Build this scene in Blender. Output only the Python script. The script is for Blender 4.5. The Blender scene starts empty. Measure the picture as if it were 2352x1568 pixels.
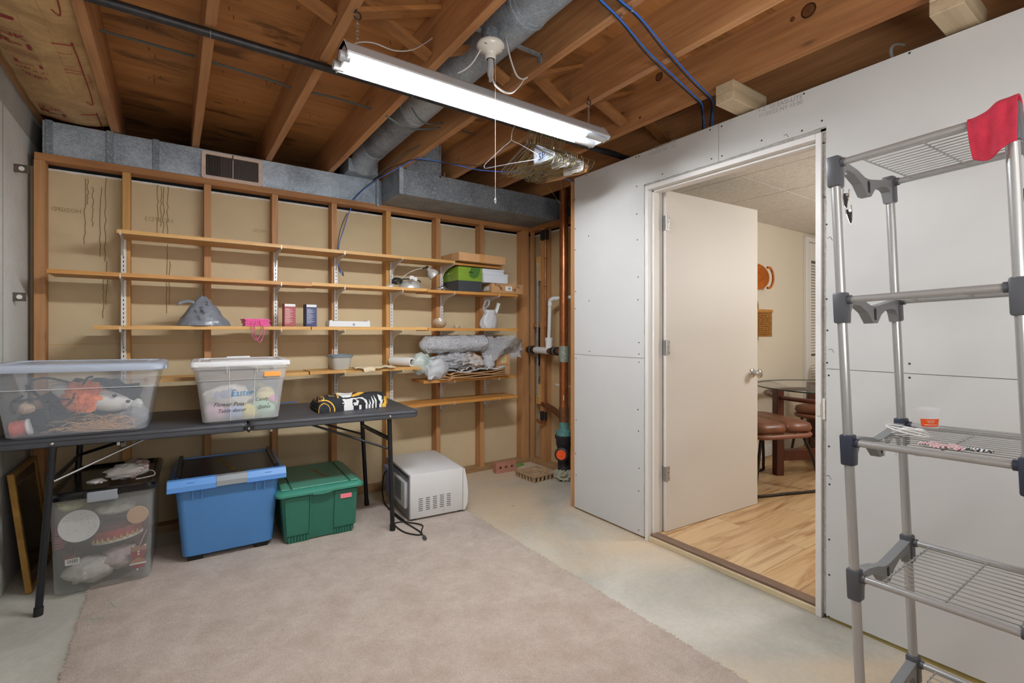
import bpy, bmesh, math, random
from mathutils import Vector, Matrix, Euler, noise

random.seed(7)
C = bpy.context.scene.collection
PI = math.pi
sc = bpy.context.scene

# ------------------------------------------------------------------ camera
F_PX, CU, HZ = 1112.0, 1176.0, 761.0          # focal length, centre column and horizon row of the 2352x1568 frame
YAW = math.radians(35.0); SY, CY = math.sin(YAW), math.cos(YAW); CAMZ = 1.22
cd = bpy.data.cameras.new('camera'); cam = bpy.data.objects.new('camera', cd); C.objects.link(cam)
cam.location = (0, 0, CAMZ); cam.rotation_euler = (PI / 2, 0, -YAW)
cd.sensor_fit = 'HORIZONTAL'; cd.sensor_width = 36.0; cd.lens = 36.0 * F_PX / 2352.0
cd.shift_y = -(784 - HZ) / 2352.0
cd.clip_start = 0.05; cd.clip_end = 60
sc.camera = cam

# ------------------------------------------------------------------ light and exposure
sc.view_settings.view_transform = 'Standard'; sc.view_settings.look = 'None'
sc.view_settings.gamma = 1.0; sc.view_settings.use_curve_mapping = False
sc.view_settings.exposure = 0.08
w = bpy.data.worlds.new('world'); sc.world = w; w.use_nodes = True
w.node_tree.nodes['Background'].inputs[0].default_value = (0.9, 0.93, 1.0, 1)
w.node_tree.nodes['Background'].inputs[1].default_value = 0.05
TUBE_W = 135.0

def area(name, loc, rot, sx, sy, power, col):
    l = bpy.data.lights.new(name, 'AREA'); l.shape = 'RECTANGLE'; l.size = sx; l.size_y = sy
    l.energy = power; l.color = col
    o = bpy.data.objects.new(name, l); C.objects.link(o); o.location = loc; o.rotation_euler = rot
    return o
area('fill_rear_up', (0.5, -0.7, 1.30), (math.radians(152), 0, math.radians(-10)), 1.3, 0.7, 30, (1.0, 0.98, 0.97))  # added fill, stands in for light bounced up onto the joists
area('fill_rear_room', (0.75, -1.5, 1.95), (math.radians(92), 0, math.radians(-8)), 2.0, 0.5, 6, (1.0, 0.99, 0.98))  # added weak forward fill from behind the camera
area('lamp_rear_ceiling', (0.6, -0.9, 2.3), (0, 0, 0), 1.2, 0.3, 20, (1.0, 0.98, 0.95))
pl = bpy.data.lights.new('lamp_other_room', 'POINT'); pl.energy = 62; pl.shadow_soft_size = 0.2; pl.color = (1.0, 0.97, 0.93)
po = bpy.data.objects.new('lamp_other_room', pl); C.objects.link(po); po.location = (4.2, 0.45, 1.75)

# ------------------------------------------------------------------ pixel of the 2352x1568 frame -> point on a plane of the room
def ray(u, v):
    t = (u - CU) / F_PX
    return Vector((SY + CY * t, CY - SY * t, (HZ - v) / F_PX))
def P(u, v, X=None, Y=None, Z=None, D=None):
    r = ray(u, v)
    if D is not None: k = D
    elif X is not None: k = X / r.x
    elif Y is not None: k = Y / r.y
    else: k = (Z - CAMZ) / r.z
    return Vector((r.x * k, r.y * k, CAMZ + r.z * k))
def PX(p):
    d = p[0] * SY + p[1] * CY
    return (CU + F_PX * (p[0] * CY - p[1] * SY) / d, HZ - F_PX * (p[2] - CAMZ) / d)

# ------------------------------------------------------------------ mesh builder
class MB:
    def __init__(s): s.V = []; s.F = []; s.MI = []
    def add(s, vs, fs, mi=0, M=None):
        b = len(s.V)
        s.V += [tuple(M @ Vector(v)) for v in vs] if M is not None else [tuple(v) for v in vs]
        s.F += [tuple(i + b for i in f) for f in fs]; s.MI += [mi] * len(fs)
        return s
    def box(s, a, b, bev=0, mi=0, M=None, seg=1):
        x0, x1 = sorted((a[0], b[0])); y0, y1 = sorted((a[1], b[1])); z0, z1 = sorted((a[2], b[2]))
        vs = [(x, y, z) for x in (x0, x1) for y in (y0, y1) for z in (z0, z1)]
        fs = [(0, 1, 3, 2), (4, 6, 7, 5), (0, 4, 5, 1), (2, 3, 7, 6), (0, 2, 6, 4), (1, 5, 7, 3)]
        if bev > 0:
            bm = bmesh.new(); bv = [bm.verts.new(v) for v in vs]
            for f in fs: bm.faces.new([bv[i] for i in f])
            bmesh.ops.bevel(bm, geom=bm.edges[:], offset=bev, segments=seg, affect='EDGES', profile=0.5)
            bm.verts.index_update()
            vs = [v.co.copy() for v in bm.verts]; fs = [tuple(v.index for v in f.verts) for f in bm.faces]; bm.free()
        return s.add(vs, fs, mi, M)
    def cbox(s, c, sz, bev=0, mi=0, M=None, seg=1):
        h = Vector(sz) / 2; c = Vector(c)
        return s.box(c - h, c + h, bev, mi, M, seg)
    def prism(s, poly, h, M=None, mi=0):
        n = len(poly); ar = sum(poly[i][0] * poly[(i + 1) % n][1] - poly[(i + 1) % n][0] * poly[i][1] for i in range(n))
        if ar < 0: poly = poly[::-1]
        vs = [(p[0], p[1], 0) for p in poly] + [(p[0], p[1], h) for p in poly]
        fs = [tuple(range(n))[::-1], tuple(range(n, 2 * n))] + [(i, (i + 1) % n, (i + 1) % n + n, i + n) for i in range(n)]
        return s.add(vs, fs, mi, M)
    def tube(s, pts, r, n=8, mi=0, closed=False, r2=None, up=None, M=None):
        pts = [Vector(p) for p in pts]; N = len(pts)
        if not hasattr(r, '__len__'): r = [r] * N
        t0 = (pts[1] - pts[0]).normalized()
        nrm = Vector(up) if up is not None else (Vector((0, 0, 1)) if abs(t0.z) < 0.9 else Vector((1, 0, 0)))
        vs = []
        for i in range(N):
            if closed: t = pts[(i + 1) % N] - pts[i - 1]
            else: t = pts[min(i + 1, N - 1)] - pts[max(i - 1, 0)]
            t = t.normalized() if t.length > 1e-9 else t0
            nrm = (nrm - t * nrm.dot(t))
            nrm = nrm.normalized() if nrm.length > 1e-6 else t.orthogonal().normalized()
            bi = t.cross(nrm)
            ra = r[i]; rb = ra if r2 is None else r2
            for k in range(n):
                a = 2 * PI * k / n
                vs.append(pts[i] + nrm * (math.cos(a) * rb) + bi * (math.sin(a) * ra))
        fs = []
        for i in range(N if closed else N - 1):
            a = i * n; b = ((i + 1) % N) * n
            for k in range(n): fs.append((a + k, a + (k + 1) % n, b + (k + 1) % n, b + k))
        if not closed:
            fs.append(tuple(range(n))[::-1]); fs.append(tuple(range((N - 1) * n, N * n)))
        return s.add(vs, fs, mi, M)
    def lathe(s, prof, n=24, mi=0, M=None, cap=True):
        vs = []; fs = []; L = len(prof)
        for (r, z) in prof:
            for k in range(n):
                a = 2 * PI * k / n; vs.append((r * math.cos(a), r * math.sin(a), z))
        for i in range(L - 1):
            for k in range(n): fs.append((i * n + k, i * n + (k + 1) % n, (i + 1) * n + (k + 1) % n, (i + 1) * n + k))
        if cap:
            fs.append(tuple(range(n))[::-1]); fs.append(tuple(range((L - 1) * n, L * n)))
        return s.add(vs, fs, mi, M)
    def loft(s, rings, mi=0, M=None, caps=(True, True)):
        n = len(rings[0]); vs = [v for r in rings for v in r]; fs = []
        for i in range(len(rings) - 1):
            for k in range(n): fs.append((i * n + k, i * n + (k + 1) % n, (i + 1) * n + (k + 1) % n, (i + 1) * n + k))
        if caps[0]: fs.append(tuple(range(n))[::-1])
        if caps[1]: fs.append(tuple(range((len(rings) - 1) * n, len(rings) * n)))
        return s.add(vs, fs, mi, M)
    def grid(s, f, nu, nv, mi=0, M=None, mif=None, wrapu=False):
        vs = [f(i / nu, j / nv) for j in range(nv + 1) for i in range(nu + (0 if wrapu else 1))]
        W = nu if wrapu else nu + 1
        fs = [(j * W + i, j * W + (i + 1) % W, (j + 1) * W + (i + 1) % W, (j + 1) * W + i) for j in range(nv) for i in range(nu)]
        b = len(s.F); s.add(vs, fs, mi, M)
        if mif:
            for q, fc in enumerate(fs):
                c = sum((Vector(vs[i]) for i in fc), Vector()) / 4
                s.MI[b + q] = mif(c)
        return s
    def blob(s, c, r, nu=20, nv=12, amp=0.15, fr=3.0, seed=0.0, mi=0, M=None, zmin=None, hf=0.0):
        c = Vector(c); vs = []; fs = []
        for j in range(nv + 1):
            th = PI * j / nv
            for i in range(nu):
                ph = 2 * PI * i / nu
                d = Vector((math.sin(th) * math.cos(ph), math.sin(th) * math.sin(ph), math.cos(th)))
                k = 1 + amp * noise.noise(d * fr + Vector((seed, seed * 1.7, 3.1))) * 2
                if hf: k += hf * noise.noise(d * fr * 4 + Vector((seed * 3.1, 0, 1)))
                p = c + Vector((d.x * r[0], d.y * r[1], d.z * r[2])) * k
                if zmin is not None and p.z < zmin: p.z = zmin
                vs.append(p)
        for j in range(nv):
            for i in range(nu): fs.append((j * nu + i, j * nu + (i + 1) % nu, (j + 1) * nu + (i + 1) % nu, (j + 1) * nu + i)[::-1])
        return s.add(vs, fs, mi, M)
    def build(s, name, mat, parent=None, smooth=None, origin=None, local=False, label=None, kind=None, solid=None, weld=False):
        me = bpy.data.meshes.new(name); me.from_pydata(s.V, [], s.F); me.update()
        mats = mat if isinstance(mat, (list, tuple)) else [mat]
        for m in mats: me.materials.append(m)
        if len(mats) > 1: me.polygons.foreach_set('material_index', s.MI)
        if parent is not None: Mw = WM[parent.name]
        elif origin is not None: Mw = origin if isinstance(origin, Matrix) else Matrix.Translation(Vector(origin))
        else:
            xs = [v[0] for v in s.V]; ys = [v[1] for v in s.V]; zs = [v[2] for v in s.V]
            Mw = Matrix.Translation(((min(xs) + max(xs)) / 2, (min(ys) + max(ys)) / 2, min(zs)))
        if not local: me.transform(Mw.inverted())
        if weld or solid is not None:
            bm = bmesh.new(); bm.from_mesh(me); bmesh.ops.remove_doubles(bm, verts=bm.verts[:], dist=1e-6)
            bm.to_mesh(me); bm.free()
        if smooth is not None:
            me.polygons.foreach_set('use_smooth', [True] * len(me.polygons))
            me.set_sharp_from_angle(angle=math.radians(smooth))
        o = bpy.data.objects.new(name, me); C.objects.link(o)
        if parent is not None: o.parent = parent
        else: o.matrix_world = Mw
        WM[o.name] = Mw.copy()
        if solid is not None:
            md = o.modifiers.new('solid', 'SOLIDIFY'); md.thickness = solid; md.offset = 0
        if label: o['label'] = label
        if kind: o['kind'] = kind
        return o
WM = {}
def T(name, label, cat, loc=(0, 0, 0), rotz=0.0, group=None, M=None):
    o = bpy.data.objects.new(name, None); C.objects.link(o); o.empty_display_size = 0.05
    Mw = M if M is not None else Matrix.Translation(Vector(loc)) @ Matrix.Rotation(rotz, 4, 'Z')
    o.matrix_world = Mw; WM[o.name] = Mw.copy()
    return tag(o, label, cat, group)
def tag(o, label, cat, group=None):
    o['label'] = label; o['category'] = cat
    if group: o['group'] = group
    return o
def S(name, label=None):
    o = bpy.data.objects.new(name, None); C.objects.link(o); WM[o.name] = Matrix(); o['kind'] = 'structure'
    if label: o['label'] = label
    return o
def st(o, label=None):
    o['kind'] = 'structure'
    if label: o['label'] = label
    return o
def dup(root, M, label=None, group=None):
    r = root.copy(); C.objects.link(r); r.matrix_world = M; WM[r.name] = M.copy()
    if label: r['label'] = label
    if group: r['group'] = group
    for ch in list(root.children):
        c = ch.copy(); C.objects.link(c); c.parent = r; WM[c.name] = M.copy()
        for g in list(ch.children):
            d = g.copy(); C.objects.link(d); d.parent = c; WM[d.name] = M.copy()
    return r
def TR(x, y, z): return Matrix.Translation((x, y, z))
def RZ(a): return Matrix.Rotation(a, 4, 'Z')
def RX(a): return Matrix.Rotation(a, 4, 'X')
def RY(a): return Matrix.Rotation(a, 4, 'Y')
def frame(o, x, y):
    x = Vector(x).normalized(); y = Vector(y); y = (y - x * y.dot(x)).normalized(); z = x.cross(y)
    m = Matrix((x, y, z)).transposed().to_4x4(); m.translation = Vector(o); return m
def rrect(x0, x1, y0, y1, r, z, n=4):
    pts = []
    for (cx, cy, a0) in ((x1 - r, y1 - r, 0), (x0 + r, y1 - r, PI / 2), (x0 + r, y0 + r, PI), (x1 - r, y0 + r, 1.5 * PI)):
        for k in range(n + 1):
            a = a0 + PI / 2 * k / n; pts.append((cx + r * math.cos(a), cy + r * math.sin(a), z))
    return pts
def smoothpath(pts, n=6):
    pts = [Vector(p) for p in pts]; out = []
    for i in range(len(pts) - 1):
        p0 = pts[max(i - 1, 0)]; p1 = pts[i]; p2 = pts[i + 1]; p3 = pts[min(i + 2, len(pts) - 1)]
        for k in range(n):
            t = k / n
            out.append(0.5 * ((2 * p1) + (p2 - p0) * t + (2 * p0 - 5 * p1 + 4 * p2 - p3) * t * t + (3 * p1 - p0 - 3 * p2 + p3) * t ** 3))
    out.append(pts[-1]); return out
_tc = 0
def text(s, M, width, mat, parent, name='lettering', shear=0.0, fn=None, height=None, bold=0.0, label=None):
    cu = bpy.data.curves.new('t', 'FONT'); cu.body = s; cu.size = 1; cu.shear = shear; cu.offset = bold; cu.resolution_u = 2
    o = bpy.data.objects.new('t', cu); C.objects.link(o)
    me = bpy.data.meshes.new_from_object(o); bpy.data.objects.remove(o); bpy.data.curves.remove(cu)
    xs = [v.co.x for v in me.vertices]; ys = [v.co.y for v in me.vertices]
    k = width / max(max(xs) - min(xs), 1e-6); ky = k if height is None else height / max(max(ys) - min(ys), 1e-6)
    mb = MB(); vs = [((v.co.x - min(xs)) * k, (v.co.y - min(ys)) * ky, 0) for v in me.vertices]
    vs = [M @ Vector(v) for v in vs]
    if fn: vs = [fn(v) for v in vs]
    mb.add(vs, [tuple(p.vertices) for p in me.polygons]); bpy.data.meshes.remove(me)
    return mb.build(name, mat, parent, label=label)

def scribble(par, M, wd, ht, n, m, r=0.0006, seed=1, fn=None, name='illegible_marks'):
    # marks too blurred to read in the photograph: short letter-sized strokes, no words
    rs = random.Random(seed); mb = MB(); cw = wd / n
    for k in range(n):
        x = k * cw; q = [Vector((x + cw * rs.uniform(.05, .8), ht * rs.uniform(0, 1), 0)) for _ in range(rs.choice([3, 3, 4]))]
        q = [M @ p for p in q]
        if fn: q = [fn(p) for p in q]
        mb.tube(q, r, 3)
    return mb.build(name, m, par)

# ------------------------------------------------------------------ materials
def lin(h):
    h = h.lstrip('#'); c = [int(h[i:i + 2], 16) / 255 for i in (0, 2, 4)]
    return tuple(x / 12.92 if x <= 0.04045 else ((x + 0.055) / 1.055) ** 2.4 for x in c) + (1,)
class NT:
    def __init__(s, name):
        s.m = bpy.data.materials.new(name); s.m.use_nodes = True; s.t = s.m.node_tree; s.n = s.t.nodes
        s.b = s.n['Principled BSDF']; s.out = s.n['Material Output']
    def new(s, typ, **kw):
        x = s.n.new(typ)
        for k, v in kw.items(): setattr(x, k, v)
        return x
    def ln(s, a, b): s.t.links.new(a, b)
    def coords(s, rnd=True, scale=(1, 1, 1), rot=(0, 0, 0)):
        tc = s.new('ShaderNodeTexCoord'); mp = s.new('ShaderNodeMapping'); mp.inputs['Scale'].default_value = scale
        mp.inputs['Rotation'].default_value = rot
        if rnd:
            oi = s.new('ShaderNodeObjectInfo'); vm = s.new('ShaderNodeVectorMath', operation='SCALE')
            vm.inputs[0].default_value = (13.0, 7.0, 19.0); s.ln(oi.outputs['Random'], vm.inputs['Scale'])
            ad = s.new('ShaderNodeVectorMath', operation='ADD'); s.ln(tc.outputs['Object'], ad.inputs[0]); s.ln(vm.outputs[0], ad.inputs[1])
            s.ln(ad.outputs[0], mp.inputs[0])
        else: s.ln(tc.outputs['Object'], mp.inputs[0])
        return mp.outputs[0]
    def noise(s, co, scale, detail=3, dist=0, rough=0.5):
        n = s.new('ShaderNodeTexNoise'); n.inputs['Scale'].default_value = scale; n.inputs['Detail'].default_value = detail
        n.inputs['Distortion'].default_value = dist; n.inputs['Roughness'].default_value = rough; s.ln(co, n.inputs['Vector']); return n.outputs['Fac']
    def ramp(s, fac, stops):
        r = s.new('ShaderNodeValToRGB'); e = r.color_ramp.elements
        e[0].position, e[0].color = stops[0][0], stops[0][1]; e[1].position, e[1].color = stops[-1][0], stops[-1][1]
        for p, c in stops[1:-1]:
            q = e.new(p); q.color = c
        s.ln(fac, r.inputs[0]); return r.outputs['Color']
    def mix(s, fac, a, b, mode='MIX'):
        x = s.new('ShaderNodeMix', data_type='RGBA', blend_type=mode)
        for sock, v in ((x.inputs['Factor'], fac), (x.inputs[6], a), (x.inputs[7], b)):
            if hasattr(v, 'type'): s.ln(v, sock)
            else: sock.default_value = v
        return x.outputs[2]
    def bump(s, h, strength, dist=0.01):
        b = s.new('ShaderNodeBump'); b.inputs['Strength'].default_value = strength; b.inputs['Distance'].default_value = dist
        s.ln(h, b.inputs['Height']); s.ln(b.outputs[0], s.b.inputs['Normal'])
G = lambda v: (v, v, v, 1)
def mat(name, col, rough=0.5, metal=0.0, var=0.0, vs=8.0, bump=0.0, bs=60.0, alpha=1.0, coat=0.0, trans=0.0, spec=0.5, bd=0.004):
    t = NT(name); c = lin(col) if isinstance(col, str) else col
    b = t.b; b.inputs['Base Color'].default_value = c; b.inputs['Roughness'].default_value = rough; b.inputs['Metallic'].default_value = metal
    b.inputs['Alpha'].default_value = alpha; b.inputs['Specular IOR Level'].default_value = spec
    if coat: b.inputs['Coat Weight'].default_value = coat
    if trans: b.inputs['Transmission Weight'].default_value = trans
    co = t.coords()
    if var > 0:
        n = t.noise(co, vs, 4, 0.3, 0.6)
        a = tuple(min(1, x * (1 + var)) for x in c[:3]) + (1,); d = tuple(x * (1 - var) for x in c[:3]) + (1,)
        t.ln(t.ramp(n, [(0.3, d), (0.7, a)]), b.inputs['Base Color'])
    if bump > 0: t.bump(t.noise(co, bs, 4), bump, bd)
    return t.m
def emis(name, col, strength):
    t = NT(name); t.b.inputs['Base Color'].default_value = (0.8, 0.8, 0.8, 1)
    t.b.inputs['Emission Color'].default_value = col; t.b.inputs['Emission Strength'].default_value = strength; return t.m
def wood(name, light, dark, axis='x', rough=0.6, knots=True, sc_=1.0, contrast=1.0, stain=None, gl=26, streak=0.55):
    t = NT(name); L, D = lin(light), lin(dark); i = 'xyz'.index(axis)
    def scl(al, ac): v = [ac * sc_] * 3; v[i] = al * sc_; return tuple(v)
    co = t.coords(True, scl(0.9, 7.0)); n1 = t.noise(co, 1.0, 5, 1.2, 0.6)
    mid = tuple((a + b) / 2 for a, b in zip(L, D))
    lo = 0.5 - 0.22 / contrast; hi = 0.5 + 0.22 / contrast
    col = t.ramp(n1, [(lo, D), (0.5, mid), (hi, L)])
    co2 = t.coords(True, scl(1.6, 60.0)); n2 = t.noise(co2, 1.0, 3, 0.4, 0.6)
    col = t.mix(streak, col, t.ramp(n2, [(0.35, G(0.62)), (0.62, G(1.0))]), 'MULTIPLY')
    co3 = t.coords(True, scl(0.25, 1.5)); n3 = t.noise(co3, 1.0, 2)
    col = t.mix(0.6, col, t.ramp(n3, [(0.3, G(0.72)), (0.65, G(1.0))]), 'MULTIPLY')
    if knots:
        ck = t.coords(True, scl(2.2, 6.5)); v = t.new('ShaderNodeTexVoronoi', feature='F1'); v.inputs['Scale'].default_value = 1.0
        t.ln(ck, v.inputs['Vector'])
        k = t.ramp(v.outputs['Distance'], [(0.03, G(0.25)), (0.10, G(1.0))])
        col = t.mix(0.8, col, k, 'MULTIPLY')
    if stain:
        cs = t.coords(False, scl(1.0, 3.5)); ns = t.noise(cs, 1.6, 5, 0.6, 0.62)
        ma = t.ramp(ns, [(0.55, G(0)), (0.64, G(1))])
        col = t.mix(ma, col, t.mix(0.62, col, lin(stain)))
    t.ln(col, t.b.inputs['Base Color']); t.b.inputs['Roughness'].default_value = rough
    t.bump(n2, 0.25, 0.002)
    return t.m
# ------------------------------------------------------------------ material library
W_JX = wood('joist_wood', '#cf9a66', '#a56e44', 'y', knots=True, contrast=0.9)
W_BR = wood('bridging_wood', '#b98048', '#8f5c30', 'x', knots=False)
W_STUD = wood('stud_wood', '#d29c66', '#b27c4c', 'z', knots=True)
W_STUDL = wood('pale_stud_wood', '#d9a861', '#bf8a49', 'z', knots=False)
W_PLX = wood('plate_wood', '#cb9058', '#a06b3c', 'x', knots=True)
W_PLY = wood('side_plate_wood', '#bd8048', '#935b30', 'y', knots=True)
W_BASE = wood('dusty_plate_wood', '#b89468', '#8d6a44', 'x', knots=False)
W_SUB = wood('subfloor_plywood', '#cb9054', '#a36c3b', 'x', knots=True, stain='#2a1710', streak=0.35)
W_SH = wood('shelf_wood', '#e4b36c', '#cd954e', 'x', knots=True, rough=0.45, streak=0.3)
W_SHD = wood('amber_shelf_wood', '#d59a50', '#b97c38', 'x', knots=True, rough=0.42, streak=0.3)
W_BLK = wood('new_lumber', '#dccbab', '#bfa987', 'x', knots=False, streak=0.4)
GALV_D = None
def galv(name, lo, hi, rough=0.42):
    t = NT(name); co = t.coords(); v = t.new('ShaderNodeTexVoronoi'); v.inputs['Scale'].default_value = 150; t.ln(co, v.inputs['Vector'])
    sep = t.new('ShaderNodeSeparateColor'); t.ln(v.outputs['Color'], sep.inputs[0])
    n = t.noise(co, 5, 4, 0.4, 0.6)
    c1 = t.ramp(sep.outputs[0], [(0.0, lin(lo)), (0.8, lin(hi)), (1.0, lin('#c9d2da'))])
    c2 = t.ramp(n, [(0.35, lin(lo)), (0.62, lin(hi))])
    t.ln(t.mix(0.6, c1, c2), t.b.inputs['Base Color']); t.b.inputs['Metallic'].default_value = 0.35; t.b.inputs['Roughness'].default_value = rough
    return t.m
GALV = galv('galvanized_steel', '#78838e', '#b4c0cb'); GALV2 = galv('dull_galvanized_steel', '#656c74', '#929aa2', 0.5)
def concrete(name, a, b, warm=None, bumps=0.15):
    t = NT(name); co = t.coords(False); n = t.noise(co, 1.3, 8, 0.5, 0.62); n2 = t.noise(co, 40, 5, 0, 0.7); n3 = t.noise(co, 0.8, 3, 0.8)
    c = t.ramp(n, [(0.32, lin(b)), (0.62, lin(a))])
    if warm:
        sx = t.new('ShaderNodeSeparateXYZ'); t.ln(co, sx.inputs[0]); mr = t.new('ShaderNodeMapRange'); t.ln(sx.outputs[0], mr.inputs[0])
        mr.inputs[1].default_value = 0.9; mr.inputs[2].default_value = 1.9  # warm tint toward the doorway: part stain, part painted bounce from the laminate
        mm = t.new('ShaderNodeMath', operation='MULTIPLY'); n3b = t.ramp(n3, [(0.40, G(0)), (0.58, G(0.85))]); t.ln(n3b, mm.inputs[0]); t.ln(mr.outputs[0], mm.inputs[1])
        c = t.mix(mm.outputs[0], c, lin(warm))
    c = t.mix(0.35, c, t.ramp(n2, [(0.3, G(0.72)), (0.6, G(1))]), 'MULTIPLY')
    t.ln(c, t.b.inputs['Base Color']); t.b.inputs['Roughness'].default_value = 0.75; t.bump(n2, bumps, 0.004); return t.m
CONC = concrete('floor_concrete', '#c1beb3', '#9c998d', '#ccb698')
CONCW = concrete('wall_concrete', '#cfcfca', '#b4b4ae', bumps=0.35)
CONCU = concrete('shaded_rough_concrete', '#a5a29a', '#86837b', bumps=0.6)  # darker tone carries the shade of the band leaning inward
GYPB = mat('gypsum_backing_paper', '#c9b591', 0.85, var=0.06, vs=3.0, bump=0.1, bs=90)
GYPB2 = mat('side_gypsum_paper', '#bfa37a', 0.85, var=0.08, vs=4.0)
GYPW = mat('gypsum_core_edge', '#d8d6cf', 0.9, var=0.1, vs=40)
DRY = mat('drywall_face_paper', '#c6c6c4', 0.85, var=0.02, vs=4.0, bump=0.05, bs=180)
DRYG = mat('grey_joint_gap', '#aaa7a1', 0.9, var=0.2, vs=60, bump=0.6, bs=200)
BLACKGAP = mat('dark_void', '#0b0a0a', 0.9)
WHITE = mat('white_paint', '#dddbd8', 0.45)
DOORM = mat('door_paint', '#d5d0ca', 0.5)
STEEL = mat('satin_nickel', '#b9bab9', 0.3, 0.9)
CHROME = mat('bright_nickel', '#d0d0d0', 0.12, 1.0)
INKG = mat('grey_print', '#9a9995', 0.9)
BEIGE = mat('beige_wall_paint', '#d2c9b8', 0.8)
BLK = mat('black_rubber', '#151515', 0.6)
BLU = mat('blue_cable_jacket', '#2f6fd0', 0.4)
WCORD = mat('white_cord', '#c9c9c7', 0.4)
CARP = None

# ------------------------------------------------------------------ floor
XL, XR, YB = -0.645, 2.27, 3.62
fl = st(MB().box((-1.2, -3.2, -0.12), (2.31, 5.0, 0.0)).box((2.31, 2.40, -0.12), (3.2, 5.0, 0)).build('floor', CONC, origin=(0, 0, 0)), 'stained grey concrete basement floor with warm tan patches of stain and painted laminate bounce')
# ------------------------------------------------------------------ laminate floor of the next room, plank by plank
def plank_mat():
    t = NT('laminate_oak'); oi = t.new('ShaderNodeObjectInfo')
    base = t.ramp(oi.outputs['Random'], [(0.0, lin('#b8956b')), (0.35, lin('#d3b083')), (0.7, lin('#c5a074')), (1.0, lin('#dfc297'))])
    co = t.coords(True, (1.4, 11, 1)); n = t.noise(co, 1, 5, 1.6, 0.6); c = t.mix(0.75, base, t.ramp(n, [(0.3, lin('#a97c4d')), (0.5, G(0.9)), (0.7, G(1))]), 'MULTIPLY')
    co2 = t.coords(True, (2, 70, 1)); n2 = t.noise(co2, 1, 3); c = t.mix(0.4, c, t.ramp(n2, [(0.3, G(0.7)), (0.6, G(1))]), 'MULTIPLY')
    t.ln(c, t.b.inputs['Base Color']); t.b.inputs['Roughness'].default_value = 0.38; return t.m
LAM = plank_mat()
fo = st(MB().box((2.335, -1.3, -0.12), (6.4, 2.40, 0.018)).build('floor', BLACKGAP, origin=(2.335, -1.3, 0)), 'oak laminate plank floor of the next room')
W_ = 0.182; row = 0; y = -1.3
rl = random.Random(3)
while y < 2.39:
    x = 2.335 - (rl.random() * 1.1)
    while x < 6.3:
        x0 = max(2.335, x); x1 = min(6.4, x + 1.21); y1 = min(2.395, y + W_)
        if x1 > x0 + 0.03:
            MB().box((x0 + .0008, y + .0008, 0.018), (x1 - .0008, y1 - .0008, 0.03)).build('plank', LAM, fo)
        x += 1.21
    y += W_; row += 1
th = MB(); th.box((2.283, 0.955, 0.012), (2.338, 1.852, 0.042), 0.004)
st(th.build('trim_1', wood('threshold_wood', '#8a6f5a', '#6d5443', 'y', knots=False)), 'brown wooden threshold strip across the doorway')
st(MB().box((2.268, 0.955, 0.0), (2.283, 1.852, 0.028), 0.002).build('trim_2', mat('subfloor_edge', '#c9b795', 0.7, var=0.1)), 'pale underlayment edge below the threshold')

# ------------------------------------------------------------------ left wall, far and rear enclosure
wl = MB(); wl.box((XL - 0.2, -3.2, 0), (XL, 5.0, 2.275))
wl = st(wl.build('wall_left', CONCW, origin=(XL, 0, 0)), 'cast concrete basement wall with form lines')
cu = MB(); cu.loft([[(XL - .2, -3.2, 2.275), (XL, -3.2, 2.275), (XL + .02, -3.2, 2.48), (XL - .2, -3.2, 2.48)], [(XL - .2, 5, 2.275), (XL, 5, 2.275), (XL + .02, 5, 2.48), (XL - .2, 5, 2.48)]])
cu.build('upper_lift', CONCU, wl, label='darker rough concrete band at the top')
for yy in (3.18, 1.96, 0.74):
    MB().box((XL - .001, yy, 0), (XL + .0012, yy + .004, 2.275)).build('form_line', mat('form_line', '#77766f', 0.9), wl)
RUST = mat('rusty_form_tie', '#5e534c', 0.7, 0.4, var=0.3, vs=40)
for (u0, u1, v0, v1) in ((31, 68, 375, 394), (29, 60, 671, 691)):
    a = P(u0, (v0 + v1) / 2, X=XL); b = P(u1, (v0 + v1) / 2, Y=a.y); zc = a.z; hz = (P(u0, v0, Y=a.y).z - P(u0, v1, Y=a.y).z) / 2
    ft = MB().box((XL - .01, a.y, zc - hz), (b.x, a.y + .003, zc + hz)).build('form_tie', RUST, wl, label='rusty steel form tie')
    m = TR((XL + b.x) / 2, a.y - .0005, zc) @ RX(PI / 2)
    MB().lathe([(0.011, 0), (0.011, 0.002)], 16, M=m).build('tie_hole', mat('tie_hole', '#d7d7d2', 0.6), ft)
st(MB().box((-1.2, 4.6, 0), (3.2, 4.75, 2.75)).build('wall_far_blocker', BLACKGAP), 'added black blocker closing the space behind the stud wall')  # added blocker, stops light leaks and keeps the void dark
st(MB().box((-0.9, -3.2, 0), (6.5, -3.05, 2.75)).build('wall_rear', DRY), 'plain wall behind the viewer')
st(MB().box((3.05, 2.42, 0), (3.2, 4.75, 2.75)).build('wall_side', BLACKGAP), 'dark wall past the plumbing corner')

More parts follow.
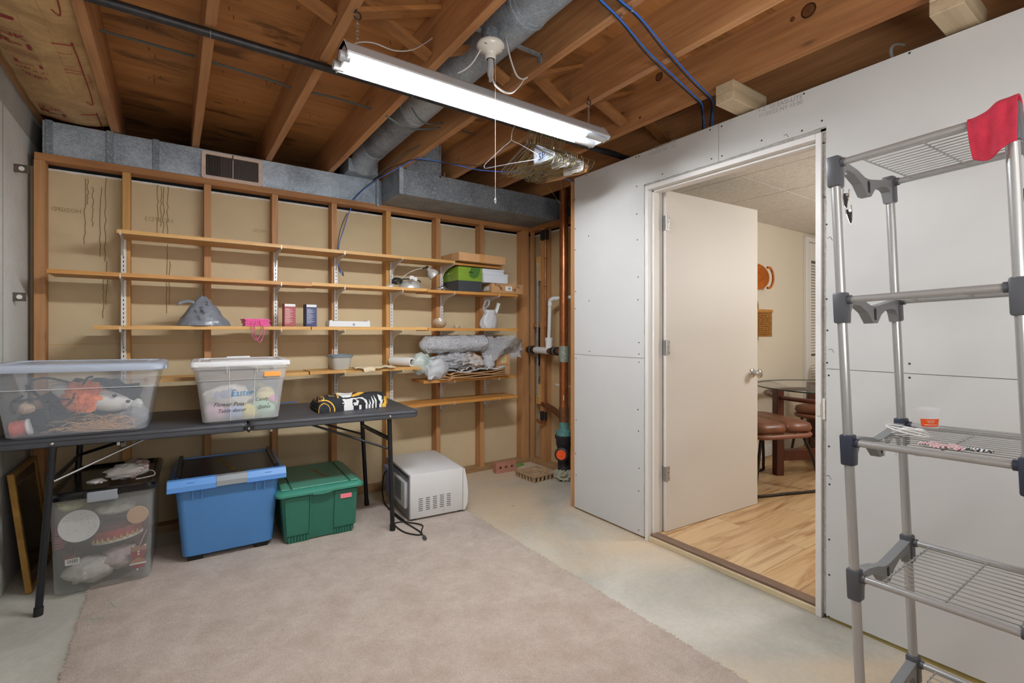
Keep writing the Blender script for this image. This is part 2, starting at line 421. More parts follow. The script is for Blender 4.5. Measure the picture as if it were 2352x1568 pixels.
# ------------------------------------------------------------------ back stud wall
wb = st(MB().box((XL, 3.715, 0.0), (2.87, 3.728, 2.135), 0).build('wall_back', GYPB, origin=(0, 3.7, 0)), 'open stud wall showing tan gypsum board backs')
lip = MB(); n = 160
lip.grid(lambda a, b: Vector((XL + .03 + a * 3.4, 3.7135, 2.135 - b * (0.012 + 0.006 * noise.noise(Vector((a * 60, 1, 0))) + 0.004 * noise.noise(Vector((a * 200, 5, 0)))))), n, 1)
lip.build('paper_edge', GYPW, wb, label='torn white paper edge along the top of the board')
JL = mat('board_joint', '#c9a873', 0.8)
MB().box((XL, 3.7135, 1.145), (2.80, 3.7152, 1.149)).build('board_joint', JL, wb)
MB().box((XL + .03, 3.62, 2.152), (2.83, 3.71, 2.192), 0.002).build('top_plate', W_PLX, wb)
MB().box((XL + .03, 3.62, 0.0), (2.74, 3.71, 0.04), 0.002).build('bottom_plate', W_BASE, wb)
SX = [(-0.594, 0.045), (-0.224, .038), (0.18, .038), (0.569, .038), (0.96, .038), (1.369, .038), (1.794, .038), (2.218, .038), (2.69, .075)]
for i, (x, wd) in enumerate(SX):
    m = W_STUDL if i in (1, 5) else W_STUD
    MB().box((x - wd / 2, 3.622, 0.04), (x + wd / 2, 3.712, 2.152), 0.0015).build('stud', m, wb)
# drip marks and faint stamps on the board backs
DRIP = mat('brown_drip_stain', '#9c7c50', 0.8)
rr = random.Random(5)
for (u, v0, v1) in ((196, 410, 560), (203, 410, 470), (214, 430, 520), (232, 430, 590), (243, 410, 600), (363, 425, 540), (371, 430, 520), (377, 430, 545), (386, 430, 540), (238, 640, 730), (246, 600, 700), (384, 560, 720), (390, 600, 700)):
    a = P(u, v0, Y=3.712); b = P(u - 2, v1, Y=3.712); pts = []
    for k in range(13): pts.append(a.lerp(b, k / 12) + Vector((rr.uniform(-.004, .004), 0, 0)))
    MB().tube(pts, 0.0016, 4).build('drip_stain', DRIP, wb)
STMP = mat('faint_board_stamp', '#9d8a66', 0.9)
for (s_, u, v, wd) in (('HO2GFD 2', 186, 490, .15), ('HO3FD3', 397, 513, .14), ('HO2D', 610, 535, .08)):
    o = P(u, v, Y=3.7125); text(s_, frame(o, (-1, 0, 0), (0, 0, 1)), wd, STMP, wb, 'stamp')

# ------------------------------------------------------------------ side stud wall at the plumbing corner
ws = st(MB().box((2.83, 2.5, 0.0), (2.843, 3.75, 2.135)).build('wall_corner', GYPB2, origin=(2.83, 3, 0)), 'short open stud wall behind the copper pipes')
MB().box((2.8285, 2.5, 2.122), (2.831, 3.7, 2.136)).build('paper_edge', GYPW, ws)
MB().box((2.8285, 2.9, 0.735), (2.831, 3.36, 0.75)).build('board_joint', GYPW, ws)
MB().box((2.74, 2.5, 2.152), (2.83, 3.62, 2.192), 0.002).build('top_plate', W_PLY, ws)
MB().box((2.74, 2.5, 0.0), (2.83, 3.62, 0.04), 0.002).build('bottom_plate', W_BASE, ws)
for (y0, y1, z0, z1, xb) in ((3.598, 3.618, 0.04, 2.152, 2.78), (3.412, 3.47, 0.04, 2.152, 2.828)):
    MB().box((2.742, y0, z0), (xb, y1, z1), 0.0015).build('stud', W_STUD, ws)
MB().box((2.742, 3.47, 1.26), (2.828, 3.575, 1.298), 0.0015).build('blocking', W_PLY, ws)
MB().box((2.776, 3.47, 0.78), (2.828, 3.575, 0.80), 0.001).build('blocking', W_PLY, ws)
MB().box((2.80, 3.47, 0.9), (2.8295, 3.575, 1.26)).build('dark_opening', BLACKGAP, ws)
MB().box((2.285, 2.505, 0.0), (2.375, 2.547, 2.27), 0.002).build('stud', W_STUD, ws, label='end stud beside the drywall edge')
p = P(1312, 600, X=2.60)
MB().box((2.60, 2.84, 0.0), (2.69, 2.875, 2.19), 0.002).build('stud', W_STUD, ws)

# ------------------------------------------------------------------ right wall: drywall panels
wr = S('wall_right', 'white drywall panels screwed to new framing')
ZS = 1.062; ZT = 2.275; YS = 1.413; YA, YBd = 0.918, 1.886; ZH = 2.078
def panel(poly):   # polygon in (y, z), thickness 12.7 mm behind X = XR
    m = Matrix(((0, 0, 1, XR), (1, 0, 0, 0), (0, 1, 0, 0), (0, 0, 0, 1)))
    return MB().prism(poly, 0.0127, M=m).build('drywall_panel', DRY, wr)
g = 0.0012
rr = random.Random(9)
def rag(a, b, n, amp):   # ragged cut edge from a to b
    out = []
    for k in range(1, n):
        t = k / n; out.append((a[0] + (b[0] - a[0]) * t + rr.uniform(-amp, amp), a[1] + (b[1] - a[1]) * t + rr.uniform(-amp, amp)))
    return out
panel([(YS + g, ZT), (2.49, ZT), (2.49, ZS + g), (YBd, ZS + g)] + rag((YBd, ZS), (YBd, ZH + .006), 26, .002) + [(YBd, ZH + .006)] + rag((YBd, ZH + .006), (YS + g, ZH + .004), 16, .0018) + [(YS + g, ZH + .004)])
panel([(YS - g, ZT), (YS - g, ZH + .004)] + rag((YS, ZH + .004), (YA, ZH + .012), 16, .002) + [(YA, ZH + .012)] + rag((YA, ZH), (YA, ZS + g), 26, .002) + [(YA, ZS + g), (-1.1, ZS + g), (-1.1, ZT)])
panel([(2.49, ZS - g), (2.49, 0.012), (YBd, 0.012)] + rag((YBd, 0.012), (YBd, ZS - g), 26, .002) + [(YBd, ZS - g)])
panel([(YA, ZS - g), (YA, 0.016)] + [(-1.1, 0.05), (-1.1, ZS - g)])
for (a, b) in ((-3.05, -1.105),):
    MB().box((XR, a, 0.03), (XR + .0127, b, ZT)).build('drywall_panel', DRY, wr)
MB().box((2.2835, -3.05, 0.04), (2.372, YA + 0.005, ZT)).build('framing', W_BLK, wr)
MB().box((2.2835, 1.895, 0.04), (2.372, 2.49, ZT)).build('framing', W_BLK, wr)
MB().box((2.2835, YA, ZH + .02), (2.372, 1.895, ZT)).build('framing', W_BLK, wr)
MB().box((2.279, -3.05, 0.0), (2.372, YA, 0.04)).build('bottom_plate', mat('yellow_sill_plate', '#9b8b55', 0.7, var=0.15), wr, label='yellowish sill plate showing below the drywall')
MB().box((2.279, 1.895, 0.0), (2.372, 2.5, 0.04)).build('bottom_plate', W_BASE, wr)
MB().box((2.372, -1.3, 0.0), (2.386, YA + .02, 2.25)).build('inner_drywall', DRY, wr)
MB().box((2.372, 1.87, 0.0), (2.386, 2.42, 2.25)).build('inner_drywall', DRY, wr)
MB().box((2.372, YA, 2.07), (2.386, 1.9, 2.25)).build('inner_drywall', DRY, wr)
MB().box((2.274, YA - .002, 0.02), (2.283, YA + .022, 2.085)).build('shim_gap', DRYG, wr, label='dark rough gap beside the door jamb')
MB().box((2.274, YA, 2.074), (2.283, 1.888, 2.09)).build('shim_gap', DRYG, wr)
MB().box((2.274, 1.88, 0.02), (2.283, 1.892, 2.085)).build('shim_gap', DRYG, wr)
MB().box((2.268, YA + .004, .845), (2.276, YA + .02, .935), .001).build('shim', GYPW, wr)
SCR = mat('drywall_screw', '#3b3b3b', 0.5, 0.6)
z3 = lambda q: (1300 + q[0] / 3.015, 280 + q[1] / 3.015)
z4 = lambda q: (1300 + q[0] / 2.239, 760 + q[1] / 2.239)
scr = [z3(q) for q in ((55, 410), (140, 370), (485, 243), (505, 237), (998, 55), (1078, 30), (1008, 255), (1080, 235), (1355, 128), (1785, 145), (668, 360), (490, 447), (490, 638), (495, 816), (60, 538), (65, 740), (63, 886), (158, 790), (500, 1073), (498, 1231), (160, 1238), (67, 1174), (65, 1293), (1790, 520), (1805, 710), (1805, 1226), (1810, 1443), (505, 1527))]
scr += [z4(q) for q in ((120, 104), (375, 118), (52, 140), (375, 160), (370, 404), (373, 514), (52, 458), (376, 705), (50, 630), (374, 822), (52, 740), (374, 1023), (1343, 163), (1351, 228), (1352, 593), (1355, 788), (1354, 1072), (1354, 1253), (1352, 1468))]
scr += [(2089, 121.8), (1846.6, 215), (1888, 277), (2098, 1496), (1842, 300), (2089, 835), (2089, 867)]
mb = MB()
for (u, v) in scr:
    q = P(u, v, X=XR); mb.lathe([(0.0042, 0), (0.0036, 0.0012), (0.001, 0.0006)], 8, M=TR(q.x - .0002, q.y, q.z) @ RY(-PI / 2))
mb.build('screws', SCR, wr, kind='stuff', label='dark drywall screw heads')
for (s_, u, v, u2, v2) in (('1-2  GI EASI-LITE', 1744, 258, 1843, 226), ('11/20/22 NY 11:00', 1745, 270, 1843, 238), ('1-2  GI EASI-LITE', 1489, 349, 1553, 327), ('11/20/22 NY 12:5', 1491, 358, 1553, 337)):
    a = P(u, v, X=XR); b = P(u2, v2, X=XR); a.x = b.x = XR - .0008
    text(s_, frame(a, b - a, (0, 0, 1)), (b - a).length, INKG, wr, 'printed_code')
# small pencil marks and scuffs
for (u, v, s_) in ((1900, 547, 1), (1903, 803, 1), (1897, 1092, 1), (1800, 312, 1)):
    a = P(u, v, X=XR - .001); MB().tube([a, a + Vector((0, -.012, .004)), a + Vector((0, -.02, -.012))], 0.0008, 4).build('scuff', SCR, wr)

# ------------------------------------------------------------------ door frame, door, hinges, knob
jf = S('trim_3', 'white painted door jamb and stop')
MB().box((2.262, 1.852, 0.0), (2.392, 1.876, 2.07), 0.0015).build('jamb', WHITE, jf)
MB().box((2.262, 0.934, 0.0), (2.392, 0.957, 2.07), 0.0015).build('jamb', WHITE, jf)
MB().box((2.262, 0.957, 2.045), (2.392, 1.852, 2.070), 0.0015).build('head_jamb', WHITE, jf)
MB().box((2.300, 1.840, 0.03), (2.345, 1.852, 2.045), 0.002).build('stop', WHITE, jf)
MB().box((2.300, 0.957, 0.03), (2.345, 0.968, 2.045), 0.002).build('stop', WHITE, jf)
MB().box((2.300, 0.957, 2.033), (2.345, 1.852, 2.045), 0.002).build('stop', WHITE, jf)
MB().box((2.258, 0.936, .86), (2.262, .952, .915), 0.0005).build('shim', GYPW, jf)
dn = Vector((2.395, 1.827, 0)); df = Vector((3.305, 1.765, 0)); dd = (df - dn).normalized(); ang = math.atan2(dd.y, dd.x)
DM = TR(dn.x, dn.y, 0.032) @ RZ(ang)
dr = st(MB().box((0, 0, 0), (0.912, 0.035, 2.026), 0.0015).build('door_1', DOORM, origin=DM, local=True), 'plain off-white slab door standing open into the next room')
for zz in (1.839, 1.098, 0.349):
    h = MB(); h.box((-.003, 0.002, zz - .0505), (0.0005, 0.034, zz + .038), 0.001)
    h.box((0.0, -.0018, zz - .0505), (.030, 0.0003, zz + .038), 0.0006)
    h.box((-.045, 0.0352, zz - .0505), (-.008, 0.0375, zz + .038), 0.0006)
    h.tube([(-.004, -.006, zz - .053), (-.004, -.006, zz + .041)], .0062, 10)
    hh = h.build('hinge', STEEL, dr, smooth=40, local=True)
    s_ = MB()
    for k in (-.035, 0, .025): s_.lathe([(.0035, 0), (.002, .001)], 8, M=TR(.017 + (.006 if k else 0), -.0018, zz + k) @ RX(PI / 2))
    s_.build('hinge_screws', SCR, hh, kind='stuff', local=True)
k = MB(); M_ = TR(0.845, 0, 0.905) @ RX(PI / 2)
k.lathe([(.033, 0), (.033, .004), (.028, .009), (.014, .012), (.012, .03), (.014, .034), (.026, .042), (.029, .052), (.027, .062), (.016, .068), (.001, .069)], 28, M=M_)
k.build('door_knob', CHROME, dr, smooth=50, local=True)
k = MB(); M_ = TR(0.845, 0.035, 0.905) @ RX(-PI / 2)
k.lathe([(.033, 0), (.033, .004), (.014, .012), (.012, .03), (.026, .042), (.029, .052), (.016, .068), (.001, .069)], 24, M=M_)
k.build('door_knob', CHROME, dr, smooth=50, local=True)

# ------------------------------------------------------------------ next room shell
st(MB().box((2.386, 2.40, 0.0), (6.4, 2.45, 2.26)).build('wall_next_back', BEIGE), 'beige painted wall of the next room')
st(MB().box((6.38, -1.3, 0.0), (6.5, 2.45, 2.26)).build('wall_next_right', BEIGE), 'beige side wall of the next room')
st(MB().box((2.386, -1.42, 0.0), (6.4, -1.3, 2.26)).build('wall_next_front', BEIGE), 'beige wall of the next room out of view')
bb = MB(); bb.box((2.39, 2.384, 0.03), (5.38, 2.40, 0.125), 0.003); bb.box((2.39, 2.389, 0.125), (5.38, 2.40, 0.14), 0.003)
st(bb.build('baseboard_back', WHITE), 'white baseboard of the next room')
def tile_mat():
    t = NT('ceiling_tile'); co = t.coords(True); n = t.noise(co, 130, 3); n2 = t.noise(co, 30, 3)
    c = t.mix(1.0, t.ramp(n2, [(0.3, lin('#cfcac2')), (0.7, lin('#dcd8d0'))]), t.ramp(n, [(0.30, G(0.45)), (0.40, G(1))]), 'MULTIPLY')
    t.ln(c, t.b.inputs['Base Color']); t.b.inputs['Roughness'].default_value = 0.9; t.bump(n, 0.4, 0.003); return t.m
TILE = tile_mat()
cn = st(MB().box((2.386, -1.3, 2.262), (6.4, 2.42, 2.29)).build('ceiling', BLACKGAP, origin=(2.39, -1.3, 2.25)), 'tiled ceiling of the next room')
y = 1.75 - 1.2 * 3
yy0 = [1.75 - 1.2 * 3 + 1.2 * i for i in range(5)]
xs = [2.386, 3.09, 3.68, 4.28, 4.88, 5.48, 6.08, 6.4]
for i in range(len(xs) - 1):
    for j in range(len(yy0) - 1):
        a0, a1 = max(yy0[j], -1.3), min(yy0[j + 1], 2.40)
        if a1 - a0 > .05: MB().box((xs[i] + .003, a0 + .003, 2.25), (xs[i + 1] - .003, a1 - .003, 2.262), 0.0015).build('ceiling_tile', TILE, cn)
# louvered closet door
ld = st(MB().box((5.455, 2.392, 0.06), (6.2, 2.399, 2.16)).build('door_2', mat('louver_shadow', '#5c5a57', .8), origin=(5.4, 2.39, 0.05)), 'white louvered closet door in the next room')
MB().box((5.395, 2.365, 0.03), (5.45, 2.40, 2.21), 0.003).build('casing', WHITE, ld)
MB().box((5.45, 2.365, 2.16), (6.25, 2.40, 2.21), 0.003).build('casing', WHITE, ld)
MB().box((5.452, 2.375, 0.05), (5.52, 2.399, 2.155), 0.002).build('stile', WHITE, ld)
MB().box((5.52, 2.375, 1.97), (6.2, 2.399, 2.155), 0.002).build('rail', WHITE, ld)
MB().box((5.52, 2.375, 0.86), (6.2, 2.399, 0.96), 0.002).build('rail', WHITE, ld)
MB().box((5.52, 2.375, 0.05), (6.2, 2.399, 0.16), 0.002).build('rail', WHITE, ld)
mb = MB().cbox((0, 0, 0), (0.68, 0.004, 0.0265), M=RX(math.radians(-24)))
s0 = None
zz = 0.18
while zz < 1.95:
    if not (0.85 < zz < 0.97):
        if s0 is None:
            s0 = MB().add(mb.V, mb.F, 0, TR(5.86, 2.386, zz)).build('slat', WHITE, ld)
            z00 = zz
        else:
            s1 = s0.copy(); C.objects.link(s1); s1.location = (0, 0, zz - z00); WM[s1.name] = WM[s0.name]
    zz += 0.0302

# ------------------------------------------------------------------ ceiling of the basement room
ce = st(MB().box((-1.2, -3.2, 2.612), (3.3, 4.75, 2.632)).build('ceiling', W_SUB, origin=(0, 0, 2.612)), 'bare plywood subfloor over wooden joists')
MB().box((3.3, -3.2, 2.612), (6.5, 4.75, 2.632)).build('subfloor', W_SUB, ce)
MB().box((6.5, -3.2, 2.25), (6.6, 4.75, 2.65)).build('rim', BLACKGAP, ce)
JXs = [-0.276, 0.117, 0.531, 0.94, 1.338, 1.738, 2.163, 2.58, 2.99]
for i, x in enumerate(JXs):
    MB().box((x - .019, -3.1, 2.38), (x + .019, 4.6, 2.612), 0.0015).build('joist', W_JX, ce)
MB().box((XL - .15, -3.1, 2.50), (-0.605, 4.6, 2.612), 0.002).build('sill', W_JX, ce)
MB().box((-0.655, -3.1, 2.418), (-0.604, 4.6, 2.50), 0.002).build('sill', W_JX, ce)
KN1 = mat('knot_heart', '#6f4526', .6, var=.3, vs=60); KN2 = mat('knot_ring', '#3a2114', .6)
for (u, v, xx, r_) in ((1857, 24, 2.144, .030), (1820, 44, 2.144, .010), (1514, 176, 2.144, .024), (1262, 60, 1.719, .010), (1470, 270, 2.144, .008)):
    q = P(u, v, X=xx); mb = MB(); mb.lathe([(r_, 0), (r_ * .98, .0012)], 22, M=TR(xx + .0004, q.y, q.z) @ RY(-PI / 2)); kn = mb.build('knot', KN2, ce)
    MB().lathe([(r_ * .80, 0), (r_ * .78, .0016)], 22, M=TR(xx + .0004, q.y, q.z) @ RY(-PI / 2)).build('knot_heart', KN1, kn)
rb = random.Random(4)
for rowY in (1.90, -0.9):
    for a, b in zip(JXs[:-1], JXs[1:]):
        if a < -.2: continue
        for s_, yo in ((1, -.035), (-1, .035)):
            p0 = Vector((a + .019, rowY + yo + rb.uniform(-.02, .02), 2.42 if s_ > 0 else 2.58)); p1 = Vector((b - .019, rowY + yo + rb.uniform(-.02, .02), 2.58 if s_ > 0 else 2.42))
            d = p1 - p0; L = d.length
            MB().cbox((L / 2, 0, 0), (L - .003, .064, .018), 0.001, M=frame(p0, d, (0, 1, 0))).build('bridging', W_BR, ce)
rn = random.Random(17); mb = MB()
for k in range(170):
    x = rn.choice([-.08, .2, .33, .45, .62, .74, .86, 1.0, 1.25, 1.45, 1.6, 1.85, 2.0]) + rn.uniform(-.03, .03); y = rn.choice([.6, 1.0, 1.2, 1.6, 1.85, 2.2, 2.42, 2.8, 3.0, 3.3]) + rn.uniform(-.05, .05)
    mb.tube([(x, y, 2.613), (x + rn.uniform(-.004, .004), y + rn.uniform(-.004, .004), 2.613 - rn.uniform(.010, .024))], .0011, 4)
mb.build('protruding_nails', mat('dark_nail', '#3a2c24', .6, .4), ce, kind='stuff')
# kraft-faced insulation in the first bay
def kraft():
    t = NT('kraft_paper'); co = t.coords(False); n = t.noise(co, 3.5, 6, 1.0, 0.65); n2 = t.noise(co, 60, 3)
    t.ln(t.mix(0.25, t.ramp(n, [(0.3, lin('#9d7c50')), (0.65, lin('#c9a672'))]), t.ramp(n2, [(0.3, G(.8)), (.6, G(1))]), 'MULTIPLY'), t.b.inputs['Base Color'])
    t.b.inputs['Roughness'].default_value = 0.55; t.bump(n, 0.8, 0.02); return t.m
KRAFT = kraft()
def iz(x, y):
    s_ = (x + .60) / .31
    z = 2.405 - 0.022 * math.sin(PI * max(0, min(1, s_))) + 0.010 * noise.noise(Vector((x * 6, y * 4, 1))) + 0.005 * noise.noise(Vector((x * 16 + y * 5, y * 9, 4)))
    if y > 3.45: z += (y - 3.45) * .05
    return z
ins = MB(); ins.grid(lambda a, b: Vector((-.60 + a * .308, -3.0 + b * 6.66, iz(-.60 + a * .308, -3.0 + b * 6.66))), 26, 330)
io = ins.build('insulation_batt', KRAFT, None, smooth=60, origin=(-.45, 0, 2.4), solid=0.003)
tag(io, 'kraft paper faced insulation batt with red print, between the first joist and the concrete wall', 'insulation')
tp = MB(); tp.grid(lambda a, b: Vector((-.470 + a * .075 + .008 * noise.noise(Vector((b * 9, 0, 0))), 1.2 + b * 2.0, iz(-.47 + a * .075, 1.2 + b * 2.0) - .004)), 4, 90)
tp.build('paper_flap', KRAFT, io, label='overlapping strip of kraft paper')
RED = mat('dark_red_print', '#8e1b25', 0.6)
onI = lambda v: Vector((v.x, v.y, iz(v.x, v.y) - .0065))
def itext(s_, x, y, wd, h=None, bold=0.0): text(s_, frame((x, y, 2.4), (1, 0, 0), (0, -1, 0)), wd, RED, io, 'printed_lettering', fn=onI, height=h, bold=bold)
for y0 in (0.9, 1.75, 2.62, 3.4):
    itext('OTOUCH', -.585, y0 + .02, .10, .016); itext('INK', -.57, y0 + .075, .095, .035, .01); itext('R-1', -.575, y0 + .15, .10, .045, .03)
    for k in range(5): scribble(io, frame((-.58, y0 + .19 + k * .016, 2.4), (1, 0, 0), (0, -1, 0)), .115, .008, 26, RED, .0005, k, onI)
    itext('L-1', -.56, y0 + .33, .09, .03, .02); scribble(io, frame((-.565, y0 + .38, 2.4), (1, 0, 0), (0, -1, 0)), .11, .018, 9, RED, .0016, 9, onI)
    itext('"INK"', -.56, y0 + .44, .09, .028, .012)
    itext('TION', -.393, y0 + .12, .045, .014, .01)
    for k in range(3): scribble(io, frame((-.385, y0 + .24 + k * .014, 2.4), (1, 0, 0), (0, -1, 0)), .03, .008, 8, RED, .0005, k + 3, onI)
    pts = [(-.40, y0 + .03), (-.345, y0 + .035), (-.335, y0 + .06), (-.335, y0 + .62), (-.36, y0 + .63)]
    MB().tube([onI(Vector((a, b, 0))) for a, b in smoothpath([Vector((q[0], q[1], 0)) for q in pts], 8) for a, b in [(a, b)]] if False else [onI(Vector(q)) for q in smoothpath([(q[0], q[1], 0) for q in pts], 10)], .0022, 4).build('printed_line', RED, io)
    text('AAYSF4FD-2 2012', frame((-.322, y0 + .3, 2.4), (0, 1, 0), (1, 0, 0)), .17, RED, io, 'printed_lettering', fn=onI, height=.012)
    for (yy, w2) in ((.28, .06), (.31, .06)):
        MB().tube([onI(Vector((-.395 + q * w2 / 6, y0 + yy, 0))) for q in range(7)], .0012, 4).build('printed_line', RED, io)
lg = MB(); lg.prism([(0, 0), (.075, .01), (.06, .055), (.0, .05)], .001, M=frame((-.44, .87, iz(-.44, .9) - .009), (1, 0, 0), (0, 1, 0))); lg.build('printed_block', RED, io)
MB().prism([(0, 0), (.1, 0), (.1, .02), (0, .02)], .001, M=frame((-.585, 2.52, iz(-.55, 2.52) - .012), (1, 0.1, 0), (0, 1, 0))).build('printed_block', RED, io)

# doubled 2x4 blocks over the drywall
for (x0, x1, y0, y1) in ((2.105, 2.40, 1.235, 1.325), (2.105, 2.40, 0.445, 0.535)):
    b_ = T('lumber_block', 'doubled pale 2x4 blocks above the drywall, ' + ('over the doorway' if y0 > 1 else 'at the top right'), 'wood block', (2.2, (y0 + y1) / 2, 2.29), 0, 'lumber blocks above the drywall')
    MB().box((x0, y0, 2.288), (x1, y1, 2.334), 0.002).build('board', W_BLK, b_)
    MB().box((x0, y0 + .001, 2.335), (x1, y1, 2.379), 0.002).build('board', W_BLK, b_)
pp = MB().tube([(2.33, .15, 2.36), (2.33, .30, 2.345)], .045, 20).tube([(2.33, .30, 2.345), (2.33, .33, 2.343)], .05, 20)
tag(pp.build('drain_pipe', WHITE, None, smooth=40), 'short white plastic pipe above the drywall at the top right corner', 'pipe')
hk = MB().tube(smoothpath([P(2056, 150, X=2.31), P(2047, 122, X=2.31), P(2050, 106, X=2.31), P(2062, 101, X=2.32), P(2078, 103, X=2.34)], 5), .006, 6, r2=.003)
tag(hk.build('cable_loop', mat('grey_cable', '#7d7d7c', .5), None, smooth=50), 'grey cable loop poking up behind the drywall top edge', 'cable')
# ------------------------------------------------------------------ ducts
TRW = T('trunk_duct', 'long flat galvanized trunk duct above the stud wall with a tan vent grille', 'duct', (0.4, 3.75, 2.15))
MB().box((-0.585, 3.635, 2.165), (1.275, 3.96, 2.377), 0.003).build('duct_body', GALV, TRW)
for u in (112, 252, 358):
    q = P(u, 330, Y=3.63); MB().box((q.x - .016, 3.628, 2.185), (q.x + .016, 3.66, 2.381), 0.002).build('drive_cleat', GALV2, TRW)
MB().box((1.268, 3.60, 2.17), (1.285, 3.66, 2.383), 0.001).build('drive_cleat', GALV, TRW)
TAN = mat('tan_grille_enamel', '#cbb5a5', 0.5, var=0.08, vs=30)
GRD = mat('dusty_grille_shadow', '#1d1715', 0.8)
GRB = mat('dark_bronze_grille', '#5b4f4a', 0.5, 0.3)
vg = MB(); gx0, gx1, gz0, gz1 = .146, .492, 2.188, 2.366
outer = [(x, y) for x, y, _ in rrect(gx0, gx1, gz0, gz1, .018, 0, 5)]; inner = [(x, y) for x, y, _ in rrect(gx0 + .024, gx1 - .024, gz0 + .024, gz1 - .022, .006, 0, 5)]
nn = len(outer); vs = [(x, 3.628, z) for x, z in outer] + [(x, 3.618, z) for x, z in [((a[0] * .93 + b[0] * .07), (a[1] * .93 + b[1] * .07)) for a, b in zip(outer, inner)]] + [(x, 3.619, z) for x, z in inner] + [(x, 3.632, z) for x, z in inner]
fs = []
for L in range(3):
    for k in range(nn): fs.append((L * nn + k, L * nn + (k + 1) % nn, (L + 1) * nn + (k + 1) % nn, (L + 1) * nn + k))
vgo = MB().add(vs, fs).build('vent_grille', TAN, TRW, smooth=30, label='tan painted vent grille frame')
MB().box((gx0 + .024, 3.631, gz0 + .02), (gx1 - .024, 3.634, gz1 - .02)).build('grille_backing', GRD, vgo)
mb = MB()
nb = 34
for k in range(nb):
    x = gx0 + .028 + (gx1 - gx0 - .056) * (k + .5) / nb; mb.box((x - .0016, 3.6225, gz0 + .024), (x + .0016, 3.627, gz1 - .022))
mb.build('grille_bars', GRB, vgo, kind='stuff')
mb = MB()
for k in range(15):
    z = gz0 + .03 + (gz1 - gz0 - .056) * k / 14; mb.box((gx0 + .105, 3.6268, z - .0018), (gx1 - .024, 3.6292, z + .0018))
mb.build('cross_bars', GRB, vgo, kind='stuff')
xm = (gx0 + gx1) / 2
MB().box((xm - .004, 3.617, gz0 + .024), (xm + .004, 3.627, gz1 - .022), .001).build('center_bar', mat('grey_bar', '#8c8582', .5), vgo)
MB().box((xm - .003, 3.612, gz1 - .035), (xm + .003, 3.620, gz1 - .004), .001).build('damper_lever', mat('rusty_lever', '#5f4336', .7), vgo)

PB = T('plenum_duct', 'large boxy galvanized duct hanging in the corner, protruding over the stud wall', 'duct', (2.0, 3.4, 2.19))
MB().box((1.309, 3.25, 2.193), (3.0, 3.62, 2.375), 0.002).build('duct_body', GALV2, PB)
MB().box((1.285, 3.62, 2.193), (3.0, 3.9, 2.375), 0.002).build('duct_back', GALV2, PB)
MB().box((1.305, 3.245, 2.193), (1.335, 3.252, 2.385), 0.001).build('corner_seam', GALV, PB)
MB().box((1.362, 3.256, 2.376), (1.632, 3.60, 2.605), 0.002).build('riser', GALV2, PB, label='square riser going up between the joists')
MB().box((1.618, 3.25, 2.36), (1.634, 3.262, 2.605), 0.001).build('riser_seam', GALV2, PB)
s_ = MB().tube(smoothpath([(1.655, 3.24, 2.40), (1.655, 3.238, 2.37), (1.67, 3.236, 2.345), (1.69, 3.238, 2.35)], 4), .006, 6); s_.build('strap_hanger', STEEL, PB)

RD = T('round_duct', 'round galvanized duct running between the joists above the shop light', 'duct', (1.14, 1.0, 2.4))
r0 = .088
def ring_tube(y0, y1, r): return MB().tube([(1.145, y0, 2.502), (1.145, y1, 2.502)], r, 40)
ring_tube(-3.0, 1.55, r0).build('pipe_section', GALV, RD, smooth=40)
ring_tube(1.50, 2.62, r0 + .002).build('pipe_section', GALV, RD, smooth=40)
ring_tube(2.60, 3.30, r0 + .0).build('pipe_section', GALV2, RD, smooth=40)
for y in (1.53, 2.61): ring_tube(y - .008, y + .008, r0 + .005).build('crimp_ring', GALV, RD, smooth=40)
el = [(1.145, 3.28, 2.502), (1.145, 3.40, 2.50), (1.145, 3.50, 2.478), (1.145, 3.57, 2.43)]
MB().tube(smoothpath(el, 6), r0 + .002, 32).build('elbow', GALV, RD, smooth=40)
MB().box((1.03, 3.52, 2.375), (1.25, 3.74, 2.47), .004).build('boot', GALV2, RD)

# ------------------------------------------------------------------ black iron pipe and hangers
BP = T('iron_pipe', 'long black iron pipe strapped below the joists, used as a clothes rod', 'pipe', (1.0, 2.18, 2.34))
BPM = mat('black_iron', '#3a3a3c', 0.45, 0.6, var=0.25, vs=25)
MB().tube([(-.60, 2.18, 2.361), (2.95, 2.18, 2.361)], .0168, 16).build('pipe_body', BPM, BP, smooth=50)
for x in (0.117, 0.94, 1.738): MB().tube([(x, 2.18 + .0175 * math.cos(a), 2.361 + .0175 * math.sin(a)) for a in [PI + PI * k / 8 for k in range(9)]], .003, 6, r2=.0015).build('strap', GALV2, BP)

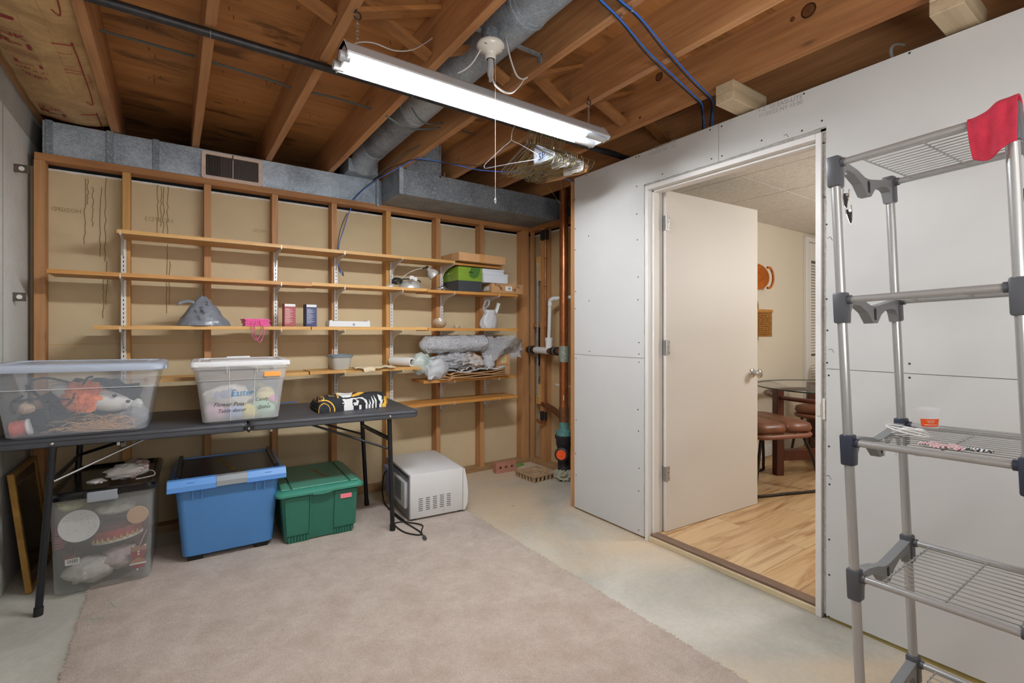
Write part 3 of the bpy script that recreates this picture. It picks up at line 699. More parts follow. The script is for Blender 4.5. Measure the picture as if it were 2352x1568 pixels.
WIRE = mat('brass_wire', '#a69a6e', 0.35, 0.8); WIREW = mat('white_coated_wire', '#c4c6cc', 0.4); WIREG = mat('grey_wire', '#8f8f88', 0.35, 0.8)
def hanger_mesh(name, m, r=.0013):
    mb = MB(); W2, H = .205, .115
    hook = [(0, 0, -.06 - .0)] + [(0, 0, -.02)]
    arc = [(0, .0, -.06), (0, .0, -.03)] + [(0, .019 * math.cos(a) + .0 - 0, .0 + .019 * math.sin(a)) for a in [-PI / 2 + PI * 1.5 * k / 12 for k in range(0)]]
    # hook: stem up, loop over the rod (rod centre at origin, hook inner radius .019)
    stem = [Vector((0, 0, -.085)), Vector((0, 0, -.045)), Vector((0, -.008, -.028)), Vector((0, -.019, -.008))]
    loop = [Vector((0, .0185 * math.cos(a), .0185 * math.sin(a))) for a in [PI - PI * 1.25 * k / 12 for k in range(1, 13)]]
    mb.tube(smoothpath(stem, 4) + loop, r, 5)
    body = [(0, 0, -.085), (0, -.02, -.098), (0, -.06, -.115), (0, -W2 + .012, -.085 - H + .012), (0, -W2, -.085 - H + .002), (0, -W2 + .004, -.085 - H - .012), (0, -W2 + .02, -.085 - H - .016), (0, 0, -.085 - H - .014), (0, W2 - .02, -.085 - H - .016), (0, W2 - .004, -.085 - H - .012), (0, W2, -.085 - H + .002), (0, W2 - .012, -.085 - H + .012), (0, .06, -.115), (0, .02, -.098)]
    mb.tube(body, r, 5, closed=True)
    mb.tube([(math.cos(a * 2.2) * .002, math.sin(a * 2.2) * .002, -.045 - a * .004) for a in range(0, 11)], r, 4)
    return mb
def hang_M(x, rz=0, rx=0, ry=0): return TR(x, 2.18, 2.361 - .0008) @ RZ(rz) @ RX(rx) @ RY(ry)
hw = hanger_mesh('h', None, .0018).build('wire_hanger', WIREW, None, smooth=60, origin=Matrix(), local=True)
hw.matrix_world = hang_M(1.53, .22, .10); tag(hw, 'white coated wire hanger hanging apart at the left end of the row', 'hanger')
hm = hanger_mesh('h', None)
hb = hm.build('wire_hanger', WIRE, None, smooth=60, origin=Matrix(), local=True)
rh = random.Random(12)
GRP = 'crowded wire hangers on the iron pipe'
LB = 'thin brass coloured wire hanger crowded among the many on the iron pipe'
LB2 = 'dull grey wire hanger crowded among the brass ones on the iron pipe'
tag(hb, LB, 'hanger', GRP); hb.matrix_world = hang_M(1.625, .12, .05)
hg = hm.build('wire_hanger', WIREG, None, smooth=60, origin=Matrix(), local=True); tag(hg, LB2, 'hanger', 'grey wire hangers in the crowded row'); hg.matrix_world = hang_M(1.631, .2, .0)
for k in range(42):
    src = hb if k % 3 else hg
    o = src.copy(); C.objects.link(o)
    o.matrix_world = hang_M(1.638 + k * .0064, rh.uniform(-.12, .34), rh.uniform(-.13, .13), rh.uniform(-.05, .05))
PAPW = mat('white_hanger_paper', '#d6d5d2', 0.8); PAPB = mat('pale_blue_hanger_paper', '#b9c2ce', 0.8); KR2 = mat('brown_tube_paper', '#b98f63', 0.8)
def paper(x, rz, rx, y0, y1, m, lab, wav=0.004, drop=.0):
    M = hang_M(x, rz, rx); mb = MB()
    f = lambda a, b: Vector((wav * math.sin(a * 14 + b * 5), -.19 + .38 * (y0 + (y1 - y0) * a), 0))
    def g_(a, b):
        y = -.19 + .38 * (y0 + (y1 - y0) * a); top = -.108 - max(0, abs(y) - .06) * .62; zb = -.218 - drop
        return Vector((wav * math.sin(a * 14 + b * 5) + .004 * (1 if m is not PAPB else -1), y, top + (zb - top) * b))
    mb.grid(g_, 14, 4)
    o = mb.build('hanger_cover', m, None, smooth=60, origin=M, local=True, solid=.0008)
    return tag(o, lab, 'paper cover')
pb = paper(1.648, .15, -.03, 0.02, .42, PAPB, 'pale blue printed paper cover on a hanger near the front of the row')
text('SP', WM[pb.name] @ frame((-.008, -.07, -.20), (0, -1, 0), (0, 0, 1)), .05, mat('navy_print', '#2f4d8c', .7), pb, 'printed_lettering')
paper(1.76, .15, .05, .0, .36, PAPW, 'white paper cover on a hanger in the middle of the row', .008)
paper(1.86, .1, .0, .0, .40, PAPW, 'large white paper cover on a hanger toward the right of the row', .006, .02)
paper(1.895, .12, .03, .0, .85, KR2, 'brown paper tube cover on a hanger at the right of the row', .008, .015)
LH = hm.build('wire_hanger', WIRE, None, smooth=60, origin=Matrix(), local=True)
q = P(1290, 400, Y=2.5); LH.matrix_world = TR(q.x + .02, 2.45, q.z + .09) @ RZ(.5) @ RX(1.0) @ RZ(0.2)
tag(LH, 'single wire hanger dangling crooked below the crowded row', 'hanger')

# ------------------------------------------------------------------ shop light
SL = T('shop_light', 'hanging twin-tube fluorescent shop light with grey reflector and lit tubes', 'ceiling light', (1.12, 1.75, 2.13))
HOUS = mat('grey_white_enamel', '#b9bcc0', 0.35, 0.1)
zt = 2.180
prof = [(-.075, .0), (-.078, .006), (-.045, .05), (-.030, .062), (.030, .062), (.045, .05), (.078, .006), (.075, 0), (.040, .040), (-.040, .040)]
M_ = Matrix(((0, 0, 1, .487), (1, 0, 0, 1.75), (0, 1, 0, zt - .006), (0, 0, 0, 1)))
MB().prism(prof, 1.276, M=M_).build('reflector', HOUS, SL)
for x in (.487, 1.757): MB().prism([(-.076, .0), (-.03, .062), (.03, .062), (.076, 0), (.07, -.012), (-.07, -.012)], .006, M=Matrix(((0, 0, 1, x), (1, 0, 0, 1.75), (0, 1, 0, zt - .002), (0, 0, 0, 1)))).build('end_plate', HOUS, SL)
TUBE = emis('lit_fluorescent_tube', (0.92, 0.96, 1.0, 1), TUBE_W)
for y in (1.712, 1.788):
    MB().tube([(.53, y, zt - .004), (1.715, y, zt - .004)], .0165, 16).build('tube', TUBE, SL, smooth=60)
    for (a, b) in ((.470, .506), (1.629, 1.758)): MB().tube([(a, y, zt - .004), (b, y, zt - .004)], .0168, 16).build('tube_cap', mat('tube_cap', '#c6c7c8', .35, .3) if False else HOUS, SL, smooth=60)
def chain(x, z0, z1, par):
    n = int((z1 - z0) / .013)
    for k in range(n):
        z = z0 + (z1 - z0) * (k + .5) / n; h = (z1 - z0) / n * .72
        pts = [Vector((.0045 * math.cos(a), 0, h * math.sin(a))) for a in [2 * PI * q / 8 for q in range(8)]]
        M = TR(x, 1.75, z) @ RZ(PI / 2 * (k % 2)); MB().tube([M @ p for p in pts], .0012, 4, closed=True).build('chain_link', STEEL, par)
for x in (.545, 1.69):
    cx = x
    ch = T('hanging_chain', 'small steel chain with open hook holding the ' + ('left' if x < 1 else 'right') + ' end of the shop light', 'chain', (cx, 1.75, 2.24), 0, 'shop light chains')
    chain(cx, zt + .056, 2.345, ch)
    MB().tube([Vector((cx + .013 * math.cos(a), 1.75, 2.358 + .013 * math.sin(a))) for a in [-PI * .9 + 1.75 * PI * q / 14 for q in range(15)]] + [Vector((cx, 1.75, 2.385))], .0028, 6).build('hook', BPM, ch, smooth=50)
# ------------------------------------------------------------------ porcelain lampholder, cords, pull string
LH_ = T('lampholder', 'white porcelain lampholder on a steel hanger bar with a plug adapter in the socket', 'lampholder', (1.043, 1.64, 2.29))
POR = mat('glazed_porcelain', '#d8d4cb', 0.2)
Mh = TR(1.043, 1.64, 0)
MB().lathe([(.034, 2.425), (.036, 2.42), (.036, 2.372), (.034, 2.370)], 28, M=Mh @ RZ(0)).build('junction_box', GALV2, LH_, smooth=40)
MB().lathe([(.052, 2.372), (.056, 2.366), (.056, 2.357), (.045, 2.345), (.028, 2.336), (.022, 2.325), (.022, 2.312), (.020, 2.309)], 32, M=Mh).build('porcelain_base', POR, LH_, smooth=50)
MB().lathe([(.0165, 2.312), (.0165, 2.3085)], 20, M=Mh).build('socket_opening', BLK, LH_)
MB().lathe([(.012, 2.309), (.0125, 2.285), (.0145, 2.270), (.012, 2.245), (.007, 2.235), (.007, 2.222)], 12, M=Mh).build('plug', mat('grey_plug', '#a5a8aa', .35), LH_, smooth=40)
for s_ in (-1, 1): MB().tube([(1.043 + s_ * .035, 1.61, 2.3475), (1.043 + s_ * .043, 1.615, 2.3515)], .002, 6).build('screw_slot', mat('slot_shadow', '#6f6a60', .6) if False else GRB, LH_)
hb_ = MB(); hb_.box((0.962, 1.655, 2.424), (1.318, 1.675, 2.430)); hb_.box((1.312, 1.655, 2.395), (1.318, 1.675, 2.430)); hb_.box((0.960, 1.655, 2.395), (.966, 1.675, 2.430))
hb_.build('hanger_bar', GALV2, LH_)
cordpts = [P(u, v, Y=yy) for u, v, yy in ((1129, 155, 1.63), (1131, 180, 1.62), (1139, 197, 1.61), (1160, 212, 1.60), (1178, 212, 1.60), (1195, 196, 1.60), (1203, 183, 1.60), (1211, 178, 1.60))]
MB().tube(smoothpath(cordpts, 8), .0045, 8, r2=.0022).build('cord', WCORD, LH_, smooth=60)
cp2 = [P(u, v, Y=yy) for u, v, yy in ((1208, 180, 1.60), (1196, 181, 1.60), (1185, 170, 1.60), (1174, 140, 1.60), (1164, 100, 1.61), (1161, 85, 1.62))]
MB().tube(smoothpath(cp2, 8), .0045, 8, r2=.0022).build('cord', WCORD, LH_, smooth=60)
cp3 = [P(u, v, Y=yy) for u, v, yy in ((1112, 98, 1.64), (1102, 118, 1.66), (1085, 145, 1.69), (1068, 160, 1.71), (1052, 168, 1.73))]
MB().tube(smoothpath(cp3, 8), .003, 8, r2=.0018).build('cord', WCORD, LH_, smooth=60)
cp4 = [P(u, v, Y=yy) for u, v, yy in ((800, 112, 1.74), (822, 98, 1.75), (858, 99, 1.77), (905, 116, 1.79), (945, 115, 1.8), (975, 100, 1.86), (992, 88, 1.88))]
MB().tube(smoothpath(cp4, 8), .004, 8, r2=.002).build('power_cord', WCORD, SL, smooth=60)
PS = T('pull_string', 'long thin pull string with a small metal tip hanging from the lampholder', 'pull string', (1.065, 1.64, 1.73))
MB().tube([(1.0555, 1.6235, 2.335), (1.0555, 1.6235, 2.26), (1.0555, 1.6235, 1.745)], .0009, 5).build('string', mat('cream_string', '#cdbfa6', .8), PS)
MB().lathe([(.001, 1.752), (.004, 1.748), (.0045, 1.74), (.003, 1.732), (.001, 1.73)], 10, M=TR(1.0555, 1.6235, 0)).build('tip', STEEL, PS, smooth=50)

# ------------------------------------------------------------------ cables under and through the joists
BLKC = mat('black_cable_jacket', '#1b1c22', 0.5); GRC = mat('grey_green_cable', '#4a5250', 0.6)
def cable(name, pts, r, m, lab, cat='cable', n=8, sm=6):
    return tag(MB().tube(smoothpath(pts, sm), r, n).build(name, m, None, smooth=60), lab, cat)
def pz(u, v, z=2.372): return P(u, v, Z=z)
cable('network_cable', [pz(1340, -45), pz(1380, 0), pz(1428, 48), pz(1490, 120), pz(1545, 172), pz(1590, 215), pz(1612, 238, 2.368), P(1616, 262, X=2.33), P(1617, 300, X=2.33)], .0036, BLU, 'blue cable running diagonally below the joists, left of the two, dropping behind the drywall')
cable('network_cable', [pz(1382, -45), pz(1424, 0), pz(1470, 40), pz(1530, 112), pz(1590, 180), pz(1636, 228, 2.368), P(1637, 255, X=2.33), P(1637, 290, X=2.33)], .0036, BLU, 'blue cable running diagonally below the joists, right of the two')
cable('power_cable', [pz(1334, -42), pz(1376, 2), pz(1425, 50), pz(1484, 124), pz(1541, 178), pz(1588, 220), pz(1608, 241), P(1613, 262, X=2.33), P(1614, 300, X=2.33)], .003, BLKC, 'black cable tied beside the left blue cable')
cable('power_cable', [pz(1376, -42), pz(1420, 3), pz(1466, 43), pz(1524, 116), pz(1585, 184), pz(1631, 231), P(1633, 258, X=2.33), P(1630, 290, X=2.33)], .003, BLKC, 'black cable tied beside the right blue cable')
for (u, v) in ((1428, 36), (1452, 22), (1610, 236)):
    q = P(u, v, Z=2.371); n_ = MB(); n_.tube([q + Vector((0, 0, .01)), q + Vector((0, 0, -.006))], .0035, 8); n_.build
    tag(n_.build('cable_staple', STEEL, None), 'small cable staple holding a blue cable, ' + ('by the doorway' if u > 1500 else ('left' if u < 1440 else 'right') + ' one on the second joist'), 'staple')
cable('network_cable', [P(783, 628, Y=3.55), P(778, 600, Y=3.57), P(779, 560, Y=3.61), P(790, 525, Y=3.66), P(799, 495, Y=3.67), P(806, 478, Y=3.66)], .003, BLU, 'blue cable end hanging inside the stud wall bay above the second shelf')
cable('network_cable', [P(812, 459, Y=3.60), P(830, 440, Y=3.55), P(856, 420, Y=3.50), P(880, 404, Y=3.24), P(920, 383, Y=3.10), P(957, 365, Y=3.02), P(975, 365, Y=3.0), P(1040, 377, Y=2.9), P(1100, 390, Y=2.8), P(1170, 395, Y=2.7), P(1260, 399, Y=2.6), P(1318, 418, Y=2.52)], .003, BLU, 'blue cable sagging under the joists from the stud wall toward the drywall')
cable('power_cable', [P(810, 458, Y=3.60), P(835, 433, Y=3.55), P(862, 412, Y=3.45), P(885, 392, Y=3.22), P(925, 375, Y=3.1), P(956, 367, Y=3.02), P(1060, 378, Y=2.85), P(1170, 385, Y=2.72), P(1300, 398, Y=2.6)], .0026, BLKC, 'black cable following the sagging blue cable over the stud wall')
cable('power_cable', [P(781, 626, Y=3.56), P(776, 590, Y=3.58), P(777, 550, Y=3.62), P(786, 515, Y=3.66), P(797, 490, Y=3.67)], .0022, BLKC, 'thin black cable hanging beside the blue one in the stud wall bay')
mb = MB(); q = P(786, 628, Y=3.55)
for k in range(4): mb.tube([q + Vector((.002 * k, 0, .012)), q + Vector((.004 * k - .002, -.004, -.012 - .002 * k))], .0028, 6)
tag(mb.build('cable_connector', BLKC, None), 'bunch of dark connectors on the dangling cable end', 'connector')
cable('power_cable', [P(210, 64, Y=2.68), P(330, 97, Y=2.68), P(447, 130, Y=2.68)], .0055, GRC, 'grey-green cable crossing the joist bay left of the second joist', n=8, sm=2)
cable('power_cable', [P(478, 140, Y=2.68), P(560, 165, Y=2.68), P(640, 190, Y=2.68), P(671, 204, Y=2.68)], .0055, GRC, 'grey-green cable crossing the joist bay under the stained plywood', sm=2)
cable('power_cable', [P(705, 210, Y=2.7), P(770, 225, Y=2.7), P(853, 250, Y=2.7)], .0055, GRC, 'grey-green cable crossing the joist bay left of the round duct', sm=3)
cable('power_cable', [P(888, 266, Y=2.35), P(925, 290, Y=2.4), P(960, 297, Y=2.5), P(1010, 293, Y=2.62)], .005, GRC, 'grey cable slung under the round duct, lower strand')
cable('power_cable', [P(946, 248, Y=2.4), P(965, 275, Y=2.45), P(990, 285, Y=2.5), P(1030, 280, Y=2.66)], .004, GRC, 'grey cable slung under the round duct, upper strand')
cable('power_cable', [P(1028, 282, Y=2.66), P(1000, 310, Y=2.8), P(960, 335, Y=2.95), P(930, 352, Y=3.1), P(900, 375, Y=3.25), P(870, 400, Y=3.4)], .0034, GRC, 'dark cable stapled along the joist face toward the plenum duct')
cable('power_cable', [P(1060, 300, Y=2.9), P(1085, 307, Y=2.9), P(1140, 328, Y=2.9)], .005, GRC, 'short grey cable run past the pull string', sm=3)
cable('power_cable', [P(1127, 38, Y=1.66), P(1140, 18, Y=1.6), P(1160, -12, Y=1.5)], .004, GRC, 'cable rising from the lampholder box along the round duct')
cable('power_cable', [P(1340, 335, Y=2.2), P(1400, 345, Y=2.3), P(1470, 372, Y=2.35)], .006, BLKC, 'thick dark cable beyond the right end of the shop light', sm=3)
# ------------------------------------------------------------------ shelving
SHF = 3.382; SHB = 3.602
WMET = mat('white_enamel_steel', '#d4d3cf', 0.35, 0.2)
STD = [(-.236, .55, 1.80), (.569, .66, 1.80), (.968, .62, 1.80), (1.388, .62, 1.80), (1.818, .58, 1.795), (2.243, .58, 1.60)]
ordn = ['first', 'second', 'third', 'fourth', 'fifth', 'sixth']
for i, (x, z0, z1) in enumerate(STD):
    t_ = T('shelf_standard', ordn[i] + ' slotted metal shelf standard from the left on the stud wall', 'shelf standard', (x, 3.61, z0), 0, 'slotted shelf standards')
    MB().box((x - .0125, 3.606, z0), (x + .0125, 3.6215, z1), 0.0015).build('channel', WMET, t_)
    mb = MB(); z = z0 + .02
    while z < z1 - .02:
        mb.box((x - .0022, 3.6052, z), (x + .0022, 3.6064, z + .013)); z += .025
    mb.build('slots', BLK, t_, kind='stuff')
rowz = [1.776, 1.54, 1.249, .953, .672]
rown = ['top', 'second', 'middle', 'fourth', 'lowest']
def shelf(u0, u1, v, row, z, m, lab, yf=SHF, th=.021, yb=SHB, rot=0.0, sk=0.0):
    a = P(u0, v, Y=yf).x; b = P(u1, v, Y=yf).x
    mb = MB(); mb.loft([[(a, yf, z - th), (a, yf, z), (a - sk, yb, z), (a - sk, yb, z - th)], [(b, yf, z - th + rot), (b, yf, z + rot), (b, yb, z + rot), (b, yb, z - th + rot)]])
    return tag(mb.build('shelf_board', m, None), lab, 'shelf', 'wooden boards on the wall shelving')
shelf(268, 1044, 560, 0, 1.776, W_SH, 'long top shelf board starting at the first metal standard')
shelf(1046, 1154, 610, 0, 1.768, W_SHD, 'short top shelf board under the long cardboard carton', yf=3.40, th=.019)
shelf(107, 716, 640, 1, 1.540, W_SHD, 'long amber second shelf board sticking out left past the first standard')
shelf(716, 981, 660, 1, 1.545, W_SH, 'second shelf board in the middle holding the desk lamp')
shelf(982, 1189, 675, 1, 1.540, W_SHD, 'second shelf board at the right holding the green box')
shelf(214, 714, 750, 2, 1.252, W_SH, 'middle shelf board at the left holding the grey bag and pink bag')
shelf(716, 982, 755, 2, 1.252, W_SH, 'middle shelf board in the centre holding the white device')
shelf(984, 1189, 757, 2, 1.246, W_SHD, 'middle shelf board at the right holding the white plastic bag', yf=3.37)
shelf(330, 709, 860, 3, .953, W_SH, 'fourth shelf board partly hidden behind the clear bins')
shelf(712, 978, 850, 3, .956, W_SH, 'fourth shelf board in the centre holding the food container')
shelf(973, 1184, 870, 3, .846, W_SHD, 'lower right shelf board under the bubble wrap pile')
shelf(925, 1189, 915, 4, .672, W_SHD, 'lowest shelf board, empty, right of the folding table')
br = [(0, (0, 1, 2, 3, 4)), (1, (0, 1, 2, 3, 4, 5)), (2, (0, 1, 2, 3, 4, 5)), (3, (0, 1, 2, 3)), (4, (4, 5))]
bz = {0: 1.755, 1: 1.519, 2: 1.226, 3: .932, 4: .651}
pr = [(3.6055, 0), (3.40, 0), (3.385, .0), (3.385, .018), (3.382, .018), (3.381, -.008), (3.40, -.012), (3.50, -.030), (3.56, -.055), (3.585, -.085), (3.6055, -.095)]
def bracket(x, z, lab):
    M = Matrix(((0, 0, 1, x - .002), (1, 0, 0, 0), (0, 1, 0, z - .0005), (0, 0, 0, 1)))
    b = MB().prism(pr, .004, M=M); b.box((x - .006, 3.39, z - .003), (x + .006, 3.60, z - .0005))
    tag(b.build('shelf_bracket', WMET, None, origin=(x, 3.6, z)), lab, 'shelf bracket', 'shelf brackets on the standards')
for row, idx in br:
    for i in idx: bracket(STD[i][0], bz[row], 'shelf bracket on the %s standard from the left, under the %s shelf' % (ordn[i], rown[row]))
bracket(STD[4][0], .825, 'shelf bracket on the fifth standard under the bubble wrap shelf'); bracket(STD[5][0], .825, 'shelf bracket on the sixth standard under the bubble wrap shelf')

# ------------------------------------------------------------------ things on the top shelf
CARD = mat('corrugated_cardboard', '#c89a6c', 0.75, var=0.06, vs=12); CARD2 = mat('brown_carton', '#b88c60', 0.75, var=0.06, vs=12)
TAPE = mat('packing_tape', '#bf8c55', 0.3)
cb = T('cardboard_carton', 'long flat taped cardboard carton at the right end of the top shelf', 'box', (2.05, 3.5, 1.79))
cM = frame((1.83, 3.335, 1.778), (1, .02, -.01), (0, 1, 0)); WM[cb.name] = cM; cb.matrix_world = cM
MB().box((0, 0, 0), (.445, .30, .066), .002).build('carton', CARD, cb, local=True)
MB().box((.19, -.0008, -.0003), (.235, .3008, .0668)).build('tape_strip', TAPE, cb, local=True)
MB().box((-.0008, .12, -.0003), (.0, .16, .0668)).build('tape_strip', TAPE, cb, local=True)
# ------------------------------------------------------------------ second shelf
GRN = mat('green_box_card', '#7c9a34', 0.4, var=0.15, vs=6); GRND = mat('dark_green_print', '#476f2b', 0.45); CHAR = mat('charcoal_box_card', '#3a3d42', 0.55)
gb = T('boot_box', 'green shoe box with dark lower part, on the second shelf', 'box', (1.95, 3.45, 1.54))
gM = frame((1.858, 3.395, 1.541), (1, .015, 0), (-.0, 1, 0)); WM[gb.name] = gM; gb.matrix_world = gM
bx0, bx1 = 0, .225
MB().box((.003, .003, 0), (bx1 - .003, .297, .090), .002).build('box_base', CHAR, gb, local=True)
ll = MB().box((0, 0, .086), (bx1, .30, .198), .003).build('box_lid', GRN, gb, local=True)
MB().prism([(.10, .13), (.115, .115), (.145, .108), (.175, .12), (.195, .15), (.2, .175), (.205, .198), (.12, .198), (.105, .165)], .0008, M=Matrix(((1, 0, 0, 0), (0, 0, -1, 0), (0, 1, 0, 0), (0, 0, 0, 1)))).build('leaf_print', GRND, ll, local=True)
mb = MB(); mb.prism([(.092, .158), (.10, .152), (.115, .155), (.13, .150), (.138, .158), (.115, .163)], .0012, M=Matrix(((1, 0, 0, 0), (0, 0, -1, -.0002), (0, 1, 0, 0), (0, 0, 0, 1)))); mb.build('hand_hole', BLK, ll, local=True)
MM = WM[gb.name]
scribble(ll, MM @ frame((-.001, .22, .145), (0, -1, 0), (0, 0, 1)), .13, .016, 9, mat('pale_green_print', '#a9bf86', .5), .0011, 4)
for k in range(3): scribble(ll, MM @ frame((-.001, .20, .130 - k * .012), (0, -1, 0), (0, 0, 1)), .075, .005, 14, bpy.data.materials['pale_green_print'], .0005, k)
def simplebox(name, x0, x1, y0, y1, z0, z1, m, lab, bev=.0015, lid=None):
    t_ = T(name, lab, 'box', ((x0 + x1) / 2, (y0 + y1) / 2, z0), 0, {'shoe_box': 'white boxes on the second shelf', 'gift_box': 'small brown boxes with spiral labels'}.get(name)); MB().box((x0, y0, z0), (x1, y1, z1), bev).build('box_body', m, t_)
    if lid: MB().box((x0 - .003, y0 - .003, z1 - lid), (x1 + .003, y1 + .003, z1 + .002), bev).build('lid', m, t_)
    return t_
WBOX = mat('white_box_card', '#cfd3da', 0.6)
kb = simplebox('product_box', 2.160, 2.475, 3.375, 3.585, 1.5405, 1.621, CARD2, 'brown box with black line drawings at the right end of the second shelf')
LAB = mat('white_label_paper', '#dcdcd9', .6); PRB = mat('black_print', '#26221f', .7)
MB().box((2.295, 3.3742, 1.562), (2.363, 3.3749, 1.602)).build('label', LAB, kb); MB().box((2.1592, 3.42, 1.565), (2.1599, 3.50, 1.60)).build('label', LAB, kb)
mb = MB(); rr = random.Random(2)
for k in range(9): mb.box((2.325 + k * .0025, 3.3738, 1.574), (2.3262 + k * .0025, 3.3742, 1.592))
for (cx, cz) in ((2.255, 1.575), (2.39, 1.57), (2.43, 1.60), (2.20, 1.61), (2.235, 1.60)):
    for a in range(3): mb.tube([(cx + (.008 + .004 * a) * math.cos(q * .7 + a), 3.3742, cz + (.008 + .003 * a) * math.sin(q * .9)) for q in range(8)], .0008, 4)
mb.tube([(2.248, 3.3742, 1.582), (2.255, 3.3742, 1.586)], .004, 6); mb.tube([(2.392, 3.3742, 1.578), (2.398, 3.3742, 1.582)], .004, 6)
mb.build('line_drawings', PRB, kb, kind='stuff')
simplebox('shoe_box', 2.085, 2.322, 3.38, 3.58, 1.623, 1.700, WBOX, 'plain white lidded box stacked on the brown drawn box', lid=.012)
simplebox('shoe_box', 2.082, 2.292, 3.395, 3.57, 1.7025, 1.735, WBOX, 'small flat white box on top of the plain white lidded box', lid=.012)
# desk lamps
SILV = mat('silver_paint', '#c4c4c0', 0.35, 0.3)
dl = T('desk_lamp', 'silver desk lamp with domed base and curved arm, on the second shelf', 'lamp', (1.50, 3.47, 1.566))
zb = 1.5455; mb = MB()
mb.lathe([(.085, 0), (.084, .012), (.076, .030), (.058, .048), (.030, .060), (.001, .064)], 28, M=TR(1.475, 3.46, zb)); mb.build('base', SILV, dl, smooth=50)
mb = MB()
for k in range(5): mb.tube([(1.440 + k * .008, 3.46 - .079 + .005 * abs(k - 2), zb + .026), (1.440 + k * .008, 3.46 - .052, zb + .054)], .0016, 5)
mb.build('base_slots', GRB, dl, kind='stuff')
arm = [Vector((1.40, 3.49, zb + .05)), Vector((1.43, 3.49, zb + .085)), Vector((1.48, 3.485, zb + .125)), Vector((1.54, 3.48, zb + .152)), Vector((1.60, 3.475, zb + .168))]
MB().tube(smoothpath(arm, 6), .0035, 8).build('arm', SILV, dl, smooth=50)
MB().tube([(1.585, 3.475, zb + .162), (1.615, 3.47, zb + .172)], .0065, 10).build('joint', BLK, dl)
MB().lathe([(.009, -.009), (.009, .009)], 12, M=TR(1.617, 3.46, zb + .175) @ RX(PI / 2)).build('joint_knob', BLK, dl)
hM = frame((1.622, 3.455, zb + .163), (.62, -.25, -.75), (0, 1, 0)) @ RY(PI / 2)
MB().lathe([(.012, 0), (.015, .014), (.030, .026), (.042, .050), (.045, .078), (.042, .079), (.038, .052), (.015, .032)], 28, M=hM, cap=True).build('lamp_head', SILV, dl, smooth=50)
MB().lathe([(.001, .064), (.037, .070), (.041, .076)], 20, M=hM, cap=False).build('diffuser', mat('cream_diffuser', '#c9bfae', .4), dl, smooth=50)
tg = MB(); tg.grid(lambda a, b: Vector((1.455 + a * .06, 3.415 + .005 * math.sin(b * 5), zb + .062 + .028 * (1 - b) + .006 * math.sin(a * 6))), 5, 5)
tag(tg.build('paper_tag', LAB, None, solid=.001), 'small pink and white paper tag on top of the desk lamp base', 'tag')
mb = MB()
for k in range(7):
    r_ = .018 + .004 * (k % 3); mb.tube([(1.37 + r_ * 1.5 * math.cos(a), 3.45 + .01 * math.sin(a * 2 + k), zb + .04 + r_ * .8 * math.sin(a) + .003 * k) for a in [2 * PI * q / 14 for q in range(14)]], .0028, 6, closed=True)
mb.tube(smoothpath([(1.33, 3.45, zb + .03), (1.39, 3.43, zb + .06), (1.45, 3.42, zb + .068), (1.53, 3.42, zb + .06), (1.545, 3.42, zb + .045)], 5), .005, 6)
mb.build('cord', BLK, dl, smooth=60)
mb = MB(); mb.lathe([(.034, 0), (.036, .01), (.03, .02), (.001, .024)], 18, M=TR(1.335, 3.50, zb)); tag(mb.build('small_lamp_base', WMET, None, smooth=50), 'small white round base left of the desk lamp', 'lamp base')
mb = MB()
for k in range(5): mb.tube(smoothpath([(1.62 + k * .03, 3.40 + .02 * math.sin(k), 1.5485), (1.67 + k * .03, 3.43, 1.558 + .006 * (k % 3)), (1.72 + k * .026, 3.41 + .01 * k, 1.5485)], 5), .0028, 6)
mb.blob((1.745, 3.44, 1.562), (.03, .02, .018), 12, 8, .2, 3, 2)
tag(mb.build('loose_hardware', STEEL, None, smooth=50), 'small pile of silver hardware left of the green shoe box', 'hardware')
# ------------------------------------------------------------------ middle shelf
def alpha_plastic(name, col, alpha, rough=.35, bump=0.0, bs=60):
    t = NT(name); c = lin(col); co = t.coords(); t.b.inputs['Base Color'].default_value = c; t.b.inputs['Roughness'].default_value = rough
    t.b.inputs['Alpha'].default_value = alpha
    if bump: t.bump(t.noise(co, bs, 4), bump, .01)
    return t.m
GBAG = alpha_plastic('grey_bag_film', '#7e838b', .93, .18, 1.0, 22)
zb = 1.253
def bagf(a, b):
    ph = 2 * PI * a; h = b
    prof_ = (1 - h) ** .85 * 1.0 + .10
    rx_, ry_ = .128 * prof_, .085 * prof_
    k = 1 + .10 * noise.noise(Vector((math.cos(ph) * 2, math.sin(ph) * 2, h * 4))) + .05 * noise.noise(Vector((math.cos(ph) * 8, math.sin(ph) * 8, h * 9)))
    return Vector((.155 + rx_ * k * math.cos(ph) + .0 - .01 * h, 3.46 + ry_ * k * math.sin(ph), zb + .002 + .178 * h + (.01 * noise.noise(Vector((ph, 1, 2))) if h > .9 else 0)))
gbg = T('grey_trash_bag', 'dark grey plastic bag with marker writing slumped on the middle shelf', 'bag', (.155, 3.46, 1.253))
mb = MB().grid(bagf, 48, 26, wrapu=True); mb.F.append(tuple(range(48))[::-1]); mb.MI.append(0); mb.F.append(tuple(range(26 * 48, 27 * 48))); mb.MI.append(0)
mb.build('bag_film', GBAG, gbg, smooth=60)
MB().grid(lambda a, b: Vector((.02 + a * .085, 3.45 - .01 * a, 1.372 + .012 * math.sin(a * 3) + .018 * b + .01 * a)), 8, 4).build('bag_handle', GBAG, gbg, solid=.002, smooth=60)
INK = mat('black_marker', '#17181c', .6)
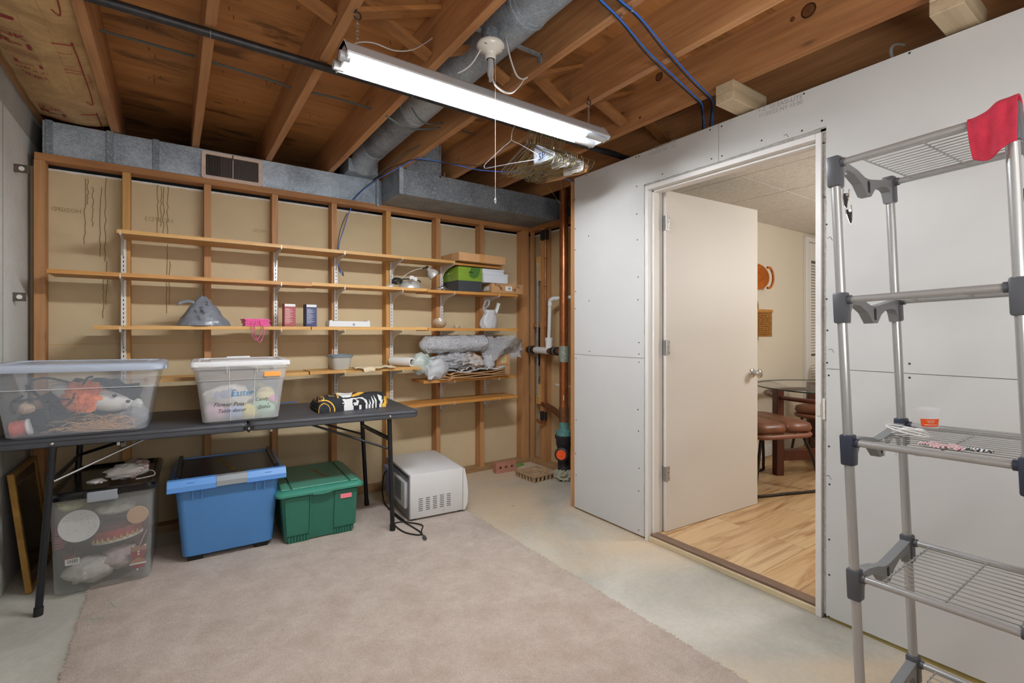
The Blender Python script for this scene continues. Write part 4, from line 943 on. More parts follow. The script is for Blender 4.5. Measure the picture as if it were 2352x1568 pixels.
def onbag(v):
    # push lettering onto the cone surface facing the viewer
    h = max(0, min(1, (v.z - zb) / .178)); pr_ = (1 - h) ** .85 + .10; ry_ = .085 * pr_; rx_ = .128 * pr_
    c = max(-.95, min(.95, (v.x - .155 + .01 * h) / rx_)); y = 3.46 - ry_ * math.sqrt(1 - c * c) * 1.08 - .004
    return Vector((v.x, y, v.z))
for s_, x, z, wd in (('TV', .150, 1.398, .032), ('Legs', .122, 1.362, .045), ('LR - NW', .100, 1.345, .07)):
    text(s_, frame((x, 3.37, z), (.35, 0, -.94), (.94, 0, .35)), wd, INK, gbg, 'marker_writing', fn=onbag, shear=.2)
PINK = mat('hot_pink_card', '#e85a9c', .45, var=.12, vs=30)
pk = T('pink_gift_bag', 'small folded hot pink paper bag with dangling cord handles on the middle shelf', 'bag', (.43, 3.43, 1.253))
pM = frame((.362, 3.38, 1.2535), (1, .03, 0), (0, 1, 0)); pk.matrix_world = pM; WM[pk.name] = pM
for k in range(5): MB().box((.004 * (k % 2), .002 * k, k * .0095), (.145 - .005 * (k % 3), .15, k * .0095 + .008), .001, M=RZ(.02 * (k - 2))).build('paper_fold', PINK, pk, local=True)
for dx in (0, .018):
    MB().tube(smoothpath([(.045 + dx, -.001, .03), (.035 + dx, -.012, .005), (.036 + dx, -.016, -.05), (.06 + dx, -.016, -.085 - dx), (.085 + dx, -.016, -.05), (.09 + dx * .5, -.012, .0), (.08, -.001, .03)], 7), .0022, 6).build('cord_handle', PINK, pk, smooth=60, local=True)
def bulbbox(x, rz, c1, c2, lab, ac, side='left'):
    t_ = T('light_bulb_box', lab, 'box', group='light bulb boxes on the middle shelf'); M = frame((x, 3.385, 1.2535), (math.cos(rz), math.sin(rz), 0), (-math.sin(rz), math.cos(rz), 0)); t_.matrix_world = M; WM[t_.name] = M
    m1 = mat(lab[:8] + '_side', c1, .5, var=.1, vs=60)
    MB().box((0, 0, 0), (.068, .068, .146), .001).build('box_body', m1, t_, local=True)
    FM = Matrix(((1, 0, 0, 0), (0, 0, -1, 0), (0, 1, 0, 0), (0, 0, 0, 1)))
    MB().prism([(.002, .128), (.066, .128), (.066, .144), (.002, .144)], .0005, M=FM).build('flap_print', LAB, t_, local=True)
    mb = MB()
    for q in range(16):
        z = .02 + q * .0062; mb.prism([(.004, z), (.03 + .028 * ((q * 7 % 5) / 5), z), (.03 + .028 * ((q * 7 % 5) / 5), z + .0022), (.004, z + .0022)], .0006, M=FM)
    mb.build('printed_text', mat(lab[:8] + '_txt', ac, .6), t_, kind='stuff', local=True)
    FR = Matrix(((0, 0, 1, .068), (1, 0, 0, 0), (0, 1, 0, 0), (0, 0, 0, 1)))
    MB().prism([(.002, .002), (.066, .002), (.066, .144), (.002, .144)], .0004, M=FR).build('front_print', mat(lab[:8] + '_front', c2, .4, var=.3, vs=40), t_, local=True)
    bl = MB(); bl.prism([(.034 + r_ * math.cos(a), .075 + z_ * math.sin(a)) for a in [2 * PI * q / 20 for q in range(20)] for r_, z_ in [(.017 + .004 * math.sin(a), .038)]], .0009, M=FR)
    bl.build('bulb_picture', mat(lab[:8] + '_bulb', '#d9d3cb', .4, var=.35, vs=120), t_, local=True)
bulbbox(.586, .03, '#a04a4e', '#a8401f', 'maroon light bulb box standing on the middle shelf', '#d9b9b4')
bulbbox(.718, .08, '#3f4468', '#3b3f74', 'dark blue light bulb box right of the maroon one', '#b9bccb')
wd = T('white_adapter', 'long low white plastic device with a round button on the middle shelf', 'device', (1.0, 3.44, 1.253))
WPL = mat('white_abs', '#d9d9da', .3)
mb = MB(); mb.prism([(-.140, 0), (.140, 0), (.139, .034), (.132, .043), (.124, .044), (.118, .037), (-.118, .037), (-.124, .044), (-.132, .043), (-.139, .034)], .10, M=Matrix(((1, 0, 0, 1.004), (0, 0, 1, 3.385), (0, 1, 0, 1.2535), (0, 0, 0, 1))))
mb.build('body', WPL, wd, smooth=30)
MB().lathe([(.009, 0), (.008, .0015)], 16, M=TR(1.03, 3.385, 1.268) @ RX(PI / 2)).build('button', mat('grey_button', '#9d9da3', .3), wd)
CRY = mat('glass_with_gold', '#c9bda8', .12, .4)
mb = MB(); mb.lathe([(.022, 0), (.03, .003), (.048, .016), (.056, .034), (.053, .034), (.044, .017), (.02, .008)], 24, M=TR(1.715, 3.45, 1.262) @ RX(-.55) @ RY(.35)); tag(mb.build('glass_dish', CRY, None, smooth=50), 'small glass dish with gold rim tilted on the middle shelf', 'dish')
mb = MB(); mb.lathe([(.022, 0), (.025, .002), (.027, .022), (.024, .022), (.022, .004)], 20, M=TR(1.862, 3.43, 1.2465)); tag(mb.build('glass_candle_cup', CRY, None, smooth=40), 'tiny clear glass cup right of the tilted glass dish', 'cup')
WBAG = alpha_plastic('white_bag_film', '#d8dadd', .62, .22, 1.0, 26)
tb = T('plastic_bag', 'white plastic shopping bag with handles up at the right end of the middle shelf', 'bag', (2.19, 3.46, 1.247))
def tb_(a, b):
    ph = 2 * PI * a; w_ = .070 + .012 * math.sin(b * 5) - .008 * b
    k = 1 + .16 * noise.noise(Vector((math.cos(ph) * 2.4, math.sin(ph) * 2.4, b * 3))) + .06 * noise.noise(Vector((math.cos(ph) * 7, math.sin(ph) * 7, b * 9)))
    return Vector((2.185 + w_ * k * math.cos(ph) + .02 * b, 3.47 + .05 * k * math.sin(ph) * (1 - .5 * b), 1.248 + .155 * b))
mb = MB().grid(tb_, 36, 16, wrapu=True); mb.F.append(tuple(range(36))[::-1]); mb.MI.append(0); mb.build('bag_film', WBAG, tb, smooth=60)
MB().grid(lambda a, b: Vector((2.235 + .028 * a + .032 * b, 3.455 + .008 * math.sin(a * 4), 1.385 + .085 * b - .012 * a)), 5, 8).build('bag_handle', WBAG, tb, solid=.001, smooth=60)
MB().tube(smoothpath([(2.145, 3.46, 1.37), (2.13, 3.46, 1.42), (2.15, 3.46, 1.47), (2.18, 3.46, 1.485), (2.185, 3.46, 1.45), (2.16, 3.46, 1.42)], 5), .014, 6, r2=.002).build('bag_handle', WBAG, tb, smooth=60)
MB().blob((2.185, 3.47, 1.295), (.045, .035, .042), 20, 12, .2, 4, 3).build('crumpled_film', WBAG, tb, smooth=60)
# ------------------------------------------------------------------ fourth shelf
fc = T('food_container', 'translucent food container with grey lid on the fourth shelf', 'food container', (.95, 3.46, .956))
FROST = alpha_plastic('frosted_tub', '#c8c3b8', .8, .3); LIDG = mat('grey_blue_lid', '#7d8892', .4)
MB().loft([rrect(.900, 1.008, 3.405, 3.515, .03, .957, 5), rrect(.892, 1.016, 3.397, 3.523, .034, .98, 5), rrect(.882, 1.024, 3.388, 3.532, .034, 1.045, 5)]).build('tub', FROST, fc, smooth=45)
MB().loft([rrect(.876, 1.03, 3.382, 3.538, .036, 1.043, 5), rrect(.874, 1.032, 3.380, 3.540, .036, 1.054, 5), rrect(.888, 1.018, 3.394, 3.526, .03, 1.060, 5), rrect(.892, 1.014, 3.398, 3.522, .03, 1.055, 5)]).build('lid', LIDG, fc, smooth=45)
CLO = mat('cream_cloth', '#d8c7a5', .85, var=.08, vs=30, bump=.3)
mb = MB(); mb.grid(lambda a, b: Vector((1.03 + a * .29 + .02 * b, 3.36 + b * .16, .962 + .004 * math.sin(a * 19 + b * 4) + (.004 * math.sin(b * 14)) - (max(0, .12 - b) * .22 if .2 < a < .5 else 0))), 40, 16)
tag(mb.build('placemat', CLO, None, solid=.004, smooth=60), 'crinkled cream cloth lying on the fourth shelf with a corner hanging over', 'cloth')
mb = MB(); mb.grid(lambda a, b: Vector((.985 + a * .11, 3.375 + b * .14, .9585 + .002 * math.sin(a * 9))), 8, 4); tag(mb.build('napkin', mat('yellow_cloth', '#d8b46a', .85), None, solid=.002), 'flat yellow cloth piece beside the food container', 'cloth')
rl_ = T('paper_roll', 'white paper roll with brown cardboard core on the fourth shelf', 'roll', (1.4, 3.45, .96))
ax0 = Vector((1.465, 3.395, .991)); ax1 = Vector((1.385, 3.60, .991)); dv = (ax1 - ax0); Ln = dv.length
Mr = frame(ax0, dv, (0, 0, 1)) @ RY(PI / 2)
MB().lathe([(.021, 0), (.0325, 0), (.0335, .002), (.0335, Ln), (.021, Ln)], 32, M=Mr, cap=False).build('paper', mat('roll_paper', '#dcdbd9', .7), rl_, smooth=40)
MB().lathe([(.0205, .001), (.0215, .001), (.0215, Ln), (.0205, Ln)], 28, M=Mr, cap=False).build('core', CARD2, rl_, smooth=40)
# ------------------------------------------------------------------ bubble wrap pile
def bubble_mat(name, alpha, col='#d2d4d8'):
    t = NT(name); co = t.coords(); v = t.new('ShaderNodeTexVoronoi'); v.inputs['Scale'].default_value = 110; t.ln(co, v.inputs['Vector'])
    t.b.inputs['Roughness'].default_value = .2; t.b.inputs['Alpha'].default_value = alpha; nn_ = t.noise(co, 70, 5, 1.5, .75); t.ln(t.ramp(nn_, [(.36, lin('#bfc0c5')), (.55, lin(col)), (.68, lin('#ffffff'))]), t.b.inputs['Base Color'])  # white specks put the film's sparkle into its base colour
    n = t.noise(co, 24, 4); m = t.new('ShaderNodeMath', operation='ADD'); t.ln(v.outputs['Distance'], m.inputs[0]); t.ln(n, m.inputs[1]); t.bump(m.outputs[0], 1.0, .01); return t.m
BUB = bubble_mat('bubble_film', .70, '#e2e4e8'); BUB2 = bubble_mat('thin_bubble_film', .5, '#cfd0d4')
zs = .8475
bw = MB()
def bwf(a, b):
    ph = 2 * PI * b; b0 = 0; e = min(1, a / .10) ** .5 * min(1, (1 - a) / .06) ** .4 if 0 < a < 1 else .05
    k = 1 + .12 * noise.noise(Vector((a * 9, math.cos(ph) * 2, math.sin(ph) * 2))) + .08 * noise.noise(Vector((a * 30, math.cos(ph) * 6, math.sin(ph) * 6))) + .05 * noise.noise(Vector((a * 80, math.cos(ph) * 16, math.sin(ph) * 16)))
    return Vector((1.545 + a * .60, 3.44 + .085 * e * k * math.cos(ph), 1.115 + .066 * e * k * math.sin(ph) + .012 * a))
bwr = MB(); vs_ = [bwf(i / 150, j / 56) for i in range(151) for j in range(56)]
bwr.add(vs_, [(i * 56 + j, i * 56 + (j + 1) % 56, (i + 1) * 56 + (j + 1) % 56, (i + 1) * 56 + j) for i in range(150) for j in range(56)])
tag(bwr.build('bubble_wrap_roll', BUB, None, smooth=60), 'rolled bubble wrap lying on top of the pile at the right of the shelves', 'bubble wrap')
sf = MB(); sf.grid(lambda a, b: Vector((2.10 + a * .42 - .05 * (b > .7) * a, 3.40 + .05 * math.sin(a * 7 + b * 3), 1.17 - .17 * b - .02 * math.sin(a * 9) +   .03 * noise.noise(Vector((a * 5, b * 5, 1))) + .012 * noise.noise(Vector((a * 18, b * 14, 6))) + (.035 * math.exp(-((a - .2) / .1) ** 2) * (1 - b)))), 80, 44)
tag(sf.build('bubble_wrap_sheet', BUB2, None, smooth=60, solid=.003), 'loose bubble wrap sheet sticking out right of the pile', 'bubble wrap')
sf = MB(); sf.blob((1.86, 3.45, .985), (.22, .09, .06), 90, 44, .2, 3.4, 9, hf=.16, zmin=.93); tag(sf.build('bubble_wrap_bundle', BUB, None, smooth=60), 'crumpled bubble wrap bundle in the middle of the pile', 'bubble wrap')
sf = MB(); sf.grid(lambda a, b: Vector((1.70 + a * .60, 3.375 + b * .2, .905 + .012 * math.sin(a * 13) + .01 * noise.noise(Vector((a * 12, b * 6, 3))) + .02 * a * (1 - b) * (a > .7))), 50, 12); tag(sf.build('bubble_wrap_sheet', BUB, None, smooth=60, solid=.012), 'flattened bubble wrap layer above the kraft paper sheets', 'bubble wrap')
GRF = alpha_plastic('grey_foam_film', '#8f9196', .9, .3, 1.0, 30)
tag(MB().blob((1.84, 3.44, .945), (.14, .08, .03), 30, 14, .2, 4, 5, hf=.1).build('grey_plastic_film', GRF, None, smooth=60), 'folded dark grey plastic film inside the pile', 'plastic film')
PAPR = mat('crumpled_packing_paper', '#b7aaa2', .8, var=.08, vs=20, bump=.4)
cpm = MB(); cpm.grid(lambda a, b: Vector((1.885 + a * .20 - .04 * b + .03 * b * b, 3.375 + .045 * noise.noise(Vector((a * 4, b * 5, 7))) + .02 * math.sin(b * 9), 1.035 - .12 * b + .018 * math.sin(a * 5) + .02 * noise.noise(Vector((a * 6, b * 7, 2))) + .03 * (a - .5) * b)), 26, 22)
tag(cpm.build('packing_paper', PAPR, None, solid=.0015), 'crumpled grey packing paper at the front of the pile', 'paper')
tag(MB().blob((2.15, 3.40, .965), (.055, .04, .06), 20, 12, .2, 3, 11).build('plastic_bag', WBAG, None, smooth=60), 'small white plastic lump right of the crumpled paper', 'bag')
BB2 = alpha_plastic('greenish_bag_film', '#cfdad3', .6, .2, .8, 20)
gbag = T('plastic_bag', 'puffed white and green shopping bag at the left end of the pile', 'bag', (1.60, 3.42, .848))
MB().blob((1.665, 3.40, .935), (.105, .07, .088), 36, 20, .10, 2.2, 4, hf=.04, zmin=zs + .001).build('bag_body', WBAG, gbag, smooth=60)
MB().blob((1.555, 3.43, .975), (.085, .06, .085), 30, 18, .12, 2.4, 8, hf=.05).build('bag_top', BB2, gbag, smooth=60)
GPR = mat('green_bag_print', '#5bb39a', .5)
mb = MB()
for k in range(3): mb.tube(smoothpath([(1.54 + k * .012, 3.362 - .004 * k, 1.035), (1.565 + k * .012, 3.352, .99), (1.60 + k * .012, 3.342, .94)], 4), .003, 4, r2=.0008)
mb.tube(smoothpath([(1.58, 3.362, 1.035), (1.61, 3.352, 1.02), (1.65, 3.352, 1.022)], 4), .006, 4, r2=.0008)
mb.build('green_print', GPR, gbag, smooth=50)
MB().grid(lambda a, b: Vector((1.575 + .10 * a * (1 - b) + .03 * a, 3.355 + .01 * math.sin(a * 6), .955 - .10 * b)), 8, 10).build('bag_tail', WBAG, gbag, solid=.001, smooth=60)
KP = mat('brown_kraft_paper', '#b0875e', .8, var=.1, vs=16, bump=.2)
for k in range(4):
    mb = MB(); mb.grid(lambda a, b: Vector((1.68 + .01 * k + a * (.64 - .02 * k), 3.352 + .006 * k + b * .23, zs + .004 + k * .0125 + .004 * math.sin(a * 9 + k * 2) + (.016 * max(0, a - .8) * 5 * (k > 0)) - (.014 * math.exp(-((a - .12) / .03) ** 2) * (b < .2)))), 44, 6)
    tag(mb.build('kraft_paper_sheet', KP, None, smooth=60, solid=.005), 'brown kraft paper sheet, %s in the stack under the bubble wrap' % ['lowest', 'second from below', 'third from below', 'topmost'][k], 'paper', 'kraft paper sheets in the pile')
BX = CARD2
for z0, lab in ((.9365, 'upper small brown box with green spiral label right of the bubble wrap pile'), (.848, 'lower small brown box with green spiral label right of the bubble wrap pile')):
    b_ = simplebox('gift_box', 2.235, 2.375, 3.42, 3.58, z0, z0 + .087, BX, lab)
    MB().box((2.283, 3.4188, z0 + .018), (2.335, 3.4196, z0 + .068)).build('label', mat('buff_label', '#cdb98f', .7), b_)
    MB().tube([Vector((2.309 + (.004 + .0013 * k) * math.cos(k * .75), 3.4182, z0 + .043 + (.004 + .0015 * k) * math.sin(k * .75))) for k in range(14)], .0016, 5).build('spiral_mark', mat('green_spiral', '#3d7d3f', .6), b_)

# ------------------------------------------------------------------ plumbing in the corner
COP = mat('aged_copper', '#a5653c', .35, .75, var=.25, vs=14); COPD = mat('dull_copper', '#7d5236', .5, .6, var=.3, vs=30)
SOLD = mat('solder_and_verdigris', '#8e9689', .6, .4, var=.3, vs=60); TEAL = mat('verdigris_ring', '#5d8d88', .6, .3, var=.3, vs=40)
CI = mat('black_cast_iron', '#27262a', .55, .2, var=.3, vs=30); PVC = mat('white_pvc', '#d6d7d6', .3)
px_, py_ = 2.64, 3.025
cs = T('copper_stack', 'tall copper drain stack with black cleanout fitting in the corner', 'pipe', (px_, py_, 0))
MB().tube([(px_, py_, .42), (px_, py_, 2.60)], .036, 28).build('copper_pipe', COP, cs, smooth=50)
MB().tube([(px_, py_, .97), (px_, py_, 1.10)], .042, 28).build('soldered_fitting', SOLD, cs, smooth=50)
MB().lathe([(.039, .47), (.041, .50), (.041, .57), (.038, .60)], 28, M=TR(px_, py_, 0)).build('lower_fitting', COPD, cs, smooth=50)
MB().lathe([(.04, .475), (.043, .44), (.039, .42), (.045, .41), (.062, .40), (.066, .375), (.066, .365)], 28, M=TR(px_, py_, 0)).build('verdigris_collar', TEAL, cs, smooth=50)
MB().lathe([(.060, .368), (.073, .366), (.074, .345), (.066, .335), (.063, .285), (.055, .27), (.05, .18), (.05, .06), (.056, .05), (.056, .0)], 28, M=TR(px_, py_, 0)).build('iron_hub', CI, cs, smooth=50)
cl = Vector((-.74, -.55, .02)).normalized(); cm = frame((px_, py_, .225), cl, (0, 0, 1)) @ RY(PI / 2)
MB().lathe([(.045, -.02), (.048, .06), (.056, .065), (.056, .095), (.05, .10)], 28, M=cm).build('cleanout_branch', CI, cs, smooth=50)
MB().lathe([(.039, .1), (.04, .106), (.034, .108), (.03, .106), (.012, .106), (.012, .114), (.001, .114)], 24, M=cm).build('cleanout_plug', mat('orange_plug', '#f0591c', .4), cs, smooth=40)
MB().blob((px_, py_, .035), (.085, .08, .06), 24, 12, .25, 4, 6, hf=.2, zmin=0.0).build('crumbled_mortar', mat('old_mortar', '#9b9784', .9, var=.3, vs=30, bump=.6), cs)
hp = MB().tube([(2.79, 3.56, .575), (2.70, 3.22, .54), (px_ + .01, py_ + .03, .505)], .026, 18); hp.build('branch_pipe', COPD, cs, smooth=50)
MB().box((px_ - .04, py_ - .043, .66), (px_ - .035, py_ - .038, .70), M=None).build('paper_scrap', LAB, cs)
tp_ = T('small_copper_pipe', 'thin vertical copper pipe on the plumbing stud with black clamp', 'pipe', (2.728, 3.375, .5))
MB().tube([(2.728, 3.375, .50), (2.728, 3.375, 2.05)], .0085, 12).build('pipe', COP, tp_, smooth=50)
MB().box((2.71, 3.35, 2.04), (2.75, 3.43, 2.13), .004).build('black_clamp', BLK, tp_)
for z in (1.87, 1.62, 1.25): MB().box((2.716, 3.362, z), (2.742, 3.388, z + .006)).build('pipe_clip', COPD, tp_)
MB().box((2.715, 3.37, .42), (2.745, 3.44, .50), .004).build('valve', BLK, tp_); MB().tube(smoothpath([(2.71, 3.47, .42), (2.70, 3.44, .405), (2.70, 3.39, .405), (2.715, 3.365, .43)], 5), .011, 10).build('elbow_pipe', COP, tp_, smooth=50)
pv = T('pvc_drain', 'white plastic pipe with elbow and tee between black rubber couplings', 'pipe', (2.66, 3.3, 1.05))
MB().tube([(2.685, 3.46, 1.053), (2.665, 3.25, 1.053)], .030, 20).build('tee', PVC, pv, smooth=50)
MB().lathe([(.031, 1.06), (.031, 1.13), (.034, 1.13), (.034, 1.165), (.026, 1.168)], 20, M=TR(2.67, 3.255, 0)).build('reducer', PVC, pv, smooth=50)
MB().tube([(2.67, 3.255, 1.15), (2.655, 3.225, 1.40), (2.652, 3.215, 1.475)], .0155, 16).build('riser_pipe', PVC, pv, smooth=50)
MB().tube(smoothpath([(2.652, 3.217, 1.44), (2.652, 3.212, 1.482), (2.655, 3.185, 1.497), (2.66, 3.15, 1.50)], 6), .0195, 16).build('elbow', PVC, pv, smooth=50)
MB().tube([(2.66, 3.165, 1.50), (2.71, 2.92, 1.505)], .0155, 16).build('arm_pipe', PVC, pv, smooth=50)
MB().tube([(2.705, 2.93, 1.505), (2.715, 2.885, 1.508)], .019, 14).build('end_fitting', PVC, pv, smooth=50)
MB().tube([(2.715, 2.885, 1.53), (2.715, 2.883, 1.545)], .009, 10).build('blue_handle', BLU, pv)
for (a, b) in (((2.70, 3.60, 1.055), (2.686, 3.46, 1.054)), ((2.665, 3.25, 1.053), (2.645, 3.06, 1.053))):
    MB().tube([a, b], .027, 18).build('pipe_stub', COPD, pv, smooth=50)
    a = Vector(a); b = Vector(b); d = (b - a)
    MB().tube([a + d * .3, a + d * .75], .034, 18).build('rubber_coupling', BLK, pv, smooth=50)
    for k in (.35, .5, .68): MB().tube([a + d * k, a + d * (k + .06)], .036, 18).build('hose_clamp', STEEL if k == .5 else BLK, pv, smooth=50)
ls = T('loose_standard', 'spare slotted metal strip nailed upright on the plumbing stud', 'metal strip', (2.72, 3.45, .64))
MB().box((2.712, 3.468, .62), (2.722, 3.484, 1.845), .001).build('strip', GALV, ls)
mb = MB(); z = .65
while z < 1.83: mb.box((2.7112, 3.4745, z), (2.7122, 3.4775, z + .012)); z += .025
mb.build('slots', BLK, ls, kind='stuff')
for z0, z1 in ((1.68, 1.90), (.56, .74)): MB().box((2.7225, 3.455, z0), (2.742, 3.505, z1), .001).build('wood_cleat', W_STUDL, ls)
# ------------------------------------------------------------------ rug
def carpet():
    t = NT('cut_pile_carpet'); co = t.coords(False); n = t.noise(co, 260, 3, 0, .7); n2 = t.noise(co, 7.0, 8, .25, .7); n3 = t.noise(co, 60, 4, .3, .6)
    c = t.ramp(n2, [(.30, lin('#ccb8a8')), (.66, lin('#e6d6c8'))]); c = t.mix(.55, c, t.ramp(n, [(.36, lin('#b5a294')), (.52, G(.95)), (.62, G(1))]), 'MULTIPLY')
    c = t.mix(.3, c, t.ramp(n3, [(.35, G(.78)), (.6, G(1))]), 'MULTIPLY')
    t.ln(c, t.b.inputs['Base Color']); t.b.inputs['Roughness'].default_value = 1.0; t.b.inputs['Specular IOR Level'].default_value = .1
    t.b.inputs['Sheen Weight'].default_value = .2
    m = t.new('ShaderNodeMath', operation='ADD'); t.ln(n, m.inputs[0]); t.ln(n3, m.inputs[1]); t.bump(m.outputs[0], .8, .012); return t.m
RUGM = carpet()
RT = .012
def rug_edge(y): return -.322 + .006 * noise.noise(Vector((y * 14, 2, 0))) + .004 * noise.noise(Vector((y * 60, 2, 0))) + (.02 * max(0, 2.6 - y) * 0)
rows = []; ys = [ -2.2 + 5.55 * k / 420 for k in range(421)]
vs = []; 
for y in ys:
    xl = rug_edge(y) + (0.0 if y < 3.0 else 0); xr = 1.63 + .005 * noise.noise(Vector((y * 12, 9, 0))) + .003 * noise.noise(Vector((y * 70, 9, 0)))
    vs += [(xl, y, 0.0005), (xl - .001, y, RT * .6), (xl + .006, y, RT)]
    vs += [(xl + .006 + (xr - xl - .012) * k / 8, y, RT + .0) for k in range(1, 8)]
    vs += [(xr - .006, y, RT), (xr + .001, y, RT * .6), (xr, y, .0005)]
n_ = 13; fs = [(j * n_ + i, j * n_ + i + 1, (j + 1) * n_ + i + 1, (j + 1) * n_ + i) for j in range(420) for i in range(n_ - 1)]
fs += [tuple(range(n_))[::-1], tuple(range(420 * n_, 421 * n_))] + [(j * n_, (j + 1) * n_, (j + 1) * n_ + n_ - 1, j * n_ + n_ - 1) for j in range(420)]
rug = tag(MB().add(vs, fs).build('carpet_remnant', RUGM, None, smooth=50, origin=(.65, 1, 0)), 'beige cut-pile carpet remnant with raw edges lying on the concrete', 'rug')
# fuzzy pile fringe along the raw edges
fr = MB(); rr = random.Random(8)
for k in range(1500):
    y = rr.uniform(-.1, 3.3); side = rr.random() < .62
    x = rug_edge(y) if side else 1.63; s_ = -1 if side else 1
    a = Vector((x - s_ * .004, y, RT * rr.uniform(.3, 1))); b = a + Vector((s_ * rr.uniform(.004, .013), rr.uniform(-.006, .006), rr.uniform(-.004, .004))); b.z = max(.001, b.z)
    fr.tube([a, b], .0011, 3)
fr.build('pile_fringe', RUGM, rug, kind='stuff')
TIN = mat('green_tinsel', '#7fb890', .3, .4)
for pts, lab in (([(248, 1376), (252, 1384), (258, 1386), (261, 1392), (266, 1393)], 'small green tinsel scrap on the rug beside the holiday bin'), ([(199, 1427), (207, 1420), (214, 1423), (224, 1418), (232, 1421), (244, 1414)], 'longer green tinsel scrap near the left edge of the rug')):
    mb = MB(); q = [P(u, v, Z=RT + .002) for u, v in pts]; mb.tube(q, .0008, 4)
    for a, b in zip(q[:-1], q[1:]):
        for k in range(5):
            c = a.lerp(b, k / 5); mb.tube([c, c + Vector((rr.uniform(-.005, .005), rr.uniform(-.005, .005), .002))], .0004, 3)
    tag(mb.build('tinsel_scrap', TIN, None), lab, 'tinsel')

# ------------------------------------------------------------------ folding table
TBK = mat('charcoal_table_plastic', '#3f4146', .5, var=.15, vs=10, bump=.15, bs=160); TBL = mat('black_powder_coat', '#26262a', .32, .4)
TB = T('folding_table', 'long dark grey folding table with black tube legs against the stud wall', 'table', (.32, 3.1, 0))
FL, FR, BR, BL = Vector((-.635, 2.895, .758)), Vector((1.243, 2.775, .737)), Vector((1.272, 3.39, .742)), Vector((-.615, 3.51, .764))
def tz(x, y=3.0): return .758 + (.737 - .758) * (x + .635) / 1.878 + (y - 2.85) * .009
def tp(s, t, dz=0.0): 
    a = FL.lerp(FR, s); b = BL.lerp(BR, s); p = a.lerp(b, t); p.z += dz; return p
def ringt(i, dz, r=.03, s0=0.0, s1=1.0):
    W_, D_ = 1.88, .61; out = []
    for (x, y, _) in rrect(i + s0 * W_, s1 * W_ - i, i, D_ - i, r, 0, 5): out.append(tp(x / W_, y / D_, dz))
    return out
SPL = .509
for s0, s1, nm in ((0, SPL - .0015, 'l'), (SPL + .0015, 1, 'r')):
    MB().loft([ringt(.012, -.045, .02, s0, s1), ringt(.004, -.040, .026, s0, s1), ringt(.0, -.012, .03, s0, s1), ringt(.004, -.003, .03, s0, s1), ringt(.016, 0, .03, s0, s1)]).build('tabletop_half', TBK, TB, smooth=35)
MB().tube([tp(0.02, -.0015, -.014), tp(.985, -.0015, -.014)], .0022, 6).build('edge_ridge', TBK, TB)
h = tp(SPL, -.002, -.028); mb = MB(); mb.prism([(-.022, 0), (0, -.022), (.022, 0), (0, .026)], .006, M=frame(h + Vector((0, .004, 0)), (1, 0, 0), (0, 0, 1))); mb.lathe([(.008, 0), (.008, .006), (.004, .008)], 14, M=TR(h.x, h.y - .001, h.z) @ RX(PI / 2)); mb.build('hinge', TBL, TB)
MB().lathe([(.005, 0), (.005, .003)], 12, M=TR(h.x, h.y - .009, h.z) @ RX(PI / 2)).build('hinge_pin', STEEL, TB)
for s_ in (.108, .904):
    q = tp(s_, 0, -.026); MB().lathe([(.006, -.002), (.006, .003), (.003, .005)], 12, M=TR(q.x, q.y - .001, q.z) @ RX(PI / 2)).build('rivet', STEEL, TB, smooth=40)
for u, v in ((272, 1017), (623, 986)):
    q = P(u, v, Y=2.93); MB().cbox(q, (.012, .004, .022), .001).build('clip', WMET, TB)
def leg(a, b, r=.0135): return MB().tube([a, b], r, 16).build('leg', TBL, TB, smooth=50)
lf = (Vector((-.431, 2.895, .715)), Vector((-.475, 2.872, .0)))
lb = (Vector((-.40, 3.44, .72)), Vector((-.445, 3.44, .0)))
rf = (Vector((1.072, 2.825, .70)), Vector((1.094, 2.828, RT)))
rb_ = (Vector((1.06, 3.32, .705)), Vector((1.105, 3.34, RT)))
for a, b in (lf, lb, rf, rb_):
    leg(a, b); MB().tube([b, b + (a - b).normalized() * .035], .0165, 16).build('foot_cap', BLK, TB, smooth=50)
def bar(a, b, r, nm='crossbar', m=None): return MB().tube([a, b], r, 12).build(nm, m or TBL, TB, smooth=50)
bar(lf[0].lerp(lf[1], .22), lb[0].lerp(lb[1], .22), .010); bar(rf[0].lerp(rf[1], .19), rb_[0].lerp(rb_[1], .19), .013)
bar(lf[0].lerp(lf[1], .22), Vector((-.05, 3.02, .715)), .0055, 'brace', STEEL); bar(lb[0].lerp(lb[1], .22), Vector((.02, 3.25, .715)), .008, 'brace')
bar(rf[0].lerp(rf[1], .28), Vector((.60, 2.96, .705)), .0065, 'brace'); bar(rb_[0].lerp(rb_[1], .28), Vector((.62, 3.18, .70)), .0065, 'brace')
MB().box((-.55, 3.03, .695), (1.15, 3.05, .715)).build('underframe_rail', TBL, TB)

